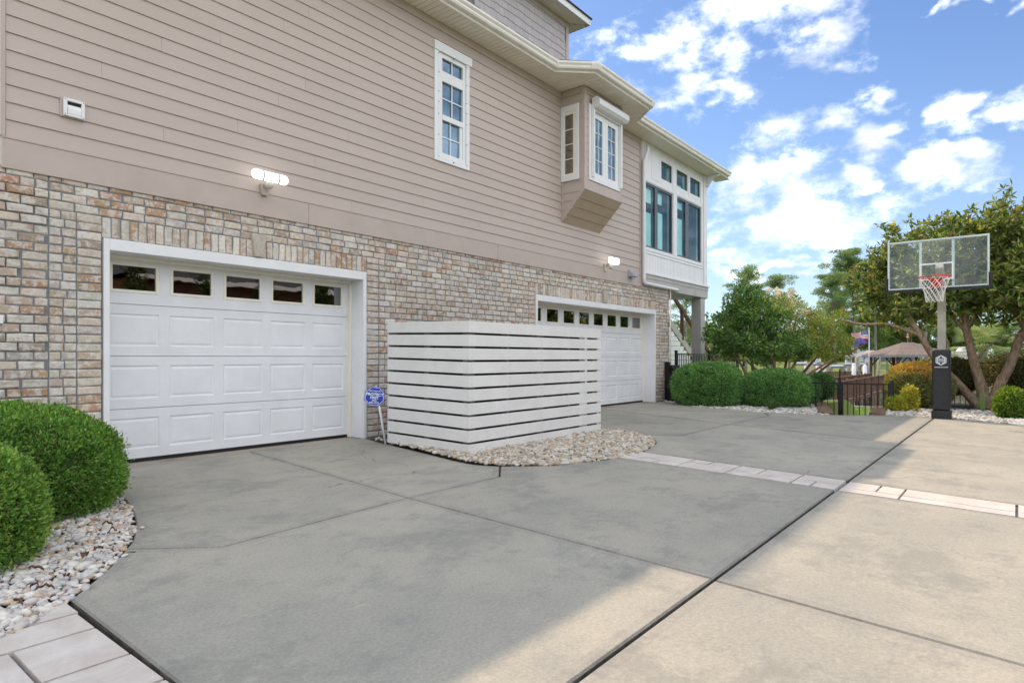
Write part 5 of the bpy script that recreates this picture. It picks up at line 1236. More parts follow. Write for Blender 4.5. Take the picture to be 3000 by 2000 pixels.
# ------------------------------------------------------------------ leaves
def leaves(name, pos, nrm, size, colours, weights, parent, mat, aspect=0.42, spread=0.9, fold=0.25, droop=0.0, jit=0.35, shade=None):
    """pos, nrm: (n,3); each leaf is a folded rhombus of two triangles."""
    n = len(pos); d = nrm+rng.normal(0, spread, (n, 3)); d[:, 2] -= droop; d /= np.linalg.norm(d, axis=1)[:, None]+1e-9
    a = rng.normal(0, 1, (n, 3)); s = np.cross(d, a); s /= np.linalg.norm(s, axis=1)[:, None]+1e-9; u = np.cross(d, s)
    L_ = size*rng.uniform(1-jit, 1+jit, (n, 1)); w = L_*aspect/2
    base = pos; tip = pos+d*L_; mid = pos+d*L_*.5
    l = mid+s*w+u*w*fold*2; r_ = mid-s*w+u*w*fold*2
    V = np.stack([base, l, tip, r_], 1).reshape(-1, 3); i = np.arange(n)[:, None]*4
    F = np.concatenate([i+np.array([[0, 1, 2]]), i+np.array([[0, 2, 3]])], 1).reshape(-1, 3)
    c = np.array(colours); ci = rng.choice(len(c), n, p=np.array(weights)/sum(weights)); C = c[ci]*rng.uniform(.75, 1.25, (n, 1))
    fq = 2.2/max(.25, float(np.ptp(pos, axis=0).max())); pn = blob_noise(pos*fq*6, 5, 1.0); C = C*(1+.22*np.clip(pn, -1, 1))[:, None]
    return raw_mesh(name, V, F, np.repeat(np.clip(C, 0, .8), 2, 0), mat, parent)
def sph(n):
    v = rng.normal(0, 1, (n, 3)); return v/np.linalg.norm(v, axis=1)[:, None]
def blob_noise(u, seed, f=3.0):
    r = np.random.default_rng(seed); out = np.zeros(len(u))
    for k in range(5):
        w = r.normal(0, f*(1+k*.7), 3); out += np.sin(u@w+r.uniform(0, 6.28))/(1.3+k*.6)
    return out/2.2
def shrub(name, label, cat, c, rad, n, size, colours, weights, group=None, mat='leaf', power=2.4, zmin=0.0, lump=.05, spread=.75, tips=0.06, top_colours=None, core=True, aspect=.45, seed=1, coredark=M['twig'], thick=.10):
    c = np.array(c, float); rad = np.array(rad, float); t = thing(name, label, cat, (c[0], c[1], 0), group=group)
    u = sph(n*2)
    # superellipsoid
    k = (np.abs(u)**power).sum(1)**(-1/power); q = u*k[:, None]*rad
    q *= (1+lump*blob_noise(u, seed))[:, None]
    keep = q[:, 2]+c[2] > zmin; q = q[keep][:n]; u = u[keep][:n]; m_ = len(q)
    hol = blob_noise(u, seed+50, 5.0); sc_ = 1-np.abs(rng.normal(0, thick, m_))-np.clip(-.35-hol, 0, .5)*.25; far = rng.random(m_) < tips; sc_[far] += rng.uniform(0.0, .07, far.sum())
    pos = c+q*sc_[:, None]; nrm = u/rad; nrm /= np.linalg.norm(nrm, axis=1)[:, None]; nrm = nrm+np.array([0, 0, .35])
    if top_colours is not None:
        hi = (q[:, 2] > rad[2]*.55+rng.normal(0, rad[2]*.14, m_))
        leaves('foliage', pos[~hi], nrm[~hi], size, colours, weights, t, M[mat], aspect, spread)
        o = leaves('new_growth', pos[hi], nrm[hi], size, top_colours[0], top_colours[1], t, M[mat], aspect, spread); o['label'] = 'red and yellow new growth along the top'
    else: leaves('foliage', pos, nrm, size, colours, weights, t, M[mat], aspect, spread)
    # stray shoots standing clear of the clipped face
    ns = int(26*max(.3, rad.max())); k_ = rng.integers(0, m_, ns); sp_ = []; sn_ = []
    for j in k_:
        b0 = c+q[j]; dv = u[j]+rng.normal(0, .45, 3)+np.array([0, 0, .35]); dv /= np.linalg.norm(dv); ln = rng.uniform(.04, .13)*min(1, rad.max()*1.2)
        for f_ in np.linspace(0, 1, 9): sp_.append(b0+dv*ln*f_); sn_.append(dv*.7+rng.normal(0, .6, 3))
    if sp_: leaves('stray_shoots', np.array(sp_), np.array(sn_), size*.85, colours, weights, t, M[mat], aspect, .3)['kind'] = 'stuff'
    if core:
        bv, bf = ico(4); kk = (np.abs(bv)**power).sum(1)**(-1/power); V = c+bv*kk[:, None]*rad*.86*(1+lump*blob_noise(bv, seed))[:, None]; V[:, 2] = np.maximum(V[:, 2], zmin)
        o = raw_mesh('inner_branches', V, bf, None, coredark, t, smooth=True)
    return t
BOX = [(0.112, 0.239, 0.049), (0.168, 0.329, 0.063), (0.252, 0.435, 0.091), (0.069, 0.161, 0.041), (0.364, 0.448, 0.112), (0.364, 0.239, 0.112)]; BOXW = [8, 8, 5, 5, 1.6, .35]
shrub('boxwood_shrub', 'large clipped boxwood against the brick beside the garage door', 'shrub', (1.02, -1.30, .26), (.92, .74, .52), 84000, .025, BOX, [8, 9, 6, 4, 2, .35], 'clipped boxwoods by the near garage', power=2.5, seed=3, lump=.04)
shrub('boxwood_shrub', 'front clipped boxwood, lower and nearer than the one against the brick', 'shrub', (.50, -2.42, .22), (.66, .56, .47), 66000, .0235, BOX, [5, 8, 9, 3, 4.5, .5], 'clipped boxwoods by the near garage', power=2.4, seed=5, lump=.04)
DG = [(0.146, 0.305, 0.109), (0.209, 0.404, 0.134), (0.318, 0.537, 0.195), (0.086, 0.195, 0.069)]; DGW = [7, 7, 4, 5]
shrub('round_hedge', 'tall domed dark green hedge bush beside the brick corner', 'hedge', (14.25, -1.32, .40), (.74, .80, .58), 42000, .040, DG, DGW, 'domed hedge bushes along the pebble bed', power=2.5, seed=7, lump=.03, zmin=-.02)
shrub('round_hedge', 'wide domed hedge bush in the middle of the pebble bed', 'hedge', (14.85, -2.66, .36), (.70, .74, .47), 40000, .040, DG, DGW, 'domed hedge bushes along the pebble bed', power=2.6, seed=8, lump=.03, zmin=-.02)
shrub('round_hedge', 'small shaded hedge bush half hidden behind the wide domed one', 'hedge', (15.95, -3.02, .30), (.32, .30, .32), 9000, .038, DG, [5, 3, 1, 8], 'domed hedge bushes along the pebble bed', power=2.3, seed=9, zmin=-.05)
shrub('round_hedge', 'small dark leaning hedge bush next to the black gate', 'hedge', (16.50, -3.22, .40), (.34, .32, .32), 9000, .036, DG, [5, 2, .6, 9], 'domed hedge bushes along the pebble bed', power=2.2, seed=10, zmin=-.05)
LO = [(0.25, 0.265, 0.095), (0.34, 0.335, 0.145), (0.17, 0.19, 0.075), (0.36, 0.29, 0.17), (0.15, 0.215, 0.07)]; LOT = ([(0.598, 0.437, 0.103), (0.667, 0.529, 0.092), (0.598, 0.230, 0.149), (0.632, 0.299, 0.230), (0.391, 0.356, 0.103)], [6, 6, 3, 3, 3])
shrub('loropetalum_bush', 'rounded bronze green bush with red tips left of the basketball post', 'shrub', (16.35, -5.22, .44), (.62, .66, .56), 30000, .050, LO, [6, 6, 5, 4, 4], None, 'leaf_matte', power=2.2, lump=.07, tips=.16, top_colours=LOT, seed=12, zmin=-.03, spread=.9, thick=.13)
# ------------------------------------------------------------------ planting beds by the far edge
fedge = [(14.6, 0.0), (13.95, -.70), (13.352, -1.396), (13.08, -2.2), (12.93, -2.97), (13.02, -3.4), (13.126, -4.126)]
bedL = [(p[0]+.02, p[1]) for p in fedge]+[(13.55, -4.05), (15.9, -3.45), (17.2, -3.0), (18.6, -2.2), (18.6, -.3), (15.2, -.1)]
bedR = [(13.53, -4.70), (13.76, -4.994), (13.81, -5.737), (13.76, -5.989), (13.21, -7.002), (12.33, -8.6), (11.45, -12), (18.8, -12), (18.8, -4.9), (15.9, -4.5)]
WG = [(0.60,0.58,0.55), (0.50,0.48,0.45), (0.66,0.64,0.60), (0.44,0.38,0.31), (0.36,0.33,0.30)]
for nm, lab, poly in (('gravel', 'white crushed stone in the bed with the domed hedge bushes', bedL), ('gravel', 'white crushed stone in the bed behind the basketball post', bedR)):
    m = MB(); m.add([(p[0], p[1], -.02) for p in poly], [tuple(range(len(poly)))]); tag(m.build('bed_soil', M['soil'], recalc=False), kind='structure')
    pebbles(nm, lab, poly, .055, .030, WG, [6, 5, 5, 2.5, 2], 1, -.008, mask=(lambda x, y: (x < 16.2)), flat=.5)
def bed_wall(name, label, pts, z0, z1):
    t = thing(name, label, 'garden wall', (pts[0][0], pts[0][1], 0)); rnd = random.Random(len(label)); M_ = paint('brown_wall_block', (.19, .12, .075), .9, .25, .4, (.32, .25, .18), scale=9)
    for a, b_ in zip(pts, pts[1:]):
        a = Vector(a); b_ = Vector(b_); L_ = (b_-a).length; d = (b_-a)/L_; nn_ = Vector((-d.y, d.x)); n = max(1, round(L_/.30)); rows = 5; h = (z1-z0)/rows
        for r in range(rows):
            off = .5*(r % 2); k = -off
            while k < n:
                s0, s1 = max(0, k)*L_/n+.004, min(n, k+1)*L_/n-.004; k += 1
                if s1-s0 < .03: continue
                w = .10 if r < rows-1 else .13; p = [a+d*s0+nn_*w, a+d*s1+nn_*w, a+d*s1-nn_*w, a+d*s0-nn_*w]
                m = MB(); m.prism([tuple(q) for q in p], z0+r*h+.004, z0+(r+1)*h-.003, 'z'); m.build('wall_block', M_, t, bevel=.008)
bed_wall('garden_wall', 'low brown block wall ending the hedge bed at the gate', [(13.30, -4.03), (15.2, -3.55), (17.0, -3.0)], -.75, .045)
bed_wall('garden_wall', 'low brown block wall ending the bronze bush bed at the gate', [(13.62, -4.84), (15.6, -4.60)], -.75, .045)

# ------------------------------------------------------------------ black metal fence and gate
def fence_run(name, label, a, b_, z0, h, posts, spacing=.105, grp=None, rails=(0.05, .96)):
    t = thing(name, label, 'fence', (a[0], a[1], z0), group=grp); a = Vector(a); b_ = Vector(b_); L_ = (b_-a).length; d = (b_-a)/L_; K = M['black_metal']; nn_ = Vector((-d.y, d.x))
    def bar(p, q, z0_, z1_, w=.012):
        p = Vector(p); q = Vector(q); m = MB(); e = nn_*w; m.prism([tuple(p+e), tuple(q+e), tuple(q-e), tuple(p-e)], z0_, z1_, 'z'); return m
    for f in rails: bar(a, b_, z0+h*f-.0, z0+h*f+.028, .013).build('rail', K, t)
    for s in posts:
        p = a+d*s; m = MB(); m.box(p.x-.03, p.x+.03, p.y-.03, p.y+.03, z0-.05, z0+h+.04); m.box(p.x-.038, p.x+.038, p.y-.038, p.y+.038, z0+h+.0405, z0+h+.055); m.build('fence_post', K, t)
    n = int(L_/spacing)
    for i in range(1, n):
        p = a+d*(L_*i/n)
        if any(abs(L_*i/n-s) < .05 for s in posts): continue
        m = MB(); m.box(p.x-.008, p.x+.008, p.y-.008, p.y+.008, z0+h*.05+.0285, z0+h*.96-.0005); m.build('picket', K, t)
fence_run('metal_fence', 'black metal fence from the brick corner past the porch post', (15.06, -.16), (19.6, -.22), 0.0, 1.22, (0.0, 2.15, 4.3))
fence_run('metal_fence', 'black metal fence under the bronze hedge behind the basketball post', (18.45, -5.0), (18.3, -11.5), -.10, 1.1, (0, 1.9, 3.8, 5.7))
def gate():
    t = thing('garden_gate', 'black metal garden gate with a latch between two low brown walls', 'gate', (14.95, -4.3, -.62)); K = M['black_metal']; x = 14.98; z0, z1 = -.72, .565
    ya, yb = -3.98, -4.86
    for y, h in ((ya+.045, .10), (yb-.045, .05)):
        m = MB(); m.box(x-.03, x+.03, y-.03, y+.03, z0-.1, z1+h); m.build('gate_post', K, t)
    m = MB(); m.tube([(x, ya+.045, z1+.10), (x, ya+.045, z1+.28)], .014, 8); m.build('latch_rod', K, t)
    for y in (ya, yb): m = MB(); m.box(x-.022, x+.022, y-.022, y+.022, z0, z1); m.build('gate_stile', K, t)
    for z in (z0+.06, z1-.03): m = MB(); m.box(x-.014, x+.014, yb+.0225, ya-.0225, z-.014, z+.014); m.build('gate_rail', K, t)
    n = 8
    for i in range(1, n):
        y = ya+(yb-ya)*i/n; m = MB(); m.box(x-.008, x+.008, y-.008, y+.008, z0+.075, z1-.0445); m.build('picket', K, t)
    m = MB(); m.box(x-.05, x-.0225, ya-.03, ya+.09, .40, .48); m.tube([(x-.05, ya+.03, .44), (x-.09, ya+.03, .44)], .025, 8); m.build('latch', K, t)
    t2 = thing('metal_fence', 'short black fence panel between the gate and the small dark hedge bush', 'fence', (15.0, -3.6, -.62))
    for i in range(6): y = -3.82+i*.12; m = MB(); m.box(x-.008, x+.008, y-.008, y+.008, -.6, z1-.045); m.build('picket', K, t2)
    m = MB(); m.box(x-.014, x+.014, -3.90, -3.1, z1-.0445, z1-.016); m.build('rail', K, t2)
gate()

# ------------------------------------------------------------------ back stair under the porch
def stair():
    t = thing('outdoor_stair', 'white sided outdoor stair with brown handrail behind the porch post', 'stair', (19.0, 2.0, 0)); Y = 2.0; S = paint('grey_stair_paint', (.46, .44, .40), .6, .05)
    x0, z0, x1, z1 = 17.2, 3.55, 23.2, 0.0; sl = (z1-z0)/(x1-x0)
    m = MB(); m.prism([(x0, z0+.12), (x1, z1+.12), (x1, z1-.16), (x0, z0-.16)], Y-.03, Y+.03, 'y'); m.build('stringer', S, t)
    m = MB(); m.prism([(x0, z0+.12), (x1, z1+.12), (x1, z1-.16), (x0, z0-.16)], Y+1.1, Y+1.16, 'y'); m.build('stringer', S, t)
    n = 19
    for i in range(n): f = (i+.5)/n; x = x0+(x1-x0)*f; z = z0+(z1-z0)*f; m = MB(); m.box(x-.16, x+.16, Y+.031, Y+1.099, z-.02, z+.02); m.build('tread', S, t)
    z = .06
    while z < 2.6:
        xe = x0+(z+.145+.17-z0)/sl; m = MB(); m.box(15.2, xe, Y-.02, Y-.0, z, z+.145); m.build('skirt_board', M['white'], t); z += .158
    m = MB(); m.prism([(x0, z0+1.05), (x1, z1+1.05), (x1, z1+.93), (x0, z0+.93)], Y-.06, Y+.03, 'y'); m.build('handrail', M['deck_brown'], t)
    for x in (18.6, 20.35, 22.1): zz = z0+(x-x0)*sl; m = MB(); m.box(x-.05, x+.05, Y-.05, Y+.05, zz, zz+1.0); m.build('rail_post', M['deck_brown'], t)
    t = thing('stair_railing', 'grey diagonal stair railing beside the porch post', 'railing', (22.3, .2, 0))
    for a, b_, w in (((21.2, .2, 1.62), (24.6, .0, .25), .05), ((21.2, .2, 1.10), (24.6, .0, -.25), .05), ((21.2, .2, .8), (21.2, .2, 1.72), .04)):
        m = MB(); m.tube([a, b_], w, 6); m.build('rail', M['dark_frame'] if w > .045 else M['black_metal'], t)
stair()

# ------------------------------------------------------------------ trees
def limb(m, pts, r0, r1, n=8, wob=.0):
    c = smooth_curve3(pts, 5); k = len(c); m.tube(c, [r0+(r1-r0)*(i/(k-1))**.8 for i in range(k)], n)
def clumps_to_leaves(cl, per, size, colours, weights, t, mat, aspect=.42, spread=.9, shell=.5, nm='crown', upb=.3, droop=0.0, extra_up=0.0):
    P = []; Nn = []
    for (c, r) in cl:
        r = np.array(r if hasattr(r, '__len__') else (r, r, r*.8)); k = max(8, int(per*(r[0]*r[1]*r[2])**(2/3)))
        u = sph(k); rad = rng.uniform(0, 1, k)**shell; P.append(np.array(c)+u*r*rad[:, None]); Nn.append(u+np.array([0, 0, upb]))
    P = np.concatenate(P); Nn = np.concatenate(Nn); return leaves(nm, P, Nn, size, colours, weights, t, M[mat], aspect, spread, droop=droop)
def scatter_clumps(fn, n, r, seed):
    # clump centres drawn inside a shape function on a bounding box
    g = np.random.default_rng(seed); out = []
    (lo, hi), f = fn; lo = np.array(lo); hi = np.array(hi); tries = 0
    while len(out) < n and tries < n*80:
        tries += 1; p = g.uniform(lo, hi)
        if f(p): s = r*g.uniform(.65, 1.35); out.append((p, (s, s, s*.75)))
    return out
# dark camellia with a conical top, beside a flowering crape myrtle
def camellia():
    t = thing('camellia_tree', 'dark evergreen tree with conical top and bare tan stems behind the domed hedges', 'tree', (16.2, -1.75, 0)); m = MB()
    for a, b_, c, r in (((16.0, -1.75, -.05), (15.95, -1.6, .7), (15.8, -1.3, 1.3), .055), ((16.1, -1.85, -.05), (16.2, -1.7, .8), (16.2, -1.6, 2.2), .06), ((16.3, -2.2, -.05), (16.2, -2.25, .75), (16.0, -2.1, 1.5), .07), ((16.35, -2.25, -.05), (16.5, -2.5, .7), (16.6, -2.8, 1.3), .06), ((15.9, -1.6, -.05), (15.7, -1.25, .55), (15.5, -.95, 1.1), .045), ((16.4, -2.3, 0), (16.6, -2.9, .65), (16.9, -3.4, 1.05), .045)): limb(m, (a, b_, c), r, .02)
    m.build('trunk', M['bark_red'], t, smooth=True)
    def f(p):
        x, y, z = p; dy = y+1.95; q = x-16.1
        w = 1.22 if z < 1.5 else 1.22*(1-(z-1.5)/1.55)**.72
        if z > 1.45: dy = y+1.72
        lowb = 1.0+.10*abs(dy)
        return z > lowb-.1*math.sin(5*y) and (dy/max(w, .05))**2+(q/max(w*.8, .05))**2 < 1 and z < 3.05
    cl = scatter_clumps((((14.9, -3.4, .8), (17.3, -.5, 3.05)), f), 135, .185, 21)
    CA = [(0.096, 0.200, 0.066), (0.139, 0.260, 0.078), (0.227, 0.348, 0.104), (0.061, 0.131, 0.052), (0.383, 0.470, 0.122)]
    clumps_to_leaves(cl, 5200, .075, CA, [6, 7, 5, 4, 2.6], t, 'leaf', .5, .9, .4)
camellia()
def crape():
    t = thing('crape_myrtle', 'yellow green crape myrtle with white blossom clusters leaning over the canal side', 'tree', (17.4, -2.6, 0)); m = MB()
    for a, b_, c, r in (((17.2, -2.2, -.05), (17.3, -2.7, .8), (17.5, -3.4, 1.7), .06), ((17.2, -2.15, -.05), (17.2, -1.9, 1.0), (17.3, -1.6, 2.0), .055), ((17.3, -2.3, -.05), (17.5, -3.1, .85), (17.9, -3.9, 1.4), .05), ((17.1, -2.1, 0), (17.1, -2.3, 1.2), (17.3, -2.5, 2.3), .05)): limb(m, (a, b_, c), r, .015)
    m.build('trunk', M['bark_red'], t, smooth=True)
    def f(p):
        x, y, z = p; u = (y+2.45)/1.40; top = 2.75-.28*abs(y+2.1)-.20*max(0, -(y+2.7)); low = 1.0+.05*abs(y+2.5)
        return low < z < top and abs(u) < 1 and abs(x-17.5) < .95*math.sqrt(max(0, 1-u*u))+.15
    cl = scatter_clumps((((16.4, -4.6, .95), (18.6, -1.0, 2.8)), f), 175, .17, 33)
    CR = [(0.196, 0.270, 0.063), (0.276, 0.345, 0.086), (0.132, 0.196, 0.052), (0.391, 0.368, 0.103), (0.437, 0.310, 0.103)]
    clumps_to_leaves(cl, 4600, .052, CR, [8, 7, 6, 2, .8], t, 'leaf', .5, .95, .45)
    g = np.random.default_rng(4); bl = []
    top = sorted(cl, key=lambda q: q[0][2]-.12*abs(q[0][1]+3.0)+g.normal(0, .25), reverse=True)[:26]
    for c, r in top: bl.append((np.array(c)+np.array([g.uniform(-.2, .0), g.uniform(-.1, .1), .16]), (.075, .075, .10)))
    o = clumps_to_leaves(bl, 16000, .030, [(0.70, 0.64, 0.64), (0.62, 0.54, 0.55), (0.74, 0.70, 0.69)], [4, 3, 3], t, 'leaf_matte', .9, 1.2, .4, nm='blossom')
    br = sorted(cl, key=lambda q: g.random())[:14]
    clumps_to_leaves([(np.array(c)+np.array([-.1, 0, .12]), (.10, .10, .12)) for c, r in br], 5000, .04, [(0.30, 0.21, 0.07), (0.36, 0.25, 0.10)], [1, 1], t, 'leaf_matte', .6, 1.1, .4, nm='seed_heads')['kind'] = 'stuff'
crape()
def magnolia():
    t = thing('magnolia_tree', 'broad magnolia with glossy leaves and three bare trunks behind the basketball post', 'tree', (17.3, -6.35, 0)); m = MB()
    limb(m, [(17.30, -6.30, -.08), (16.95, -5.95, .45), (16.55, -5.55, 1.0), (16.35, -5.25, 1.6), (16.30, -5.0, 2.1)], .105, .05, 10)
    limb(m, [(16.35, -5.25, 1.58), (16.2, -4.7, 1.82), (16.1, -4.15, 1.85), (15.9, -3.8, 1.95)], .05, .018)
    limb(m, [(16.6, -5.6, .95), (16.62, -5.75, 1.35), (16.5, -5.65, 1.62)], .035, .015)
    limb(m, [(17.45, -6.40, -.08), (17.30, -6.28, .5), (17.15, -6.15, 1.1), (17.05, -6.05, 1.7), (17.1, -6.0, 2.3)], .13, .06, 10)
    limb(m, [(17.08, -6.08, 1.6), (17.0, -5.8, 2.0), (16.9, -5.6, 2.4)], .05, .02); limb(m, [(17.05, -6.05, 1.75), (17.1, -6.3, 2.2), (17.1, -6.5, 2.7)], .05, .02)
    limb(m, [(17.45, -6.42, -.08), (17.4, -6.62, .5), (17.35, -6.82, 1.0), (17.3, -6.95, 1.5), (17.35, -7.05, 1.75), (17.4, -6.85, 2.2), (17.45, -6.9, 2.7)], .12, .06, 10)
    limb(m, [(17.3, -6.93, 1.45), (17.2, -7.3, 1.66), (17.1, -7.7, 1.72), (17.1, -8.2, 1.9)], .055, .025); limb(m, [(17.35, -6.95, 2.2), (17.4, -7.5, 2.5), (17.4, -8.0, 2.7)], .05, .02)
    limb(m, [(17.2, -6.2, 1.0), (17.1, -6.45, 1.35), (17.0, -6.7, 1.5), (17.0, -7.0, 1.62)], .028, .012)
    m.build('trunk', M['bark_magnolia'], t, smooth=True)
    def top(y):
        k = [(-10.5, 4.0), (-9.0, 4.4), (-8.0, 4.5), (-7.03, 4.45), (-6.57, 4.5), (-6.2, 4.4), (-5.9, 4.15), (-5.6, 4.0), (-5.2, 4.12), (-4.75, 4.10), (-4.5, 3.85), (-4.2, 3.5), (-3.85, 3.0), (-3.7, 2.8)]
        return float(np.interp(y, [q[0] for q in k], [q[1] for q in k]))
    def bot(y):
        return float(np.interp(y, [-10.5, -8.5, -7.0, -6.5, -5.8, -5.2, -4.6, -4.2, -3.85, -3.7], [2.2, 2.15, 2.05, 2.2, 2.1, 2.0, 2.05, 2.3, 2.6, 2.7]))
    def f(p):
        x, y, z = p; tp = top(y)-.10; bt = bot(y)
        if not (bt < z < tp): return False
        u = (y+7.2)/3.8; w = 1.25*math.sqrt(max(0, 1-u*u))+.25
        return abs(x-17.3) < w*(1-.35*((z-bt)/(tp-bt)))
    cl = scatter_clumps((((15.3, -10.3, 1.5), (19.2, -3.6, 4.7)), f), 470, .20, 51)
    # rosettes of long leaves
    P = []; Nn = []; g = np.random.default_rng(6)
    for c, r in cl:
        for k in range(13):
            tipdir = g.normal(0, 1, 3)+np.array([0, 0, .5]); tipdir /= np.linalg.norm(tipdir); c2 = np.array(c)+g.normal(0, .17, 3)
            u = g.normal(0, 1, (10, 3)); u /= np.linalg.norm(u, axis=1)[:, None]; d = tipdir*.55+u*.85; P.append(np.repeat(c2[None], 10, 0)+u*.012); Nn.append(d)
    MG = [(0.108, 0.174, 0.048), (0.168, 0.228, 0.060), (0.264, 0.312, 0.078), (0.408, 0.420, 0.108), (0.240, 0.162, 0.090), (0.060, 0.102, 0.034)]
    leaves('crown', np.concatenate(P), np.concatenate(Nn), .145, MG, [6, 7, 5, 3, 2, 4], t, M['leaf'], .30, .22, fold=.2)
magnolia()
def hedge_back():
    HB = [(0.182, 0.133, 0.084), (0.140, 0.161, 0.070), (0.252, 0.210, 0.112), (0.084, 0.091, 0.049)]
    shrub('bronze_hedge', 'tall bronze purple hedge in the shade of the magnolia', 'hedge', (18.4, -8.9, .72), (.6, 2.7, .58), 38000, .052, HB, [5, 5, 4, 5], None, 'leaf_matte', power=3.0, lump=.06, tips=.15, seed=14, zmin=.12, thick=.16)
    shrub('bronze_hedge', 'lower green bronze hedge between the magnolia trunks and the basketball post', 'hedge', (17.75, -5.72, .66), (.5, .55, .42), 14000, .05, [(0.13, 0.13, 0.045), (0.19, 0.17, 0.06), (0.08, 0.08, 0.03)], [4, 3, 3], None, 'leaf_matte', power=2.6, lump=.08, tips=.15, seed=15, zmin=.22, thick=.2)
    YG = [(0.450, 0.495, 0.075), (0.300, 0.435, 0.075), (0.600, 0.480, 0.090), (0.570, 0.330, 0.105)]; YW = [6, 6, 3, 1.5]
    shrub('abelia_plant', 'small yellow green plant in front of the bronze bush', 'plant', (15.02, -4.98, .12), (.17, .20, .19), 2200, .045, YG, YW, None, 'leaf', lump=.18, tips=.3, core=False, seed=16, aspect=.6, thick=.3, zmin=-.01)
    shrub('abelia_plant', 'upright yellow green plant with orange tips in front of the bronze bush', 'plant', (15.12, -5.20, .20), (.14, .16, .30), 2200, .045, YG, [5, 5, 4, 3], None, 'leaf', lump=.2, tips=.3, core=False, seed=17, aspect=.6, thick=.3, zmin=-.01)
    shrub('abelia_plant', 'round lime green plant in the stone bed right of the basketball post', 'plant', (14.55, -6.85, .24), (.26, .28, .30), 5200, .042, [(0.14, 0.27, 0.035), (0.20, 0.32, 0.04), (0.32, 0.30, 0.06), (0.10, 0.2, 0.03)], [6, 5, 2, 4], None, 'leaf', lump=.12, tips=.2, core=True, seed=18, aspect=.6, thick=.2, zmin=-.01)
    shrub('abelia_plant', 'orange tipped plant cut off by the edge of the picture beyond the lime one', 'plant', (15.0, -7.75, .24), (.26, .32, .32), 3200, .045, [(0.30, 0.18, 0.08), (0.22, 0.22, 0.06), (0.36, 0.20, 0.10), (0.12, 0.2, 0.04)], [5, 4, 4, 3], None, 'leaf', lump=.18, tips=.3, core=False, seed=19, aspect=.6, thick=.3, zmin=-.01)
    # strap-leaved plants
    def strap(label, c, n, L_, cols, up):
        t = thing('strap_leaf_plant', label, 'plant', (c[0], c[1], 0)); g = random.Random(n); P = []
        V = []; F = []; C = []
        for i in range(n):
            a = g.uniform(0, 6.28); l = L_*g.uniform(.6, 1.15); lean = g.uniform(.25, 1.0)*(1-up); w = .009*g.uniform(.7, 1.3); d = Vector((math.cos(a), math.sin(a), 0)); s = Vector((-d.y, d.x, 0)); base = Vector((c[0], c[1], -.01))+d*g.uniform(0, .05); cc = g.choice(cols); o = len(V)
            for k in range(6):
                f = k/5; p = base+d*(l*lean*f)+Vector((0, 0, l*(f*(1.15-lean*.6)-lean*.75*f*f))); ww = w*(1-f*.9); V += [tuple(p+s*ww), tuple(p-s*ww)]
            for k in range(5): F.append((o+2*k, o+2*k+1, o+2*k+3, o+2*k+2)); C.append(cc)
        raw_mesh('strap_leaves', np.array(V), np.array(F), np.array(C), M['grass'], t)
    strap('grassy liriope tuft in the stones before the wide domed hedge', (13.72, -2.90), 90, .36, [(0.10, 0.17, 0.05), (0.15, 0.22, 0.07), (0.07, 0.12, 0.04)], .25)
    strap('pale broad leaved lily at the foot of the magnolia trunks', (16.0, -6.35), 26, .50, [(0.16, 0.30, 0.10), (0.24, 0.36, 0.14)], .75)
hedge_back()
def palms():
    def palm(label, c, h, seed, nf=26, L_=1.0):
        t = thing('fan_palm', label, 'palm', (c[0], c[1], c[2])); g = random.Random(seed); m = MB(); limb(m, [(c[0], c[1], c[2]), (c[0]+.05, c[1], c[2]+h*.5), (c[0], c[1], c[2]+h)], .16, .13, 8); m.build('trunk', M['bark_pine'], t, smooth=True)
        V = []; F = []; C = []; top = Vector((c[0], c[1], c[2]+h))
        for i in range(nf):
            a = g.uniform(0, 6.28); e = g.uniform(-.35, 1.2); d = Vector((math.cos(a)*math.cos(e), math.sin(a)*math.cos(e), math.sin(e))); pt = top+d*L_*g.uniform(.5, .7); side = d.cross(Vector((0, 0, 1))).normalized(); cc = g.choice([(0.30, 0.36, 0.24), (0.24, 0.31, 0.17), (0.36, 0.42, 0.30), (0.20, 0.26, 0.12)])
            o = len(V); s = side*.012; V += [tuple(top+s), tuple(top-s), tuple(pt-s), tuple(pt+s)]; F.append((o, o+1, o+2, o+3)); C.append((0.2, .22, .1))
            for k in range(18):
                q = -1.35+2.7*k/17; dd = (d*math.cos(q)+side*math.sin(q)).normalized(); l = L_*.62*(1-.25*abs(q)/1.35); mid = pt+dd*l*.6+Vector((0, 0, -.02)); tip = pt+dd*l+Vector((0, 0, -.22*l)); w = dd.cross(d.cross(side)).normalized()*.018; o = len(V)
                V += [tuple(pt), tuple(mid+w), tuple(tip), tuple(mid-w)]; F.append((o, o+1, o+2, o+3)); C.append(cc)
        raw_mesh('fronds', np.array(V), np.array(F), np.array(C), M['leaf_matte'], t)
    palm('silvery fan palm seen between the magnolia trunks', (26.0, -6.0, -1.1), 2.35, 1, 34, 1.15)
    palm('silvery fan palm at the edge of the picture behind the bronze hedge', (27.6, -7.6, -1.1), 2.55, 2, 34, 1.2)
palms()
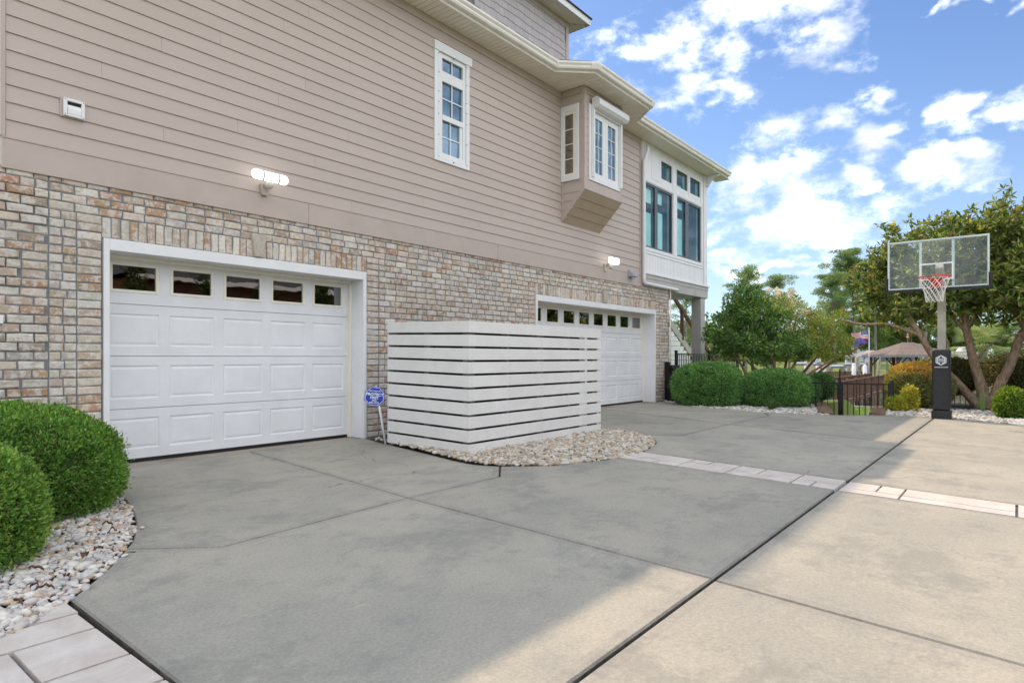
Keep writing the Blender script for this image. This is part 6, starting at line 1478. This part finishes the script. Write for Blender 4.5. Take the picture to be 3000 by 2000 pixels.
def dry_leaves():
    g = random.Random(12)
    spots = [(1.05, -3.25), (1.32, -2.88), (0.88, -3.30), (1.45, -2.55), (0.80, -3.52), (1.0, -3.05), (1.22, -2.95), (1.55, -2.35), (0.95, -3.40), (5.12, -0.62), (5.15, -1.02), (5.02, -1.55), (5.55, -3.0), (6.2, -3.2)]
    for x, y in spots:
        m = MB(); L_ = g.uniform(.05, .09); a = g.uniform(0, 6.28); vs = []
        for k in range(6):
            f = k/5; w = L_*.22*math.sin(math.pi*(.08+.9*f)); zz = .012+.03*math.sin(f*2.6)*g.uniform(.5, 1.2); p = (x+math.cos(a)*L_*f, y+math.sin(a)*L_*f)
            vs += [(p[0]-math.sin(a)*w, p[1]+math.cos(a)*w, zz+.012), (p[0], p[1], zz), (p[0]+math.sin(a)*w, p[1]-math.cos(a)*w, zz+.010)]
        m.add(vs, [(3*k+j, 3*k+j+1, 3*k+4+j, 3*k+3+j) for k in range(5) for j in range(2)]); o = m.build('dry_leaf', M['dry_leaf'], recalc=False)
        near = x < 3; tag(o, 'curled dry brown leaf on the pebbles under the boxwoods' if near else 'curled dry brown leaf on the pebbles by the slat screen', 'leaf', 'dry leaves under the boxwoods' if near else 'dry leaves by the slat screen')
dry_leaves()
# ------------------------------------------------------------------ waterside: boardwalks, gazebo, lifts, flags, far bank
YAWR = R(YAW); FW = Vector((math.cos(YAWR), math.sin(YAWR))); RT = Vector((math.sin(YAWR), -math.cos(YAWR)))
def loc(t_, s_, z=0.0):
    # metres ahead of and to the right of the street-side corner where the drive begins
    p = Vector((0, -6.915))+FW*t_+RT*s_; return Vector((p.x, p.y, z))
def walk(name, label, a, b_, zdeck, w=1.5, both=True, rail=1.02):
    t = thing(name, label, 'boardwalk', (a.x, a.y, zdeck)); a = Vector((a.x, a.y)); b_ = Vector((b_.x, b_.y)); L_ = (b_-a).length; d = (b_-a)/L_; nn_ = Vector((-d.y, d.x)); B = M['deck_brown']
    def bar(p, q, hw, z0, z1, nm, mat=B):
        e = nn_*hw; m = MB(); m.prism([tuple(p+e), tuple(q+e), tuple(q-e), tuple(p-e)], z0, z1, 'z'); return m.build(nm, mat, t)
    bar(a, b_, w/2-.06, zdeck-.06, zdeck, 'deck_boards', M['grey_timber'])
    for sg in ((-1, 1) if both else (1,)):
        o = nn_*sg*w/2
        bar(a+o, b_+o, .025, zdeck-.26, zdeck-.0605, 'stringer'); bar(a+o, b_+o, .07, zdeck+rail-.035, zdeck+rail, 'cap_rail', M['deck_brown']); bar(a+o, b_+o, .02, zdeck+.10, zdeck+.16, 'lower_rail', M['deck_brown'])
        n = int(L_/.155)
        for i in range(n):
            p = a+o+d*(L_*(i+.5)/n); m = MB(); m.prism([tuple(p+d*.052+nn_*.012), tuple(p-d*.052+nn_*.012), tuple(p-d*.052-nn_*.012), tuple(p+d*.052-nn_*.012)], zdeck+.02, zdeck+rail-.036, 'z'); m.build('picket', B, t)
        n = max(2, int(L_/2.4))
        for i in range(n+1):
            p = a+o+d*(L_*i/n); m = MB(); m.box(p.x-.06, p.x+.06, p.y-.06, p.y+.06, -2.9, zdeck+rail+.02); m.add([(p.x-.085, p.y-.085, zdeck+rail+.0205), (p.x+.085, p.y-.085, zdeck+rail+.0205), (p.x+.085, p.y+.085, zdeck+rail+.0205), (p.x-.085, p.y+.085, zdeck+rail+.0205), (p.x, p.y, zdeck+rail+.10)], [(0, 1, 2, 3), (0, 1, 4), (1, 2, 4), (2, 3, 4), (3, 0, 4)]); m.build('rail_post', B, t)
walk('boardwalk', 'brown picketed boardwalk running from the lawn out to the gazebo', loc(31, 14.6), loc(49.5, 29.2), -1.2, 1.6)
walk('boardwalk', 'brown railed dock running across behind the hedges to the gazebo', loc(54.5, 22.5), loc(55.5, 32.2), -1.2, 1.4, both=False)
def gazebo():
    c = loc(51.5, 32.45); t = thing('gazebo', 'open dock gazebo with brown shingled hip roof', 'gazebo', (c.x, c.y, -1.2)); ang = YAWR; hw, hd = 1.95, 1.9; B = M['deck_brown']
    ux, uy = RT, FW
    def W(u, v, z): p = Vector((c.x, c.y))+ux*u+uy*v; return (p.x, p.y, z)
    ze, zr = 1.27, 2.30; ov = .50; e = [W(-hw-ov, -hd-ov, ze), W(hw+ov, -hd-ov, ze), W(hw+ov, hd+ov, ze), W(-hw-ov, hd+ov, ze)]; r = [W(-.45, 0, zr), W(.45, 0, zr)]
    # shingle courses as stepped strips on the four slopes
    rows = 9
    for s_, (a, b_, p, q) in enumerate(((e[0], e[1], r[0], r[1]), (e[1], e[2], r[1], r[1]), (e[2], e[3], r[1], r[0]), (e[3], e[0], r[0], r[0]))):
        a, b_, p, q = map(Vector, (a, b_, p, q))
        for i in range(rows):
            f0, f1 = i/rows, (i+1)/rows+.01; lift = Vector((0, 0, .014)); A0, B0 = a.lerp(p, f0)+lift, b_.lerp(q, f0)+lift; A1, B1 = a.lerp(p, min(1, f1)), b_.lerp(q, min(1, f1)); dn = Vector((0, 0, -.014))
            m = MB(); m.add([A0, B0, B1, A1, A0+dn, B0+dn], [(0, 1, 2, 3), (4, 5, 1, 0)]); m.build('shingle_course', M['roof_brown'], t, recalc=False)
    m = MB(); m.add([Vector(q)+Vector((0, 0, .0)) for q in e]+[Vector(q)+Vector((0, 0, -.16)) for q in e], [(0, 1, 5, 4), (1, 2, 6, 5), (2, 3, 7, 6), (3, 0, 4, 7), (4, 5, 6, 7)]); m.build('fascia', M['metal_roof'], t)
    for u in (-hw, 0, hw):
        for v in (-hd, hd):
            if u == 0 and v == -hd: continue
            m = MB(); p = W(u, v, 0); m.box(p[0]-.11, p[0]+.11, p[1]-.11, p[1]+.11, -2.9, ze-.165); m.build('post', B, t)
            for s_ in (-1, 1):
                if abs(u+s_*.7) > hw+.1: continue
                m = MB(); m.tube([W(u, v, ze-.95), W(u+s_*.7, v, ze-.2)], .06, 6); m.build('knee_brace', B, t)
    m = MB(); q = [W(-hw-.2, -hd-.2, 0), W(hw+.2, -hd-.2, 0), W(hw+.2, hd+.2, 0), W(-hw-.2, hd+.2, 0)]; m.prism([(p[0], p[1]) for p in q], -1.30, -1.2, 'z'); m.build('deck', M['grey_timber'], t)
    m = MB(); p0 = W(.0, 0, zr); m.tube([p0, (p0[0], p0[1], zr+.95)], .018, 6); m.build('finial_rod', M['copper'], t)
    m = MB()
    for zz, rr in ((.42, .11), (.62, .08)): m.tube([(p0[0], p0[1], zr+zz-rr), (p0[0], p0[1], zr+zz-rr*.6), (p0[0], p0[1], zr+zz), (p0[0], p0[1], zr+zz+rr*.6), (p0[0], p0[1], zr+zz+rr)], [.01, rr*.8, rr, rr*.8, .01], 10)
    m.build('finial_ball', M['copper'], t, smooth=True)
    m = MB(); b0 = Vector((p0[0], p0[1], zr+.95)); R3 = Vector((RT.x, RT.y, 0))
    m.tube([b0, b0+Vector((0, 0, .2))], [.03, .05], 6)
    for sg in (-1, 1): m.add([b0+Vector((0, 0, .12)), b0+R3*sg*.12+Vector((0, 0, .30)), b0+R3*sg*.30+Vector((0, 0, .50)), b0+R3*sg*.17+Vector((0, 0, .22)), b0+Vector((.02, .02, .12))+R3*sg*.16+Vector((0, 0, .2))], [(0, 1, 2, 3), (0, 3, 4)])
    m.build('eagle_vane', M['grey_timber'], t)
gazebo()
def lift_roof():
    c = loc(66, 37.6); t = thing('boat_shelter', 'boat shelter with taupe standing seam metal roof behind the flagpole', 'boathouse', (c.x, c.y, -1.2)); ze, zr = 1.18, 1.78
    def W(u, v, z): p = Vector((c.x, c.y))+RT*u+FW*v; return Vector((p.x, p.y, z))
    hw, hd = 1.75, 1.9; e = [W(-hw, -hd, ze), W(hw, -hd, ze), W(hw, hd, ze), W(-hw, hd, ze)]; r = [W(-.35, 0, zr), W(.35, 0, zr)]
    m = MB(); m.add(e+r+[q-Vector((0, 0, .1)) for q in e], [(0, 1, 5, 4), (1, 2, 5), (2, 3, 4, 5), (3, 0, 4), (0, 1, 7, 6), (1, 2, 8, 7), (2, 3, 9, 8), (3, 0, 6, 9)]); m.build('metal_roof', M['metal_roof'], t)
    for i in range(-5, 6):
        f = i/5.5; a = W(hw*f, -hd, ze+.02); b_ = W(max(-.35, min(.35, hw*f)), 0, zr+.02); k = min(1.0, max(0.0, (hw-abs(hw*f))/(hw-.35))); b_ = a.lerp(W(hw*f, 0, zr+.02), k); m = MB(); m.tube([a, b_], .025, 4); m.build('roof_seam', M['metal_roof'], t)
    for u in (-hw+.3, -.9, .9, hw-.3):
        for v in (-hd+.3, hd-.3): p = W(u, v, 0); m = MB(); m.tube([(p.x, p.y, -2.9), (p.x, p.y, ze-.05)], .10, 8); m.build('piling', M['piling'], t)
lift_roof()
def flags():
    c = loc(52.5, 29.85); t = thing('flagpole', 'white flagpole at the end of the dock flying two flags', 'flagpole', (c.x, c.y, -1.2))
    m = MB(); m.tube([(c.x, c.y, -1.2), (c.x, c.y, 3.45)], [.06, .035], 8); m.build('pole', M['pile_white'], t, smooth=True); m = MB(); m.tube([(c.x, c.y, 3.45), (c.x, c.y, 3.50), (c.x, c.y, 3.56)], [.02, .06, .02], 8); m.build('pole_cap', M['pile_white'], t)
    def F(u, w, z): p = Vector((c.x, c.y))-RT*u+FW*w; return (p.x, p.y, z)
    nx = 22; W_, Hh = 1.38, .86
    fl = thing('stars_and_stripes', 'American flag blowing out from the flagpole', 'flag', (c.x, c.y, 3.3)); st = {}
    def pt(i, j):
        u = i/nx; v = j/13; drop = .30*u**1.4; squeeze = 1-.45*u; zz = 3.38-drop*(1-v*.3)-Hh*v*squeeze*(.98)+.05*math.sin(u*7+v); return F(.07+W_*u*(1-.04*v), .10*math.sin(u*8+v*1.5)*(.3+u), zz)
    for nm, mat, sel in (('canton', 'flag_blue', lambda i, j: i < nx*.43 and j < 7), ('red_stripe', 'flag_red', lambda i, j: not (i < nx*.43 and j < 7) and j % 2 == 0), ('white_stripe', 'flag_white', lambda i, j: not (i < nx*.43 and j < 7) and j % 2 == 1)):
        rows = [None] if nm == 'canton' else [j for j in range(13) if j % 2 == (0 if nm == 'red_stripe' else 1)]
        for row in rows:
            m = MB()
            for i in range(nx):
                for j in range(13):
                    if sel(i, j) and (row is None or j == row): m.add([pt(i, j), pt(i+1, j), pt(i+1, j+1), pt(i, j+1)], [(0, 1, 2, 3)])
            m.build(nm, M[mat], fl, recalc=False)
    m = MB()
    for a in range(9):
        for b_ in range(5 if a % 2 == 0 else 4):
            i = (a+.7)*nx*.43/9.6; j = (b_+.7+(0 if a % 2 == 0 else .5))*7/5.4; p = Vector(pt(i, j)); p -= Vector((FW.x, FW.y, 0))*.02; r_ = Vector((RT.x, RT.y, 0)); vs = []
            for k in range(10): q = math.pi/2+k*math.pi/5; rr = .026 if k % 2 == 0 else .011; vs.append(p+r_*rr*math.cos(q)+Vector((0, 0, rr*math.sin(q))))
            m.add(vs, [tuple(range(10))])
    m.build('stars', M['flag_white'], fl, recalc=False)
    f2 = thing('purple_flag', 'limp purple flag below the American flag', 'flag', (c.x, c.y, 2.4)); m = MB(); n = 16
    def p2(i, j): u = i/n; v = j/5; h = .10+.42*math.sin(min(1, u*1.25)*math.pi*.55); zz = 2.36+.12*math.sin(u*3.0)-.06*u-h*(v-.45)+.02*math.sin(u*14); return F(.07+1.22*u, .10*math.sin(u*9+v), zz)
    for i in range(n):
        for j in range(5): m.add([p2(i, j), p2(i+1, j), p2(i+1, j+1), p2(i, j+1)], [(0, 1, 2, 3)])
    m.build('cloth', M['flag_purple'], f2, recalc=False)
flags()
def pilings():
    data = [(2362, 1053, 62, 'pile_white', .17), (2367, 1065, 50, 'piling', .15), (2378, 1065, 52, 'piling', .13), (2396, 1060, 58, 'pile_white', .17), (2413, 1068, 56, 'pile_white', .15), (2426, 1040, 66, 'piling', .13), (2437, 1048, 70, 'piling', .12), (2487, 1050, 60, 'piling', .15), (2502, 1068, 52, 'pile_white', .17), (2511, 1048, 58, 'piling', .18), (2534, 1072, 50, 'pile_white', .16), (2575, 1048, 60, 'piling', .15), (2478, 1036, 70, 'pile_white', .07), (2540, 1070, 56, 'piling', .14)]
    words = ['white sleeved piling nearest the far ramp', 'short timber piling below the white lift beam', 'second short timber piling below the white lift beam', 'tall white sleeved piling beside the lift beam', 'shorter white sleeved piling beside the lift beam', 'tall thin green timber piling left of the boat lift', 'thin timber piling behind the boat lift', 'timber piling right of the crape myrtle', 'white sleeved piling near the flagpole', 'thick timber piling between the white one and the flagpole', 'short white piling just left of the flagpole', 'tall timber piling left of the gazebo posts', 'slim white pole right of the crape myrtle', 'short timber piling by the flagpole foot']
    for (px, py, tt, mat, r), w in zip(data, words):
        s_ = (px-1500)/1840*tt; z = 1.10+(1046-py)/1840*tt; p = loc(tt, s_); t = thing('dock_piling', w, 'piling', (p.x, p.y, -2.2), group='pilings along the canal'); m = MB(); m.tube([(p.x, p.y, -2.9), (p.x, p.y, z)], r, 10); m.build('shaft', M[mat], t, smooth=True)
        m = MB(); m.tube([(p.x, p.y, z+.001), (p.x, p.y, z+r*.8)], [r*1.08, .02], 10); m.build('cap', M['pile_white' if mat == 'pile_white' else 'grey_timber'], t)
    def lift(label, px0, px1, py, tt):
        a = loc(tt, (px0-1500)/1840*tt); b_ = loc(tt+.5, (px1-1500)/1840*(tt+.5)); z = 1.10+(1046-py)/1840*tt; t = thing('boat_lift', label, 'boat lift', (a.x, a.y, -2.0), group='boat lifts on the canal')
        d = (b_-a); L_ = d.length; d.normalize(); back = Vector((FW.x, FW.y, 0))*2.6
        for o in (Vector(), back): m = MB(); m.tube([a+o+Vector((0, 0, z)), b_+o+Vector((0, 0, z))], .16, 4); m.build('top_beam', M['lift_alu'], t)
        for p in (a, b_):
            for o in (Vector(), back): q = p+o; m = MB(); m.tube([(q.x, q.y, -2.9), (q.x, q.y, z-.15)], .14, 8); m.build('leg', M['piling'], t)
            m = MB(); m.tube([p+Vector((0, 0, -1.1)), p+back+Vector((0, 0, -1.1))], .09, 4); m.build('cradle_beam', M['lift_alu'], t)
        q = a.lerp(b_, .75)+Vector((0, 0, z+.2)); m = MB(); m.box(q.x-.25, q.x+.25, q.y-.2, q.y+.2, q.z-.05, q.z+.3); m.build('winch_box', M['pile_white'], t)
    lift('grey boat lift with winch box beside the white pilings', 2366, 2408, 1066, 56); lift('long low boat lift between the crape myrtle and the flagpole', 2432, 2505, 1073, 64); lift('small boat lift with beams just left of the gazebo', 2518, 2550, 1068, 55)
    # grey ramp and rail on the far dock
    a = loc(60, (2262-1500)/1840*60); b_ = loc(62, (2352-1500)/1840*62); t = thing('dock_ramp', 'grey weathered ramp with rails on the dock left of the white pilings', 'ramp', (a.x, a.y, -1.2))
    for k in range(6): z = -1.25+k*.20; m = MB(); m.tube([a+Vector((0, 0, z)), b_+Vector((0, 0, z+.05))], .07, 4); m.build('rail_board', M['grey_timber'], t)
    for f in (0, .25, .5, .75, 1.0): p = a.lerp(b_, f); m = MB(); m.box(p.x-.06, p.x+.06, p.y-.06, p.y+.06, -2.9, .0); m.build('rail_post', M['grey_timber'], t)
    m = MB(); m.tube([b_+Vector((0, 0, -.3)), b_+Vector((RT.x*.9, RT.y*.9, .35))], .08, 4); m.tube([b_+Vector((0, 0, -.9)), b_+Vector((RT.x*.9, RT.y*.9, .0))], .08, 4); m.build('sloping_rail', M['grey_timber'], t)
    # bulkhead along the lawn
    t = thing('bulkhead', 'pale timber bulkhead cap at the end of the lawn', 'bulkhead', (31.6, -3, -1.2)); y = -16.0
    while y < 8: m = MB(); m.box(31.45, 31.75, y+.005, y+2.395, -1.16, -1.08); m.build('cap_board', M['grey_timber'], t); m = MB(); m.box(31.60, 31.66, y+.005, y+2.395, -2.8, -1.165); m.build('sheet_panel', M['deck_brown'], t); y += 2.4
pilings()
def boat():
    c = loc(72, 51.6); t = thing('lifted_boat', 'white motor boat on a lift seen right of the basketball post', 'boat', (c.x, c.y, 0.0)); zc = .95
    def W(u, v, z): p = Vector((c.x, c.y))+RT*u+FW*v; return Vector((p.x, p.y, z))
    st = [(-2.6, .05, .9, .75), (-2.0, .55, .15, .85), (-1.0, .85, .0, .80), (.5, .95, .0, .72), (2.0, .90, .02, .70), (2.6, .85, .05, .70)]; m = MB(); vs = []
    for u, w, zb, zt in st: vs += [W(u, 0, zc+zb-.35), W(u, -w*.75, zc+zb*.6-.05), W(u, -w, zc+zt), W(u, w, zc+zt), W(u, w*.75, zc+zb*.6-.05)]
    fs = [(i*5+k, i*5+(k+1) % 5, i*5+5+(k+1) % 5, i*5+5+k) for i in range(len(st)-1) for k in range(5)]+[tuple(range(5)), tuple(range(25, 30))]; m.add(vs, fs); m.build('hull', M['boat_white'], t)
    m = MB(); m.prism([(0, 0), (1, 0), (1, 1), (0, 1)], 0, 1) if False else None
    m.add([W(-.4, -.5, zc+.81), W(.9, -.5, zc+.81), W(.9, .5, zc+.81), W(-.4, .5, zc+.81), W(-.1, -.4, zc+1.35), W(.8, -.4, zc+1.35), W(.8, .4, zc+1.35), W(-.1, .4, zc+1.35)], [(0, 1, 5, 4), (1, 2, 6, 5), (2, 3, 7, 6), (3, 0, 4, 7), (4, 5, 6, 7)]); m.build('console', M['boat_white'], t)
    for u in (-1.8, 1.8): m = MB(); m.tube([W(u, -1.3, -2.9), W(u, -1.3, 1.9)], .12, 8); m.tube([W(u, -1.3, .55), W(u, 1.3, .55)], .10, 4); m.build('lift_post', M['piling'], t)
boat()

# ------------------------------------------------------------------ trees across the water
PN = [(0.163, 0.252, 0.114), (0.227, 0.325, 0.138), (0.308, 0.406, 0.179), (0.105, 0.179, 0.090)]  # needle tones lightened in place of distance haze
def pine(label, t_, px, py, seed, lean=0.0, spread=1.0, low=.45, n=46, grp='tall pines across the canal'):
    base = loc(t_, (px-1500)/1840*t_); z0 = float(ground_h(np.array([base.x]), np.array([base.y]))[0]); h = 1.10+(1046-py)/1840*t_-z0; t = thing('pine_tree', label, 'pine tree', (base.x, base.y, z0), group=grp); g = np.random.default_rng(seed); m = MB()
    top = base+Vector((RT.x*lean, RT.y*lean, 0))*h; limb(m, [(base.x, base.y, z0-.2), tuple((base*.6+top*.4).to_2d())+(z0+h*.5,), (top.x, top.y, z0+h*.97)], .30*h/18, .06, 8); cl = []
    for k in range(n):
        f = low+(1-low)*g.uniform(0, 1)**.8; ax = base.lerp(top, f); zz = z0+h*f; a = g.uniform(0, 6.28); w = h*.24*spread*(1.15-f)**.55*g.uniform(.45, 1.0); d = np.array([math.cos(a), math.sin(a)]); e = (ax.x+d[0]*w, ax.y+d[1]*w, zz+w*.28*g.uniform(.2, 1.3))
        m.tube([(ax.x, ax.y, zz-.3), (ax.x+d[0]*w*.5, ax.y+d[1]*w*.5, zz+w*.05), e], [.09, .06, .03], 5)
        for q in range(3): r = h*.042*g.uniform(.6, 1.5); cl.append((np.array(e)+g.normal(0, 1, 3)*np.array([r, r, r*.3])*.8-np.array([d[0], d[1], 0])*w*.22*q, (r, r, r*.42)))
    m.build('trunk', M['bark_pine'], t, smooth=True); clumps_to_leaves(cl, 430, .30*h/18, PN, [6, 6, 4, 4], t, 'needle', .32, 1.0, .5, upb=.8)
pine('rounded pine crown rising behind the dark camellia', 84, 2185, 790, 3, .01, 1.25, .42, 44)
pine('pine with a side branch standing right of the camellia crown', 90, 2262, 818, 4, .05, 1.2, .55, 26)
pine('tallest pine with a bare grey trunk behind the American flag', 104, 2508, 738, 5, -.06, 1.15, .40, 60)
pine('leaning pine with open branches left of the tallest one', 100, 2448, 808, 6, -.05, 1.2, .42, 46)
pine('pine standing behind the gazebo roof', 108, 2712, 770, 8, .0, 1.1, .5, 40)
pine('slender pine between the flagpole and the gazebo', 112, 2565, 790, 9, .0, 1.0, .45, 40)
pine('pine trunk left of the flag near the water', 98, 2312, 880, 10, .03, 1.0, .5, 26)
pine('pine behind the porch post', 80, 2010, 850, 12, .0, 1.2, .4, 36)
HW = [(0.125, 0.200, 0.075), (0.175, 0.263, 0.088), (0.250, 0.338, 0.112), (0.081, 0.138, 0.056)]
def broad(label, t_, px, h, w, seed, grp='broadleaf trees across the canal', cols=HW):
    base = loc(t_, (px-1500)/1840*t_); z0 = float(ground_h(np.array([base.x]), np.array([base.y]))[0]); t = thing('broadleaf_tree', label, 'tree', (base.x, base.y, z0), group=grp); g = np.random.default_rng(seed); m = MB(); limb(m, [(base.x, base.y, z0-.2), (base.x, base.y, z0+h*.3), (base.x+.2, base.y, z0+h*.7)], h*.025, .05, 7)
    cl = []
    for k in range(int(40)):
        u = g.normal(0, 1, 3); u /= np.linalg.norm(u); rr = g.uniform(.3, 1)**.5; c = np.array([base.x, base.y, z0+h*.58])+u*rr*np.array([w, w, h*.40]); r = h*.095*g.uniform(.7, 1.4); cl.append((c, (r, r, r*.75)))
        if k % 5 == 0: m.tube([(base.x, base.y, z0+h*.35), tuple(c)], [.10, .03], 5)
    m.build('trunk', M['bark_pine'], t, smooth=True); clumps_to_leaves(cl, 620, .30*h/12, cols, [6, 6, 4, 4], t, 'leaf_matte', .55, 1.0, .5)
for i, (lab, t_, px, h, w) in enumerate([('dark round oak behind the American flag', 118, 2545, 9.5, 4.2), ('oak left of the tallest pine', 116, 2430, 8.5, 4.0), ('pale green oak behind the purple flag', 125, 2610, 10.5, 4.6), ('oak behind the gazebo finial', 120, 2670, 9.0, 4.5), ('oak behind the basketball post', 122, 2760, 10.0, 5.0), ('pale oak seen through the magnolia trunks', 118, 2850, 9.0, 4.6), ('oak behind the fan palms', 120, 2940, 9.5, 5.0), ('low oak behind the crape myrtle', 118, 2350, 6.5, 3.6), ('low oak behind the camellia', 112, 2240, 5.5, 3.4), ('low tree right of the porch post', 90, 2090, 5.2, 3.2), ('bushy tree framed by the stair rail', 60, 2030, 4.6, 2.2)]): broad(lab, t_, px, h, w, 60+i)
broad('yellow green garden tree behind the black fence', 34, 2150, 2.9, 1.3, 90, None, [(0.20, 0.26, 0.05), (0.27, 0.30, 0.06), (0.12, 0.18, 0.04), (0.30, 0.26, 0.08)])
broad('small yellow green shrub tree under the camellia crown', 36, 2232, 2.5, 1.0, 91, None, [(0.22, 0.28, 0.05), (0.27, 0.30, 0.06), (0.12, 0.18, 0.04), (0.18, 0.24, 0.05)])
def treeline():
    g = np.random.default_rng(77); cl = []
    for k in range(520):
        tt = g.uniform(135, 160); px = g.uniform(1500, 3700); p = loc(tt, (px-1500)/1840*tt); h = g.uniform(.5, 8.5)*(.75+.35*math.sin(px*.013)); r = g.uniform(1.1, 2.2); cl.append((np.array([p.x, p.y, h]), (r, r, r*.85)))
    P = []; Nn = []
    for c, r in cl:
        k = 90; u = sph(k); P.append(c+u*np.array(r)*(rng.uniform(0, 1, k)**.4)[:, None]); Nn.append(u+np.array([0, 0, .3]))
    o = leaves('treeline', np.concatenate(P), np.concatenate(Nn), .75, HW, [6, 6, 4, 4], None, M['leaf_matte'], .6, 1.0); tag(o, 'far wood closing the view beyond the canal', 'woods', kind='stuff')
treeline()
def far_house():
    c = loc(128, (2620-1500)/1840*128); t = thing('far_house', 'pale blue house glimpsed through the trees behind the gazebo', 'house', (c.x, c.y, 0)); W_ = paint('pale_blue_clapboard', (.42, .52, .56), .7)
    def W(u, v, z): p = Vector((c.x, c.y))+RT*u+FW*v; return Vector((p.x, p.y, z))
    m = MB(); m.add([W(u, v, z) for z in (0, 4.6) for u, v in ((-5, 0), (5, 0), (5, 7), (-5, 7))], [(0, 1, 5, 4), (1, 2, 6, 5), (2, 3, 7, 6), (3, 0, 4, 7)]); m.build('wall', W_, t)
    m = MB(); m.add([W(-5.4, -.4, 4.55), W(5.4, -.4, 4.55), W(5.4, 7.4, 4.55), W(-5.4, 7.4, 4.55), W(-4, 3.5, 6.6), W(4, 3.5, 6.6)], [(0, 1, 5, 4), (1, 2, 5), (2, 3, 4, 5), (3, 0, 4)]); m.build('roof', M['asphalt_shingle'], t)
    for u in (-3.5, -1.2, 1.2, 3.5): m = MB(); m.add([W(u-.5, -.03, 1.2), W(u+.5, -.03, 1.2), W(u+.5, -.03, 3.2), W(u-.5, -.03, 3.2)], [(0, 1, 2, 3)]); m.build('window', M['dark_frame'], t)
far_house()

# ------------------------------------------------------------------ neighbours across the drive (seen in the garage windows)
def neighbour():
    t = thing('brick_house', 'red brick house across the drive mirrored in the garage door windows', 'house', (15, -19, 0)); mb = bpy.data.materials.new('red_brick'); mb.use_nodes = True; nt = mb.node_tree; b = nt.nodes['Principled BSDF']; b.inputs['Roughness'].default_value = .9
    br = nt.nodes.new('ShaderNodeTexBrick'); br.inputs['Scale'].default_value = 4.6; br.inputs['Color1'].default_value = (.30, .07, .035, 1); br.inputs['Color2'].default_value = (.36, .10, .05, 1); br.inputs['Mortar'].default_value = (.42, .36, .30, 1)
    mp = nt.nodes.new('ShaderNodeMapping'); mp.inputs['Rotation'].default_value = (R(90), 0, 0); nt.links.new(nt.nodes.new('ShaderNodeNewGeometry').outputs['Position'], mp.inputs[0]); nt.links.new(mp.outputs[0], br.inputs['Vector']); nt.links.new(br.outputs[0], b.inputs['Base Color'])
    m = MB(); m.box(9.5, 19.5, -26, -18, -.1, 4.2); m.build('wall', mb, t); m = MB(); m.add([(9, -17.5, 4.2), (20, -17.5, 4.2), (20, -26.5, 4.2), (9, -26.5, 4.2), (12, -22, 7), (17, -22, 7)], [(0, 1, 5, 4), (1, 2, 5), (2, 3, 4, 5), (3, 0, 4)]); m.build('roof', M['asphalt_shingle'], t); m = MB(); m.box(9, 20, -17.55, -17.45, 4.0, 4.199); m.build('fascia', M['white'], t)
    for x in (11.5, 14.5, 17.5): m = MB(); m.frame(x-.6, x+.6, 1.2, 2.9, .08, .08, .08, .08, -17.98, -17.9); m.build('window_frame', M['white'], t); m = MB(); m.box(x-.52, x+.52, -17.97, -17.95, 1.28, 2.82); m.build('window_pane', M['dark_frame'], t)
    for i, (x, y, h) in enumerate(((6.9, -15.6, 5.6), (8.6, -15.8, 5.2), (11.0, -15.7, 5.0), (13.2, -15.6, 4.6), (15.8, -15.8, 5.2), (19.0, -15.5, 5.0), (23.0, -16, 5.6), (27.5, -16, 6.0), (32.0, -16, 6.0), (37.0, -16, 6.2))):
        tt = thing('cypress_tree', ['first', 'second', 'third', 'fourth', 'fifth', 'sixth', 'seventh', 'eighth', 'ninth', 'tenth'][i]+' evergreen in the row across the drive, counted from the camera', 'tree', (x, y, 0), group='evergreens across the drive'); g = np.random.default_rng(200+i); m = MB(); limb(m, [(x, y, -.1), (x, y, h*.5), (x, y, h*.9)], .10, .02, 6); m.build('trunk', M['bark_pine'], tt)
        cl = [(np.array([x+g.normal(0, .34)*(1.1-f), y+g.normal(0, .34)*(1.1-f), .5+f*(h-.5)]), (.42*(1.15-f)+.12,)*2+(.4,)) for f in g.uniform(0, 1, 46)]; clumps_to_leaves(cl, 900, .11, [(0.05, 0.09, 0.02), (0.08, 0.12, 0.03), (0.10, 0.13, 0.04), (0.03, 0.05, 0.015)], [5, 5, 3, 4], tt, 'leaf_matte', .5, .9, .45)
neighbour()
cy = sc.cycles
cy.max_bounces = 6; cy.diffuse_bounces = 3; cy.glossy_bounces = 3; cy.transmission_bounces = 3; cy.transparent_max_bounces = 10; cy.caustics_reflective = False; cy.caustics_refractive = False; cy.use_adaptive_sampling = True; cy.adaptive_threshold = 0.02
sc.world.cycles.sampling_method = 'MANUAL'; sc.world.cycles.sample_map_resolution = 1024
